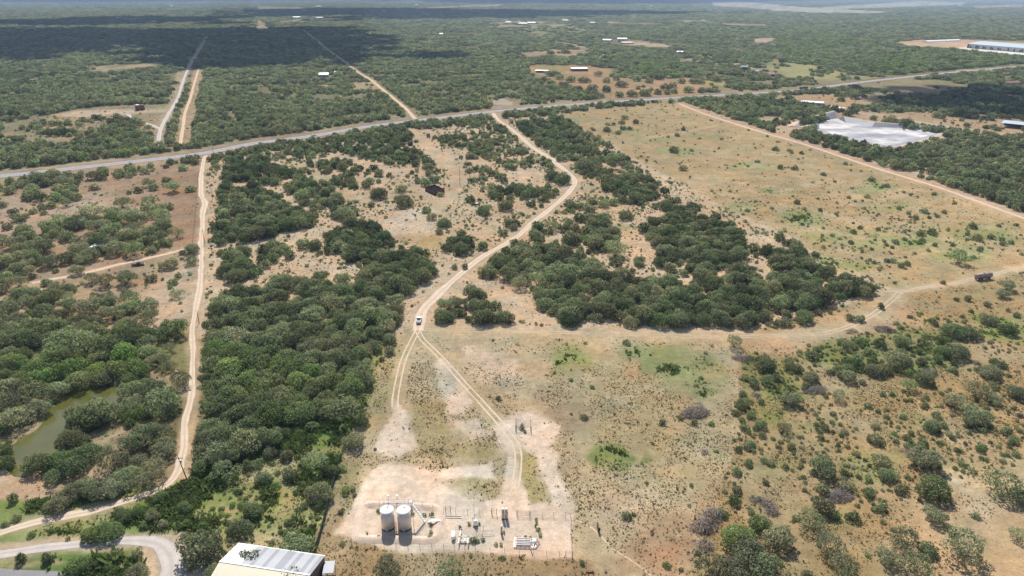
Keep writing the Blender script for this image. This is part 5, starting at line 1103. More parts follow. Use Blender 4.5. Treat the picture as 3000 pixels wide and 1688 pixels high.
# berm round the tanks
def ridge(name, pts, hw, h, mat, closed=True, lab=None):
    P = smooth_line([W(p) for p in pts + ([pts[0], pts[1]] if closed else [])], 1.0); P = P[:-1]
    rr = random.Random(5); V = []; prof = [(-1, .02), (-.55, .55), (-.12, 1), (.12, 1), (.55, .5), (1, .02)]
    for i, p in enumerate(P):
        t = (P[min(i + 1, len(P) - 1)] - P[max(i - 1, 0)]).normalized(); s = Vector((t.y, -t.x, 0)); k = rr.uniform(.88, 1.12)
        for o_, z in prof: q = p + s * o_ * hw * rr.uniform(.92, 1.08); V.append((q.x, q.y, z * h * k))
    n = len(prof); Fc = [(i * n + k, i * n + k + 1, i * n + n + k + 1, i * n + n + k) for i in range(len(P) - 1) for k in range(n - 1)]
    o = MB().add(V, Fc).build(name, mat, None, False); o['kind'] = 'structure'
    for p_ in o.data.polygons: p_.use_smooth = True
    return o
MAT['berm'] = simple('dirt_berm', (.47, .365, .28), .95, 0, .12, .7, (.30, .22, .17), .5)
ridge('dirt_berm', [Z1(560, 285), Z1(900, 285), Z1(1300, 300), Z1(1700, 320), Z1(1960, 350), Z1(2050, 450), Z1(2060, 680), Z1(2020, 900), Z1(1900, 1015), Z1(1600, 1020), Z1(1000, 1010), Z1(500, 1000), Z1(360, 985), Z1(350, 880), Z1(400, 600), Z1(450, 380)], 1.5, .65, MAT['berm'])
# stile over the berm
q = W(Z1(1975, 655)); root = empty('stile_walkway', q); tag(root, 'small arched white steel walkway with handrails stepping over the berm', 'walkway')
pr = [(-1.9, .1), (-1.1, .75), (1.1, .75), (1.9, .1)]
for (x0, z0), (x1, z1) in zip(pr[:-1], pr[1:]):
    MB().add([(x0, -.35, z0), (x0, .35, z0), (x1, .35, z1), (x1, -.35, z1)], [(0, 1, 2, 3)]).add([(x0, -.35, z0 + .07), (x0, .35, z0 + .07), (x1, .35, z1 + .07), (x1, -.35, z1 + .07)], [(0, 1, 2, 3)]).build('step_deck', MAT['white'], root)
for s_ in (-.36, .36):
    m = MB()
    for (x0, z0), (x1, z1) in zip(pr[:-1], pr[1:]): m.tube((x0, s_, z0 + .95), (x1, s_, z1 + .95), .035, n=5)
    for x0, z0 in pr: m.tube((x0, s_, z0), (x0, s_, z0 + .95), .03, n=5)
    m.build('handrail', MAT['white'], root)
# propane tank
q = W(Z2(180, 872)); root = empty('propane_tank', q, .06); tag(root, 'small white capsule-shaped fuel tank lying on two feet', 'gas tank')
MB().lathe([(.05, -1.3), (.3, -1.22), (.5, -.95), (.5, .95), (.3, 1.22), (.05, 1.3)], 16, (0, 0, .85), 'Y').build('tank_body', MAT['white'], root, True)
for y in (-.7, .7): MB().box((0, y, .2), (.7, .15, .42)).build('foot', MAT['white'], root)
MB().lathe([(.14, 1.3), (.14, 1.5)], 10).build('valve_cover', MAT['galv'], root)
# pipe manifold
def pipes(name, origin, runs, mat, label, cat, rad=.14, legs=(), extra=None):
    o_ = W(origin); root = empty(name, o_); tag(root, label, cat)
    for (p, q_) in runs:
        A_ = G(p[0], p[1]) - o_; B_ = G(q_[0], q_[1]) - o_; MB().tube(A_, B_, rad, n=8).build('pipe', mat, root)
    for p, z in legs: A_ = W(p) - o_; MB().tube(A_, A_ + Vector((0, 0, z)), rad * .7, n=6).build('leg', mat, root)
    return root, o_
r1, o1 = pipes('pipe_manifold', Z2(380, 950), [((Z2(330, 710), 1.1), (Z2(300, 840), 1.1)), ((Z2(300, 840), 1.1), (Z2(272, 980), 1.1)), ((Z2(290, 850), 1.15), (Z2(525, 850), 1.15)), ((Z2(465, 845), 1.1), (Z2(452, 980), 1.1)), ((Z2(395, 850), .9), (Z2(400, 930), .9)), ((Z2(340, 700), 1.5), (Z2(310, 720), .4)), ((Z2(315, 930), .6), (Z2(440, 930), .6))], MAT['white'], 'white pipe manifold of crossing headers on short legs beside the capsule tank', 'pipework', .13,
      [(Z2(330, 800), 1.1), (Z2(285, 1010), 1.1), (Z2(460, 1010), 1.1), (Z2(510, 930), 1.1)])
for p in (Z2(300, 850), Z2(465, 850), Z2(330, 720)): c_ = G(p, 1.2) - o1; MB().lathe([(.26, -.1), (.3, 0), (.26, .1)], 10, c_).build('valve_wheel', MAT['dark_steel'], r1)
pipes('pipe_rail', Z2(720, 850), [((Z2(745, 600), .5), (Z2(718, 830), .5)), ((Z2(722, 812), .35), (Z2(945, 815), .35)), ((Z2(735, 725), .2), (Z2(935, 725), .2)), ((Z2(935, 725), .2), (Z2(945, 812), .2))], MAT['galv'], 'low square of thin steel pipe laid out beside the vertical vessels', 'pipework', .05, [(Z2(745, 610), .6), (Z2(718, 840), .9)])
pipes('buried_pipe_run', Z2(150, 480), [((Z2(0, 455), .12), (Z2(330, 462), .12)), ((Z2(20, 492), .12), (Z2(340, 497), .12))], MAT['tank'], 'two parallel sand-coloured pipes lying on the pad towards the tanks', 'pipework', .10)
pipes('ground_pipe', Z1(1140, 860), [((Z1(1140, 640), .4), (Z1(1150, 830), .4)), ((Z1(1130, 850), .5), (Z1(1195, 850), .5)), ((Z1(1130, 890), .3), (Z1(1195, 890), .3))], MAT['rust'], 'short rusty connecting pipe between the feet of the two tanks', 'pipework', .10)
# vessels
def vessel(c, topv, r, mat, label, twin=False):
    b = W(c); h = height_to(c, topv); root = empty('vertical_vessel', b); tag(root, label, 'vessel', 'vertical process vessels on the pad')
    for k, x in enumerate((-r * 1.15, r * 1.15) if twin else (0,)):
        MB().lathe([(r, .3), (r, h - .3)], 16, (x, 0, 0)).build('vessel_shell', mat, root, True)
        MB().lathe([(r + .01, h - .32), (r * .9, h - .12), (r * .3, h)], 16, (x, 0, 0)).build('domed_top', MAT['white'], root, True)
        MB().lathe([(r + .06, 0), (r + .06, .3)], 16, (x, 0, 0)).build('skirt', MAT['dark_steel'], root)
    MB().tube((r * 2.4, 0, .2), (r * 2.4, 0, h * .7), .05, n=6).build('drain_pipe', MAT['galv'], root)
    m = MB(); 
    for s_ in (-.18, .18): m.tube((s_, -r - .2, .1), (s_, -r - .2, h), .02, n=4)
    for k in range(int(h / .35)): m.tube((-.18, -r - .2, .3 + k * .35), (.18, -r - .2, .3 + k * .35), .015, n=4)
    m.build('ladder', MAT['galv'], root)
MAT['vessel'] = simple('vessel_grey_paint', (.36, .33, .33), .5, 0, .08)
vessel(Z2(1150, 520), Z2(1145, 318)[1], .36, MAT['vessel'], 'taller pair of grey vertical vessels with white domed caps', True)
vessel(Z2(1092, 790), Z2(1085, 635)[1], .26, MAT['vessel'], 'shorter single grey vertical vessel nearer the capsule tank')
b = W(Z2(600, 640)); root = empty('heater_vessel', b); tag(root, 'squat white vessel with bent stack beside the thin mast', 'vessel', 'vertical process vessels on the pad')
MB().lathe([(.55, .2), (.6, .9), (.45, 1.5), (.1, 1.7)], 14).build('vessel_shell', MAT['white'], root, True); MB().tube((-.5, .3, .8), (-.8, .9, 2.0), .13, n=8).build('stack_pipe', MAT['white'], root); MB().lathe([(.6, 0), (.6, .22)], 14).build('skirt', MAT['dark_steel'], root)
b = W(Z2(580, 605)); h = height_to(Z2(580, 605), Z2(580, 190)[1]); root = empty('antenna_mast', b); tag(root, 'very thin tall steel mast rising from the middle of the pad', 'mast')
MB().tube((0, 0, 0), (0, 0, h), .06, .03, n=6).build('mast_pole', MAT['dark_steel'], root); MB().box((.2, 0, h * .45), (.5, .12, .35)).build('control_box', MAT['galv'], root)
# pipe rack skid
A0, A1, A2, A3 = W(Z2(1330, 1065)), W(Z2(1735, 1075)), W(Z2(1735, 915)), W(Z2(1335, 905)); o_ = A0
root = empty('pipe_rack_skid', o_); tag(root, 'white steel skid frame carrying brown pipes with a pointed hitch', 'skid')
for p, q_ in ((A0, A1), (A1, A2), (A2, A3), (A3, A0)): MB().tube(p - o_ + Vector((0, 0, .35)), q_ - o_ + Vector((0, 0, .35)), .13, n=4).build('frame_beam', MAT['white'], root)
for k in range(5):
    f_ = (k + .5) / 5; p = A0.lerp(A3, f_) - o_; q_ = A1.lerp(A2, f_) - o_; MB().tube(p.lerp(q_, .08) + Vector((0, 0, .75)), p.lerp(q_, .78) + Vector((0, 0, .75)), .12, n=8).build('pipe', MAT['white' if k % 2 else 'tank'], root)
for k in range(5):
    f_ = .08 + k * .2; p = A0.lerp(A1, f_) - o_; q_ = A3.lerp(A2, f_) - o_; MB().tube(p + Vector((0, 0, .55)), q_ + Vector((0, 0, .55)), .10, n=4).build('cross_beam', MAT['dark_steel' if k in (1, 3) else 'white'], root)
p = W(Z2(1640, 1090)) - o_; MB().tube(p, p + Vector((0, 0, 2.6)), .14, n=6).build('upright_pipe', MAT['white'], root)
p = W(Z2(1705, 985)) - o_; MB().lathe([(.62, 0), (.62, .7), (.45, 1.0), (.1, 1.15)], 16, p).build('round_drum', MAT['white'], root, True)
tip = W(Z2(1808, 985)) - o_
for p in (A1, A2): MB().tube(p - o_ + Vector((0, 0, .35)), tip + Vector((0, 0, .35)), .10, n=4).build('hitch_beam', MAT['dark_steel'], root)
# fenced wellhead
c0 = W(Z3(1150, 1010)); root = empty('wellhead_cage', c0); tag(root, 'low pipe-and-wire cage of posts fencing the weedy wellhead', 'fence')
cor = [W(Z3(905, 1080)) - c0, W(Z3(1475, 1100)) - c0, W(Z3(1470, 830)) - c0, W(Z3(930, 820)) - c0]
for i in range(4):
    p, q_ = cor[i], cor[(i + 1) % 4]; MB().tube(p, p + Vector((0, 0, 2.0)), .07, n=6).build('post', MAT['dark_steel'], root)
    m = MB()
    for z in (.5, 1.1, 1.7): m.tube(p + Vector((0, 0, z)), q_ + Vector((0, 0, z)), .025 if i % 2 == 0 else .04, n=4)
    for k in range(1, 6): w_ = p.lerp(q_, k / 6); m.tube(w_, w_ + Vector((0, 0, 1.8)), .02 if i % 2 == 0 else .04, n=4)
    m.build('rail_panel', MAT['dark_steel'], root)
c1 = W(Z3(1150, 960)); root = empty('wellhead', c1); tag(root, 'small rusty valve stack of the well inside the pipe cage', 'wellhead')
MB().lathe([(.35, 0), (.35, .2), (.18, .22), (.18, .9), (.32, .92), (.32, 1.0), (.16, 1.02), (.16, 1.7), (.25, 1.72), (.25, 1.85)], 12).build('valve_stack', MAT['rust'], root)
MB().tube((-.6, 0, 1.2), (.6, 0, 1.2), .10, n=8).build('side_outlet', MAT['rust'], root); MB().lathe([(.28, -.04), (.28, .04)], 12, (.75, 0, 1.2), 'X').build('valve_wheel', MAT['rust_red'], root)

# ------------------------------------------------------------------ fences
def wire_fence(pts, label, h=1.3, gap=4.0, rad=.05, mat='wood', wires=(.4, .8, 1.2), cat='fence', group=None):
    P = [W(p) for p in pts]; o_ = P[0]; root = empty('wire_fence', o_); tag(root, label, cat, group); pm = MB().tube((0, 0, 0), (0, 0, h), rad, n=5).mesh('post', MAT[mat]); m = MB(); prev = None
    for a, b in zip(P[:-1], P[1:]):
        n = max(1, round((b - a).length / gap))
        for k in range(n + (b is P[-1])): link('post', pm, root, a.lerp(b, k / n) - o_)
        for z in wires: m.tube(a - o_ + Vector((0, 0, z * h / 1.3)), b - o_ + Vector((0, 0, z * h / 1.3)), .012, n=3, caps=False)
    m.build('wire', MAT['dark_steel'], root)
wire_fence([Z1(215, 1100), Z1(500, 1165), Z1(900, 1180), Z2(0, 1070), Z2(600, 1120), Z2(1150, 1150), Z2(1700, 1190), Z2(2420, 1235)], 'thin wire fence of slim posts along the near edge of the pad', 1.5, 3.0, .045, 'dark_steel')
wire_fence([Z2(2425, 1235), Z2(2405, 900), Z2(2395, 500), Z2(2290, 480)], 'wire fence with a braced corner along the right edge of the pad', 1.6, 3.0, .06, 'dark_steel')
wire_fence([Z1(500, 300), Z1(1100, 300 - 60), Z1(1700, 300), Z2(0, 400), Z2(900, 440), Z2(1640, 470), Z2(2290, 490)], 'slim wire fence along the far edge of the pad', 1.5, 3.4, .04, 'dark_steel')
wire_fence([Z1(215, 1100), Z1(330, 1170)], 'rusty braced corner of pipe posts left of the tanks', 1.8, 2.0, .07, 'rust')
wire_fence([D(500, 432), D(494, 500), D(490, 560), D(484, 620)], 'line of thin wooden posts and wire left of the dirt lane', 1.4, 6, .08)
wire_fence([D(0, 452), D(250, 426), D(490, 397)], 'wire fence running along the near side of the highway by the pasture', 1.3, 6, .07)
wire_fence([D(1405, 281), D(1540, 267), D(1700, 256)], 'wire fence between the highway and the grassy right field', 1.3, 7, .08)
for (a, b, lab, hh) in ((Z2(35, 385), Z2(128, 390), 'leftmost narrow pipe gate frame on the far side of the pad', 2.0), (Z2(908, 425), Z2(1000, 437), 'middle narrow pipe gate frame beside the tall vessels', 2.0), (Z2(1378, 465), Z2(1622, 478), 'wide pipe gate on the far right side of the pad', 1.9), (Z2(2300, 1225), Z2(2425, 1245), 'short braced pipe panel at the near right pad corner', 1.7)):
    A_, B_ = W(a), W(b); root = empty('pipe_gate', A_); tag(root, lab, 'gate', 'pipe gates round the pad')
    for p in (Vector((0, 0, 0)), B_ - A_): MB().tube(p, p + Vector((0, 0, hh)), .07, n=6).build('post', MAT['dark_steel'], root)
    for z in (.3, .8, 1.3, 1.7): MB().tube(Vector((0, 0, z)), B_ - A_ + Vector((0, 0, z)), .03, n=4).build('rail', MAT['dark_steel'], root)
# green screened fence
P = [W(T(1, 3, *p)) for p in ((862, 250), (800, 470), (752, 640), (700, 860), (642, 1070), (588, 1235))]; o_ = P[0]
root = empty('screened_fence', o_); tag(root, 'dark green mesh-screened fence dividing weeds from bare field', 'fence'); pm = MB().tube((0, 0, 0), (0, 0, 1.95), .05, n=5).mesh('post', MAT['dark_steel'])
L_ = [];
for a, b in zip(P[:-1], P[1:]):
    n = max(1, round((b - a).length / 3.0))
    for k in range(n): L_.append((a.lerp(b, k / n), a.lerp(b, (k + 1) / n)))
for a, b in L_:
    link('post', pm, root, a - o_); d_ = (b - a); s_ = Vector((d_.y, -d_.x, 0)).normalized() * .02; j = random.uniform(-.08, .05)
    pr_ = [a - o_ + s_ * 2, b - o_ + s_ * 2]; z1 = Vector((0, 0, 1.8 + j)); z0 = Vector((0, 0, .04))
    MB().add([pr_[0] + z0, pr_[1] + z0, pr_[1] + z1, pr_[0] + z1, pr_[0] + z0 + s_, pr_[1] + z0 + s_, pr_[1] + z1 + s_, pr_[0] + z1 + s_], [(0, 1, 2, 3), (7, 6, 5, 4), (3, 2, 6, 7), (0, 4, 5, 1)]).build('screen_panel', MAT['screen'], root)
link('post', pm, root, L_[-1][1] - o_)

# ------------------------------------------------------------------ barn at the bottom edge
ez, rz_ = 3.6, 5.0
E1, E2 = G(D(597, 1367), ez), G(D(816, 1399), ez); R1 = G(D(566, 1414), rz_)
ax = (E2 - E1); Lb = ax.length; ax.normalize(); pe = Vector((ax.y, -ax.x, 0)); half = (R1 - E1).dot(pe)
if half < 0: pe = -pe; half = -half
root = empty('metal_barn', (E1.x, E1.y, 0), math.atan2(ax.y, ax.x)); tag(root, 'long metal-roofed barn with grey, white and cream roof sheets', 'barn')
# local: x along the ridge, y = -away from E1 towards the camera
npan = round(Lb / 1.0); wpan = Lb / npan; sgn = -1
def slope_panel(mat, x0, w, y0, z0, y1, z1):
    b = MB(); n = 4
    for k in range(n):
        xa = x0 + w * k / n; xb = x0 + w * (k + 1) / n; rib = .03
        b.add([(xa, y0, z0), (xa + rib, y0, z0 + .035), (xa + 2 * rib, y0, z0), (xb, y0, z0), (xa, y1, z1), (xa + rib, y1, z1 + .035), (xa + 2 * rib, y1, z1), (xb, y1, z1)], [(0, 1, 5, 4), (1, 2, 6, 5), (2, 3, 7, 6)])
    return b.mesh('roof_panel', mat)
pw = slope_panel(MAT['roof_white'], 0, wpan, .25, ez - .1, -half, rz_); pg = slope_panel(MAT['roof_grey'], 0, wpan, .25, ez - .1, -half, rz_); pd = slope_panel(MAT['roof_grey_dark'], 0, wpan, .25, ez - .1, -half, rz_); pc = slope_panel(MAT['roof_cream'], 0, wpan, -half, rz_, -2 * half - .25, ez - .1)
for k in range(npan):
    link('roof_panel', pw if k < 5 else (pd if k % 3 == 1 or k % 7 == 0 else pg), root, (k * wpan, 0, random.uniform(0, .02))); link('roof_panel', pc, root, (k * wpan, 0, random.uniform(0, .02)))
MB().box((Lb / 2, -half, rz_ + .06), (Lb, .35, .05)).build('ridge_cap', MAT['roof_white'], root)
MB().box((Lb / 2, -.1, ez / 2 - .1), (Lb - .3, .12, ez - .25)).build('wall', MAT['wall_grey'], root); MB().box((Lb / 2, -2 * half + .1, ez / 2 - .1), (Lb - .3, .12, ez - .25)).build('wall', MAT['wall_grey'], root)
for x in (.1, Lb - .1):
    MB().prism([(-.1, 0), (-2 * half + .1, 0), (-2 * half + .1, ez - .3), (-half, rz_ - .15), (-.1, ez - .3)], x - .06, x + .06).build('gable_wall', MAT['wall_brown'], root)
MB().box((Lb / 2, .3, ez - .16), (Lb, .14, .12)).build('gutter', MAT['galv'], root)
q = W(T(1, 3, 690, 1440)); root = empty('lean_to', q, .1); tag(root, 'small grey-roofed lean-to with white end beside the barn', 'shed')
MB().box((1.2, 0, 2.3), (2.4, 3.6, .12)).build('roof', MAT['wall_grey'], root); MB().box((.3, 0, 1.1), (.5, 4.0, 2.2)).build('wall', MAT['white'], root)
for x in (2.2,): 
    for y in (-1.6, 1.6): MB().tube((x, y, 0), (x, y, 2.3), .08, n=6).build('post', MAT['wood'], root)

# ------------------------------------------------------------------ buildings in the distance
def house(name, fl, fr, depth, h, roof, wall, label, cat='house', gable=True, nwin=3, group=None, over=.5, openf=False):
    A_, B_ = W(fl), W(fr); ax = B_ - A_; L = ax.length; ax.normalize(); root = empty(name, A_, math.atan2(ax.y, ax.x)); tag(root, label, cat, group)
    if openf:
        MB().box((L / 2, depth, h / 2), (L, .2, h)).build('wall', MAT[wall], root)
        for k in range(5):
            for y in (.1, depth * .5): MB().box((L * k / 4 * .98 + .1, y, h / 2), (.18, .18, h)).build('post', MAT['dark_steel'], root)
    else:
        MB().box((L / 2, depth / 2, h / 2), (L, depth, h)).build('wall', MAT[wall], root)
        ww = max(.9, L * .05)
        for k in range(nwin):
            x = L * (k + .5) / nwin; 
            if k == nwin // 2: MB().box((x, -.03, 1.05 * h / 2.8), (ww, .1, 2.1 * h / 2.8)).build('door', MAT['wall_brown'], root)
            else:
                w_ = MB().box((x, -.03, h * .55), (ww, .1, h * .35)).build('window', MAT['glass'], root)
    rh = min(1.8, depth * .14) + .5
    if gable:
        r_ = MB().prism([(-over, h - .1), (depth / 2, h + rh), (depth + over, h - .1), (depth + over, h - .22), (depth / 2, h + rh - .14), (-over, h - .22)], -over, L + over).build('roof', MAT[roof], root)
        for x in (.1, L - .1): MB().prism([(0.02, h - .2), (depth - .02, h - .2), (depth / 2, h + rh - .2)], x - .09, x + .09).build('gable_wall', MAT[wall], root)
    else: MB().prism([(-over, h + .02), (depth + over, h + .5), (depth + over, h + .68), (-over, h + .2)], -over, L + over).build('roof', MAT[roof], root)
    return root
house('long_shed', Z6(65, 415), Z6(200, 418), 9, 3, 'roof_white', 'wall_brown', 'long low dark shed with white roof at the left of the ranch yard', 'shed', False, openf=True)
house('ranch_house', Z6(462, 402), Z6(635, 400), 16, 4, 'roof_white', 'wall_brown', 'wide white-roofed ranch house behind the tree-dotted orange field', nwin=5, gable=False)
house('farm_shed', Z6(792, 80), Z6(880, 82), 18, 4, 'roof_white', 'wall_tan', 'left white-roofed shed of the pair above the ranch', 'shed')
house('farm_shed', Z6(955, 72), Z6(1058, 72), 22, 5, 'roof_white', 'wall_grey', 'right white-roofed shed of the pair above the ranch', 'shed')
house('tan_shed', Z6(1015, 106), Z6(1130, 104), 20, 3, 'roof_cream', 'wall_tan', 'flat tan-roofed low building just below the pair of white sheds', 'shed', False)
house('cottage', Z6(1590, 212), Z6(1655, 214), 10, 4, 'roof_white', 'wall_brown', 'small white-roofed cottage alone among dark trees right of centre', nwin=3)
house('trailer_home', Z6(2285, 368), Z6(2350, 370), 6, 3, 'roof_blue', 'wall_grey', 'small blue-grey trailer home in the sandy scrub above the highway', gable=False)
house('red_roof_house', Z6(2470, 448), Z6(2640, 456), 14, 3.2, 'roof_red', 'wall_brown', 'brown-red roofed house partly hidden by trees above the highway', nwin=5)
house('annex', Z6(2425, 418), Z6(2470, 420), 6, 3, 'roof_blue', 'wall_grey', 'small blue-roofed annex left of the brown-red roofed house', 'shed', False)
house('cabin', T(2, 0, 76, 692), T(2, 0, 122, 694), 8, 3, 'roof_grey', 'wall_grey', 'small grey cabin at the far left edge of the ranch trees', nwin=3)
for a, b, dp, hh, rf, wl, lab in ((T(2, 0, 510, 216), T(2, 0, 565, 216), 24, 5, 'roof_white', 'wall_brown', 'white-roofed house at the top edge of the pale hill clearing'), (T(2, 0, 780, 240), T(2, 0, 830, 241), 24, 5, 'roof_grey', 'wall_grey', 'grey house right of the pale hill clearing'),
    (T(2, 0, 62, 248), T(2, 0, 145, 250), 26, 5, 'roof_white', 'wall_tan', 'long white-roofed house on the left of the pale hill clearing'), (T(2, 0, 152, 240), T(2, 0, 228, 242), 22, 5, 'roof_blue', 'wall_grey', 'blue-grey roofed house next to the long white one'),
    (T(1, 0, 2512, 236), T(1, 0, 2565, 236), 22, 5, 'roof_white', 'wall_grey', 'pale house at the orange clearing left of the hill'), (T(1, 0, 636, 778), T(1, 0, 730, 776), 14, 4, 'roof_white', 'wall_grey', 'white metal shed alone in brush left of the straight sand track'),
    (T(1, 0, 795, 744), T(1, 0, 820, 743), 6, 3, 'roof_grey', 'wall_grey', 'tiny grey shed beside the lone white metal shed'), (T(1, 0, 1845, 360), T(1, 0, 1876, 360), 16, 5, 'roof_white', 'wall_brown', 'solitary white-roofed cabin deep in the upper brush'),
    (T(1, 0, 602, 78), T(1, 0, 646, 78), 50, 12, 'roof_white', 'wall_tan', 'large white hall beside the far green strip'), (T(1, 0, 1268, 122), T(1, 0, 1298, 122), 40, 9, 'roof_white', 'wall_tan', 'tiny white building far out under the cloud shadow'),
    (T(1, 0, 462, 203), T(1, 0, 528, 203), 30, 7, 'roof_white', 'wall_grey', 'white-roofed house in the far hamlet'), (T(1, 0, 385, 188), T(1, 0, 452, 186), 30, 7, 'roof_blue', 'wall_grey', 'blue-grey house at the left of the far hamlet'),
    (T(1, 0, 612, 193), T(1, 0, 680, 191), 30, 7, 'roof_grey', 'wall_tan', 'grey house at the right of the far hamlet'), (T(0, 0, 240, 300), T(0, 0, 330, 302), 18, 4, 'roof_grey', 'wall_grey', 'long grey roof inside the big cloud shadow at left'),
    (T(0, 0, 350, 284), T(0, 0, 382, 285), 16, 5, 'roof_blue', 'wall_grey', 'small pale blue roof inside the cloud shadow at left'), (T(0, 0, 1525, 238), T(0, 0, 1566, 238), 24, 8, 'roof_cream', 'roof_red', 'pinkish house on the thin sunlit strip'),
    (T(0, 0, 1714, 76), T(0, 0, 1736, 76), 40, 12, 'roof_white', 'wall_tan', 'tiny white house near the far end of the gravel road'), (T(3, 0, 1915, 66), T(3, 0, 1965, 66), 50, 10, 'roof_white', 'wall_tan', 'far white roof right of the pale grass plain'),
    (T(2, 0, 1390, 74), T(2, 0, 1404, 74), 30, 12, 'roof_white', 'wall_tan', 'tiny far white building in the upper right brush'), (T(1, 0, 1600, 58), T(1, 0, 1622, 58), 40, 10, 'roof_white', 'wall_grey', 'tiny white roof left of the far pale streak')):
    house('distant_house', a, b, dp, hh, rf, wl, lab, 'house', True, 3, 'far houses scattered in the brush')
house('poultry_shed', T(3, 0, 330, 1048), T(3, 0, 548, 1062), 9, 2.6, 'roof_white', 'wall_grey', 'long low white-roofed shed behind brush above the pale pit', 'shed', False)
house('white_block', T(3, 0, 600, 1104), T(3, 0, 742, 1124), 6, 3, 'roof_white', 'wall_grey', 'long white blockhouse beside the gravel track above the pit', 'shed', False, 5)
house('pump_hut', T(3, 0, 890, 1002), T(3, 0, 930, 1003), 4, 2.6, 'roof_white', 'wall_grey', 'tiny white hut at the edge of the orange clearing', 'hut', False)
house('open_shed', T(3, 0, 2335, 1280), T(3, 0, 2640, 1312), 16, 4.2, 'roof_blue', 'wall_brown', 'open-fronted machinery shed with blue-grey roof at the right edge', 'shed', False, openf=True)
house('low_house', T(3, 0, 2390, 858), T(3, 0, 2535, 856), 10, 3.4, 'roof_red', 'wall_tan', 'low house with reddish roof among trees at upper right')
tp = [W(Z6(1120, 400)), W(Z6(1205, 402)), W(Z6(1215, 415)), W(Z6(1125, 418))]; z_ = Vector((0, 0, .8)); o = MB().add([p for p in tp] + [p + z_ for p in tp], [(0, 1, 5, 4), (1, 2, 6, 5), (2, 3, 7, 6), (3, 0, 4, 7), (4, 5, 6, 7)]).build('swimming_pool', MAT['turq']); tag(o, 'pale turquoise pool half hidden by trees behind the ranch field', 'pool')
# big warehouse
fa = Z7(1342, 446); fb = Z7(3000, 588); hW = height_to(fa, Z7(1342, 352)[1]); A_, B_ = W(fa), W(fb); ax = B_ - A_; L = ax.length; ax.normalize()
root = empty('warehouse', A_, math.atan2(ax.y, ax.x)); tag(root, 'huge pale blue-grey packing warehouse with dark dock doors at upper right', 'warehouse'); dW = 75.0
MB().box((L / 2, dW / 2, hW / 2), (L, dW, hW)).build('wall', MAT['wall_grey'], root)
MB().prism([(-1, hW - .2), (dW / 2, hW + 5), (dW + 1, hW - .2), (dW + 1, hW - .6), (-1, hW - .6)], -1, L + 1).build('roof', MAT['roof_blue'], root)
MB().box((L / 2, -.3, .5), (L, .5, 1.0)).build('dock_base', MAT['rust_red'], root)
for x, s_ in ((1365, 1.6), (1420, 1), (1535, 1.3), (1577, 1.2), (1690, 1.2), (1733, 1), (1852, 1.2), (1893, 1), (2012, 1.1), (2056, .9), (2226, 1.2), (2355, 1.1), (2482, .9), (2526, 1.2), (2640, 1.2), (2700, 1)):
    f_ = (x - 1342) / (3000 - 1342); X0 = W((fa[0] + (fb[0] - fa[0]) * f_, fa[1] + (fb[1] - fa[1]) * f_)); x_ = (X0 - A_).length
    MB().box((x_, -.25, hW * .28 * s_ + .6), (2.9 * s_, .6, hW * .42 * s_)).build('dock_door', MAT['black'], root)
# hoop greenhouse
fa = Z7(505, 332); fb = Z7(1225, 300); A_, B_ = W(fa), W(fb); ax = B_ - A_; L = ax.length; ax.normalize(); hH = height_to(fa, Z7(505, 290)[1]) 
root = empty('hoop_house', A_, math.atan2(ax.y, ax.x)); tag(root, 'long white arched hoop building on the bare orange yard', 'hoop building')
pf = [(10 * (1 - math.cos(t)) , hH * math.sin(t)) for t in [math.pi * k / 10 for k in range(11)]]; MB().prism(pf, 0, L).build('arched_cover', MAT['white'], root, False)
for k in range(1, 9): MB().prism([(y - .0, z + .12) for y, z in pf], L * k / 9 - .4, L * k / 9 + .4).build('hoop_rib', MAT['roof_grey'], root)
# rusty tanks beyond the highway
for c, lab in ((T(0, 0, 1388, 1112), 'left of the two rusty brown tanks on the far pad'), (T(0, 0, 1436, 1106), 'right of the two rusty brown tanks on the far pad')):
    h = height_to(c, T(0, 0, 0, 1056)[1]); b = W(c); root = empty('rusty_tank', b); tag(root, lab, 'storage tank', 'rusty tanks beyond the highway'); r = 2.3
    MB().lathe([(r, 0), (r, h)], 24).build('tank_shell', MAT['rust'], root, True); MB().lathe([(r + .05, h), (r + .05, h + .1), (.1, h + .5)], 24).build('tank_roof', MAT['galv' if c[0] < 404.5 else 'rust_red'], root)
    MB().box((r + .2, 0, h / 2), (.3, .5, h)).build('ladder', MAT['rust_red'], root)
q = W(T(0, 0, 1120, 1085)); 
# communication mast
b = W(T(3, 0, 1200, 652)); h = height_to(T(3, 0, 1200, 652), T(3, 0, 1310, 190)[1]); root = empty('radio_mast', b); tag(root, 'very tall thin grey lattice radio mast above the upper right brush', 'mast')
m = MB(); w_ = .55
for k in range(3): a_ = k * 2.094; m.tube((w_ * math.cos(a_), w_ * math.sin(a_), 0), (w_ * math.cos(a_), w_ * math.sin(a_), h), .05, n=4)
m.build('mast_leg', MAT['galv'], root); m = MB(); n = int(h / 1.6)
for i in range(n):
    for k in range(3):
        a0_, a1_ = k * 2.094, (k + 1) * 2.094; m.tube((w_ * math.cos(a0_), w_ * math.sin(a0_), i * h / n), (w_ * math.cos(a1_), w_ * math.sin(a1_), (i + 1) * h / n), .03, n=3, caps=False)
m.build('lattice_brace', MAT['dark_steel'], root)
m = MB()
for k in range(3): a_ = k * 2.094 + .5; m.tube((0, 0, h * .9), (h * .5 * math.cos(a_), h * .5 * math.sin(a_), 0), .015, n=3)
m.build('guy_wire', MAT['galv'], root)
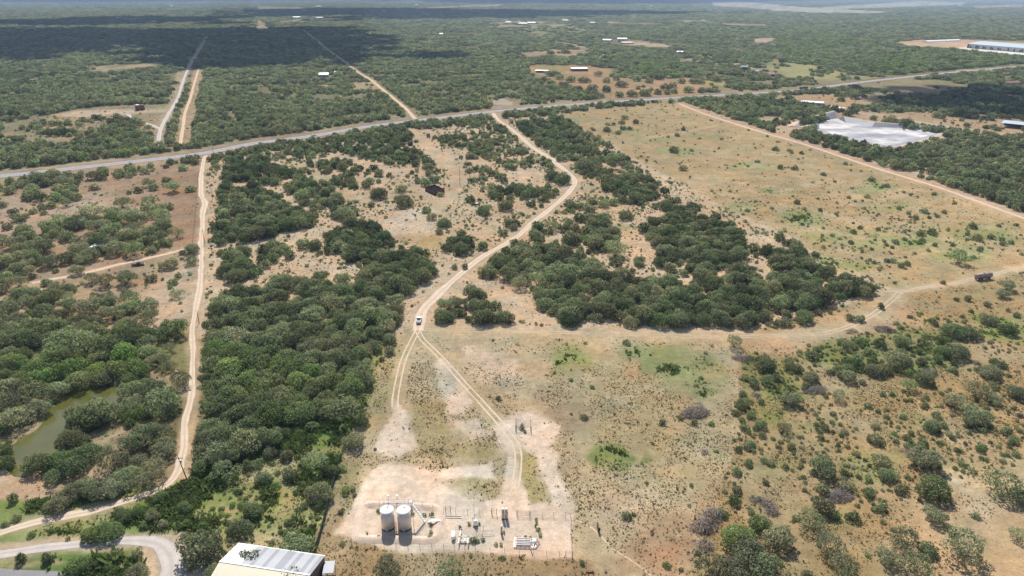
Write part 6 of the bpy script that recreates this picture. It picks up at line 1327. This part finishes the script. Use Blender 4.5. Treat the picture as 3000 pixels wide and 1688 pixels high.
# lined pit
ctr = Vector((0, 0, 0)); PW = [W(p) for p in PIT]; 
for p in PW: ctr += p / len(PW)
fl_ = [p.lerp(ctr, .06) + Vector((0, 0, .06)) for p in PW]; o = MB().add(fl_, [tuple(range(len(fl_)))]).build('pit_floor', MAT['pit']); o['kind'] = 'structure'
if o.data.polygons[0].normal.z < 0: o.data.flip_normals()
n = len(PW); V = []; Hh = [2.5, 3.5, 4.5, 7, 6, 4.5, 4, 3.5, 2.6, 2.0, .8, .6, .5, .4, .4, .5, 1.0, 2.0]
for i, p in enumerate(PW):
    out_ = (p - ctr).normalized(); hh = Hh[i] * .8; V += [tuple(p.lerp(ctr, .10) + Vector((0, 0, .09))), tuple(p + out_ * hh * .9 + Vector((0, 0, hh))), tuple(p + out_ * (hh * .9 + 3) + Vector((0, 0, hh))), tuple(p + out_ * (hh * .9 + 5 + hh * 2) + Vector((0, 0, -.05)))]
inn = [(i * 4, i * 4 + 1, ((i + 1) % n) * 4 + 1, ((i + 1) % n) * 4) for i in range(n)]; outr = [(i * 4 + k, i * 4 + k + 1, ((i + 1) % n) * 4 + k + 1, ((i + 1) % n) * 4 + k) for i in range(n) for k in (1, 2)]
o = MB().add(V, inn).build('pit_liner', MAT['liner']); o['kind'] = 'structure'
o = MB().add(V, outr).build('pit_bank', MAT['liner2']); o['kind'] = 'structure'

# ------------------------------------------------------------------ vehicles
def wheels(root, xs, ys, r, w=.26):
    me = MB().lathe([(r * .62, -w / 2), (r, -w / 2 + .02), (r, w / 2 - .02), (r * .62, w / 2)], 14, (0, 0, 0), 'X').mesh('wheel', MAT['rubber']); rim = MB().lathe([(r * .6, -w / 2 - .01), (r * .6, w / 2 + .01)], 10, (0, 0, 0), 'X').mesh('rim', MAT['galv'])
    for y in ys:
        for x in xs: o_ = link('wheel', me, root, (x, y, r)); link('rim', rim, o_, (0, 0, 0))
def pickup(loc, rz, paint, label, cat='pickup truck', group=None, s=1.0, name='pickup_truck'):
    root = empty(name, loc, rz); root.scale = (s, s, s); tag(root, label, cat, group); P_ = MAT[paint]
    MB().prism([(-2.75, .45), (-2.78, .98), (-.75, 1.02), (-.72, 1.05), (1.15, 1.08), (2.45, 1.0), (2.72, .78), (2.72, .42), (2.2, .38), (-2.2, .38)], -.93, .93).build('body', P_, root)
    MB().prism([(-.70, 1.05), (-.45, 1.62), (.75, 1.64), (1.35, 1.08)], -.82, .82).build('cab_glass', MAT['glass'], root)
    MB().prism([(-.47, 1.615), (-.40, 1.72), (.62, 1.74), (.80, 1.64)], -.80, .80).build('cab_roof', P_, root)
    MB().box((0, -1.72, 1.03), (1.56, 1.8, .03)).build('truck_bed', MAT['dark_steel'], root)
    for x in (-.87, .87): MB().box((x, -1.75, 1.12), (.10, 1.95, .26)).build('bed_side', P_, root)
    MB().box((0, -2.72, 1.08), (1.74, .08, .34)).build('tailgate', P_, root)
    MB().box((0, 2.76, .52), (1.8, .12, .2)).build('bumper', MAT['galv'], root)
    for x in (-.7, .7): MB().box((x, 2.70, .82), (.34, .08, .16)).build('headlight', MAT['white'], root); MB().box((x * 1.2, -2.79, .85), (.14, .05, .3)).build('tail_light', MAT['rust_red'], root); MB().box((x * 1.5, .95, 1.15), (.22, .1, .16)).build('mirror', MAT['black'], root)
    wheels(root, (-.84, .84), (-1.75, 1.75), .40); return root
def car(loc, rz, paint, label, group=None, name='car', cat='car', s=1.0):
    root = empty(name, loc, rz); root.scale = (s, s, s); tag(root, label, cat, group); P_ = MAT[paint]
    MB().prism([(-2.3, .4), (-2.32, .95), (-1.7, 1.02), (1.0, 1.0), (2.1, .86), (2.3, .66), (2.3, .36), (1.8, .32), (-1.9, .32)], -.88, .88).build('body', P_, root)
    MB().prism([(-2.0, 1.0), (-1.55, 1.48), (.2, 1.5), (.98, 1.0)], -.78, .78).build('window_glass', MAT['glass'], root)
    MB().prism([(-1.55, 1.475), (-1.4, 1.56), (.05, 1.57), (.22, 1.49)], -.76, .76).build('roof', P_, root)
    for x in (-.65, .65): MB().box((x, 2.28, .68), (.3, .08, .14)).build('headlight', MAT['white'], root); MB().box((x, -2.32, .8), (.3, .05, .16)).build('tail_light', MAT['rust_red'], root)
    wheels(root, (-.80, .80), (-1.4, 1.4), .33); return root
def on_highway(px, lane):
    p = W(px); i = min(range(len(HWY) - 1), key=lambda k: (HWY[k] - p).length); t = (HWY[i + 1] - HWY[i]).normalized(); s = Vector((t.y, -t.x, 0)); return HWY[i] + t * (p - HWY[i]).dot(t) + s * lane + Vector((0, 0, .045)), t
p, t = on_highway(T(1, 0, 248, 1420), 1.8); pickup(p, heading(t), 'car_silver', 'silver pickup, leftmost of the three vehicles on the highway', group='vehicles on the highway')
p, t = on_highway(T(1, 0, 592, 1372), 1.8); car(p, heading(t), 'car_white', 'white car, middle of the three vehicles on the highway', 'vehicles on the highway', s=1.08)
p, t = on_highway(T(1, 0, 1772, 1210), 1.8); pickup(p, heading(t), 'car_white', 'white pickup, rightmost of the three vehicles left of the highway junction', group='vehicles on the highway')
p = W(T(1, 2, 1640, 335)); pickup(p + Vector((0, 0, .03)), heading(WHITE[-1] - WHITE[-6]) + .08 + math.pi, 'car_white', 'white pickup parked where the sandy road meets the field tracks')
p = W(T(0, 1, 1392, 1222)); pickup(p, heading(Vector((1, .28, 0))), 'car_dark', 'dark pickup standing on dry grass beside the farm track in the pasture')
p = W(T(3, 0, 1755, 1278)); car(p, heading(Vector((1, -.1, 0))), 'car_dark', 'dark car on the pinkish yard right of the pale pit', name='parked_car')
p = W(T(3, 0, 2345, 1300)); pickup(p, heading(Vector((1, -.2, 0))), 'car_dark', 'dark pickup in front of the open machinery shed')
p, t = on_highway(T(3, 0, 395, 900), -1.8); root = empty('tanker_truck', p, heading(t)); tag(root, 'long dark lorry with red cab driving on the highway at right', 'truck')
MB().box((0, -4.6, 2.1), (2.4, 11.5, 2.4)).build('trailer', MAT['car_dark'], root); MB().box((0, 3.7, 1.9), (2.4, 2.6, 2.6)).build('cab', MAT['car_red'], root); MB().box((0, 5.4, 1.1), (2.2, 1.4, 1.3)).build('hood', MAT['car_red'], root); MB().box((0, 5.02, 2.4), (2.0, .06, .8)).build('windscreen', MAT['glass'], root); MB().box((0, -3, .8), (2.0, 14, .3)).build('chassis', MAT['dark_steel'], root)
wheels(root, (-1.05, 1.05), (-9.4, -8.2, 1.2, 2.4, 5.2), .5, .35)
# tank trailer
MAT['old_tank'] = simple('weathered_tank', (.27, .23, .22), .6, .1, .2, .8, (.16, .075, .05), .7)
p0, p1 = W(T(3, 1, 2082, 1372)), W(T(3, 1, 2232, 1352)); ax = (p1 - p0); L = ax.length; ax.normalize(); root = empty('tank_trailer', p0.lerp(p1, .5), math.atan2(ax.y, ax.x)); tag(root, 'rusty grey cylindrical tank trailer standing on dry grass at right', 'trailer')
MB().lathe([(.3, -L / 2 - .18), (.95, -L / 2), (1.12, -L / 2 + .1), (1.12, L / 2 - .1), (.95, L / 2), (.3, L / 2 + .18)], 24, (0, 0, 2.0), 'X').build('tank_body', MAT['old_tank'], root, True)
for x in (-L * .32, 0, L * .32): MB().lathe([(1.14, x - .08), (1.14, x + .08)], 24, (0, 0, 2.0), 'X').build('tank_band', MAT['rust'], root)
for s_ in (-.5, .5): MB().box((.3, s_, .85), (L + .6, .14, .22)).build('chassis_rail', MAT['rust'], root)
MB().box((0, -1.0, 1.0), (L * .8, .08, .5)).build('side_skirt', MAT['rust_red'], root)
wm = MB().lathe([(.3, -.14), (.5, -.12), (.5, .12), (.3, .14)], 14, (0, 0, 0), 'Y').mesh('wheel', MAT['rubber'])
for x in (-L * .35, -L * .18, L * .3):
    for y in (-.95, .95): link('wheel', wm, root, (x, y, .5))
m = MB(); m.tube((L / 2, -.5, .85), (L / 2 + 2.4, 0, .6), .08, n=4); m.tube((L / 2, .5, .85), (L / 2 + 2.4, 0, .6), .08, n=4); m.build('drawbar', MAT['rust'], root)
MB().lathe([(.25, 3.1), (.25, 3.3)], 10).build('filler_cap', MAT['rust'], root)

# ------------------------------------------------------------------ poles
def pole(c, topv, label, arm=True, trafo=False, rz=0.0, lean=0.0, mat='wood'):
    h = height_to(c, topv); root = empty('power_pole', W(c), rz); tag(root, label, 'power pole', 'wooden power poles'); 
    MB().tube((0, 0, 0), (lean, 0, h), .17, .10, n=8).build('pole_shaft', MAT[mat], root)
    if arm:
        MB().box((lean, .12, h - .5), (2.4, .12, .14)).build('crossarm', MAT['wood'], root); im = MB().lathe([(.05, 0), (.09, .08), (.05, .2)], 8).mesh('insulator', MAT['galv'])
        for x in (-1.1, -.4, .4, 1.1): link('insulator', im, root, (lean + x, .12, h - .43))
    if trafo: MB().lathe([(.24, h - 2.0), (.26, h - 1.95), (.26, h - 1.15), (.2, h - 1.05)], 12, (lean + .4, 0, 0)).build('transformer', MAT['galv'], root)
pole(T(0, 3, 1880, 475), T(0, 3, 0, 250)[1], 'wooden power pole with transformer at the bend of the sandy lane', True, True, 0, -1.0)
pole(T(0, 3, 612, 785), T(0, 3, 0, 575)[1], 'pale grey wooden power pole beside the gravel road at lower left', True, False, .4, -.8, 'pole_grey')
pole(T(0, 2, 2004, 355), T(0, 2, 0, 232)[1], 'thin bare pole right on the sandy lane above the trees', False)
pole(T(0, 1, 2062, 1000), T(0, 1, 0, 860)[1], 'thin pole beside the sandy lane level with the farm track', False)
pole(T(0, 1, 2140, 550), T(0, 1, 0, 410)[1], 'thin pole on the verge right of the upper sandy lane', True)
pole(T(0, 1, 2150, 115), T(0, 1, 0, -5)[1], 'power pole where the sandy lane meets the highway', True)
pole(T(1, 1, 2052, 410), T(1, 1, 0, 225)[1], 'tall thin pole on the sandy clearing right of the pens', False)
pole(T(1, 1, 2150, 330), T(1, 1, 0, 205)[1], 'fainter thin pole just behind the pole right of the pens', False)
pole(T(1, 1, 1183, 605), T(1, 1, 0, 405)[1], 'tall thin pole in front of the low dark bush in the clearing', False)
pole(T(2, 0, 985, 1000), T(2, 0, 0, 912)[1], 'power pole on the far side of the highway at the ranch drive', True)
pole(T(3, 0, 1600, 775), T(3, 0, 0, 722)[1], 'small power pole on the near side of the highway far right', True)
pole(Z2(1385, 905), Z2(0, 850)[1], 'stubby post at the left end of the pipe rack skid', False)

# ------------------------------------------------------------------ pens, feeder, shed, scrap
L4, T4, R4, B4 = W(Z4(590, 770)), W(Z4(950, 640)), W(Z4(1320, 830)), W(Z4(960, 950)); root = empty('livestock_pens', L4); tag(root, 'block of dark rusty open-topped pens stacked in rows on bare sand', 'pens')
def panel(a, b, h, mat):
    d_ = (b - a); s_ = Vector((d_.y, -d_.x, 0)).normalized() * .07; z = Vector((0, 0, h)); a = a - L4; b = b - L4
    return MB().add([a - s_, b - s_, b + s_, a + s_, a - s_ + z, b - s_ + z, b + s_ + z, a + s_ + z], [(0, 1, 5, 4), (1, 2, 6, 5), (2, 3, 7, 6), (3, 0, 4, 7), (4, 5, 6, 7), (0, 3, 2, 1)]).build('panel', mat, root)
MAT['pen'] = simple('dark_rusty_panel', (.055, .035, .032), .9, 0, .4, 3, (.14, .07, .05), .4)
for k in range(6): f_ = k / 5; panel(L4.lerp(B4, f_), T4.lerp(R4, f_), 2.3 if k in (0, 5) else 1.7, MAT['pen'])
for k in range(5):
    f_ = k / 4; a, b = L4.lerp(T4, f_), B4.lerp(R4, f_)
    for j in range(5): panel(a.lerp(b, j / 5 + .01), a.lerp(b, (j + 1) / 5 - .01), 2.2 if k in (0, 4) else 1.6 + .3 * random.random(), MAT['pen'])
b = W(Z4(1490, 690)); root = empty('game_feeder', b); tag(root, 'dark barrel game feeder on tall thin legs behind the pens', 'feeder')
for x, y in ((-.8, -.5), (.8, -.5), (-.8, .9), (.8, .9)): MB().tube((x, y, 0), (x * .45, y * .4, 3.4), .07, n=5).build('leg', MAT['dark_steel'], root)
MB().lathe([(.2, 1.3), (.5, 1.7), (.5, 2.9), (.55, 3.0), (.1, 3.3)], 14).build('barrel', MAT['dark_steel'], root)
p = W(T(0, 1, 990, 1078)); root = empty('pasture_shed', p, -.12); tag(root, 'small open pole shed with bright white roof among pasture trees', 'shed')
MB().prism([(-2.4, 2.5), (2.4, 3.1), (2.4, 3.2), (-2.4, 2.6)], -3.2, 3.2).build('roof', MAT['roof_white'], root)
for x in (-3, 3):
    for y in (-2.1, 2.1): MB().tube((x, y, 0), (x, y, 2.7), .09, n=6).build('post', MAT['wood'], root)
MB().box((0, 2.0, 1.2), (6, .1, 2.3)).build('back_wall', MAT['wall_brown'], root); MB().box((2.9, 0, 1.2), (.1, 4, 2.3)).build('side_wall', MAT['wall_brown'], root)
def sheets(c, n, spread, mat, label, name='scrap_sheets', cat='scrap', sz=2.2):
    root = empty(name, W(c)); tag(root, label, cat); rr = random.Random(int(c[0]))
    for k in range(n):
        M = Matrix.Rotation(rr.uniform(0, 3.1), 3, 'Z') @ Matrix.Rotation(rr.uniform(-.25, .25), 3, 'X'); MB().box((rr.uniform(-spread, spread), rr.uniform(-spread, spread) * .6, .3 + .12 * k), (sz * rr.uniform(.6, 1.2), sz * .5, .05), M=M).build('sheet', MAT[mat], root)
sheets(T(0, 2, 400, 32), 5, 1.6, 'roof_grey', 'crumpled white metal sheets lying in grass left of the farm track', sz=3.0)
sheets(T(1, 1, 2210, 608), 5, 1.0, 'galv', 'heap of silvery scrap pipes beside shrubs in the sandy clearing', sz=2.6)
sheets(T(1, 1, 1655, 685), 3, .7, 'roof_white', 'small white scrap at the edge of the ashy patch', sz=1.4)
sheets(T(0, 3, 2080, 1328), 2, .3, 'roof_white', 'small white board lying near the barn corner', sz=.9)
sheets(T(0, 2, 1785, 852), 3, .4, 'roof_white', 'small white scrap pieces beside the lane', sz=1.0)
sheets(T(0, 2, 5, 745), 2, .3, 'turq', 'turquoise sheet at the left edge of the photo', sz=1.8)
sheets(T(0, 1, 645, 1392), 3, .4, 'dark_steel', 'dark scrap heap on dry ground below the farm track', sz=1.3)
sheets(T(2, 0, 305, 1150), 2, .5, 'roof_white', 'white gate boards beside the highway at the property corner', sz=3.0)
# brush piles
def pile(c, wpx, hpx, label, n=170, rot=0.0, hgt=1.5):
    b = W(c); t = depth_at(c); rx = wpx * t / F / 2; ry = max(1.2, hpx * t / F / 2 / (CAM_H / t) * .72); rr = random.Random(int(c[0] * 7 + c[1])); m = MB(); cr_, sr_ = math.cos(rot), math.sin(rot)
    n = int(n * max(.6, min(3.0, rx * ry / 8)))
    for _ in range(n):
        a = rr.uniform(0, 6.28); d_ = rr.uniform(0, 1) ** .6; x, y = rx * d_ * math.cos(a), ry * d_ * math.sin(a); x, y = x * cr_ - y * sr_, x * sr_ + y * cr_
        z = hgt * (1 - d_ ** 2) * rr.uniform(.1, 1) + .05; L = rr.uniform(.7, 2.1); th_ = rr.gauss(rot, .9); v_ = Vector((math.cos(th_), math.sin(th_), rr.uniform(-.35, .35))) * L / 2
        r_ = rr.uniform(.02, .07); m.tube(Vector((x, y, z)) - v_, Vector((x, y, z)) + v_, r_, r_ * .4, n=3, caps=False)
    o_ = m.build('brush_pile', MAT['dead'], None, False, b); tag(o_, label, 'brush pile', 'grey piles of dead branches')
def T_(c, r, x, y): return T(c, r, x, y)
pile(T(2, 2, 1845, 1265), 88, 46, 'big purple-grey brush pile alone in the open grass field', 320, .3, 2.2)
pile(T(2, 2, 1880, 1190), 24, 20, 'small darker branch heap on top of the big open-field pile', 60, .6, 2.4)
pile(T(2, 3, 2030, 850), 70, 60, 'upper brown-grey half of the long brush heap beside bright green trees', 260, .8, 2.2)
pile(T(2, 3, 1930, 960), 62, 90, 'middle of the long brown-grey brush heap in the lower field', 300, 1.9, 2.4)
pile(T(2, 3, 1940, 1150), 46, 60, 'lower end of the long brown-grey brush heap', 200, 1.7, 1.8)
pile(T(2, 3, 1940, 205), 20, 20, 'tiny grey branch heap in the open grass right of the big pile', 60, .5, 1.0)
pile(T(2, 3, 2550, 720), 34, 60, 'grey brush heap left of the small shrubs at the lower scrub edge', 200, 1.2, 1.6)
pile(T(2, 2, 2330, 720), 68, 28, 'grey brush pile right below the lone leaning tree', 260, -.3, 1.6)
pile(T(2, 2, 2460, 1085), 30, 20, 'small pale brush pile within the left green scrub', 120, 0, 1.2)
pile(T(3, 2, 840, 445), 44, 16, 'left of the two grey brush heaps in the dark green scrub', 200, .1, 1.5)
pile(T(3, 2, 1180, 425), 62, 26, 'right of the two grey brush heaps in the dark green scrub', 260, -.4, 1.6)
pile(T(3, 2, 1600, 865), 62, 34, 'blue-grey brush pile between round trees right of centre', 240, .3, 2.0)
pile(T(3, 2, 2310, 795), 34, 26, 'brush pile behind the dark bush near the right edge', 150, -.6, 1.4)
pile(T(3, 2, 2090, 760), 30, 18, 'small grey brush pile left of the dark bush near the right edge', 120, .1, 1.3)
pile(T(3, 2, 470, 1030), 84, 30, 'grey branch pile beside the slender bare tree', 300, .35, 1.5)
pile(T(3, 2, 2540, 1290), 24, 16, 'brush pile cut by the right edge of the photo', 100, 0, 1.2)
pile(T(3, 3, 1450, 215), 62, 26, 'lilac-grey brush pile in front of the flat dark thicket', 240, -.3, 1.4)
pile(T(3, 3, 710, 655), 98, 50, 'big silver-grey brush pile among green shrubs at lower right', 360, .2, 1.9)
pile(T(3, 3, 35, 800), 40, 40, 'grey branch pile left of the round lower trees', 200, .9, 1.8)
pile(T(2, 3, 2430, 690), 20, 10, 'thin pale branch heap just left of the lower scrub edge', 60, 0, .8)
pile(T(2, 1, 1075, 275), 34, 14, 'dark grey brush heap beyond the bend of the white road', 120, 0, 1.6)
pile(T(2, 1, 715, 555), 32, 14, 'dark grey brush heap right below the white road bend', 120, 0, 1.6)
pile(T(2, 1, 770, 860), 24, 18, 'grey dead thicket beside green trees below the road bend', 100, 0, 1.6)
pile(T(2, 1, 1450, 462), 24, 10, 'small grey brush heap within the right-hand thicket', 80, 0, 1.4)
pile(T(2, 1, 500, 430), 24, 10, 'small grey brush heap left inside the white road bend', 80, 0, 1.2)

# ------------------------------------------------------------------ animals
def animal(loc, rz, mat, label, name, cat, s=1.0, graze=True, cow=False):
    nz = .12 if graze else 1.75; ny = 1.25 if graze else 1.15
    V = [(0, -.62, 1.12), (0, -.2, 1.10), (0, .28, 1.12), (0, .62, 1.18), (0, .92, 1.15 if graze else 1.5), (0, ny - .08, .62 if graze else 1.75), (0, ny + .12, .22 if graze else 1.62)]
    R_s = [.27, .30, .29, .24, .15, .12, .08]; E = [(i, i + 1) for i in range(6)]
    def leg(x, y, front):
        n = len(V)
        if front: pts = [(x, y, .85), (x, y + .02, .48), (x, y, .10), (x, y + .05, .03)]
        else: pts = [(x, y + .02, .88), (x, y + .06, .62), (x, y - .10, .45), (x, y - .05, .10), (x, y, .03)]
        V.extend(pts); R_s.extend([.13, .075, .05, .055] if front else [.17, .10, .065, .05, .055]); E.append((3 if front else 0, n)); E.extend((n + k, n + k + 1) for k in range(len(pts) - 1))
    leg(-.17, .55, True); leg(.17, .50, True); leg(-.18, -.62, False); leg(.18, -.55, False)
    me = bpy.data.meshes.new(name + '_body'); me.from_pydata(V, E, []); me.materials.append(mat); root = empty(name, loc, rz); root.scale = (s, s, s); tag(root, label, cat)
    o = link('body', me, root); md = o.modifiers.new('skin', 'SKIN'); md.use_smooth_shade = True; sv = me.skin_vertices[0].data
    for k, r_ in enumerate(R_s): sv[k].radius = (r_, r_ * (1.25 if k < 3 else 1)); sv[k].use_root = (k == 1)
    o.modifiers.new('round', 'SUBSURF').levels = 1; o.modifiers['round'].render_levels = 1
    m = MB(); m.tube((0, -.86, 1.2), (0, -1.0, .7), .05, .07, n=6); m.tube((0, -1.0, .7), (0, -.98, .35), .07, .02, n=6); m.build('tail', mat, root)
    hp = Vector((0, ny - .08, .66 if graze else 1.8)); m = MB()
    for x in (-.08, .08): m.tube(hp + Vector((x, -.02, .02)), hp + Vector((x * (2.6 if cow else 1.5), -.03, .16)), .035, .008, n=5)
    m.build('ear', mat, root)
    if not cow: MB().add([(0, .55, 1.42), (0, .98, 1.36 if graze else 1.75), (0, ny - .15, .86 if graze else 1.95), (.03, .55, 1.30), (.03, .95, 1.18 if graze else 1.55), (.03, ny - .2, .75 if graze else 1.75)], [(0, 1, 4, 3), (1, 2, 5, 4)]).build('mane', MAT['horse_black'], root)
animal(W(T(2, 3, 868, 1000)), .15, MAT['horse_black'], 'black horse seen end-on standing by the foot trail in the grass', 'horse', 'horse', 1.0, False)
animal(W(T(2, 3, 1405, 1015)), -.7, MAT['calf_red'], 'reddish-brown calf standing alone in the grassy field', 'calf', 'calf', .72, True, True)
animal(W(T(2, 3, 790, 1450)), math.pi / 2 + .1, MAT['horse_bay'], 'dark bay horse grazing at the bottom edge of the photo', 'horse', 'horse', 1.05, True)
animal(W(T(2, 1, 655, 104)), .2, MAT['horse_black'], 'black cow standing on the short sand track beyond the white road', 'cow', 'cow', 1.0, False, True)
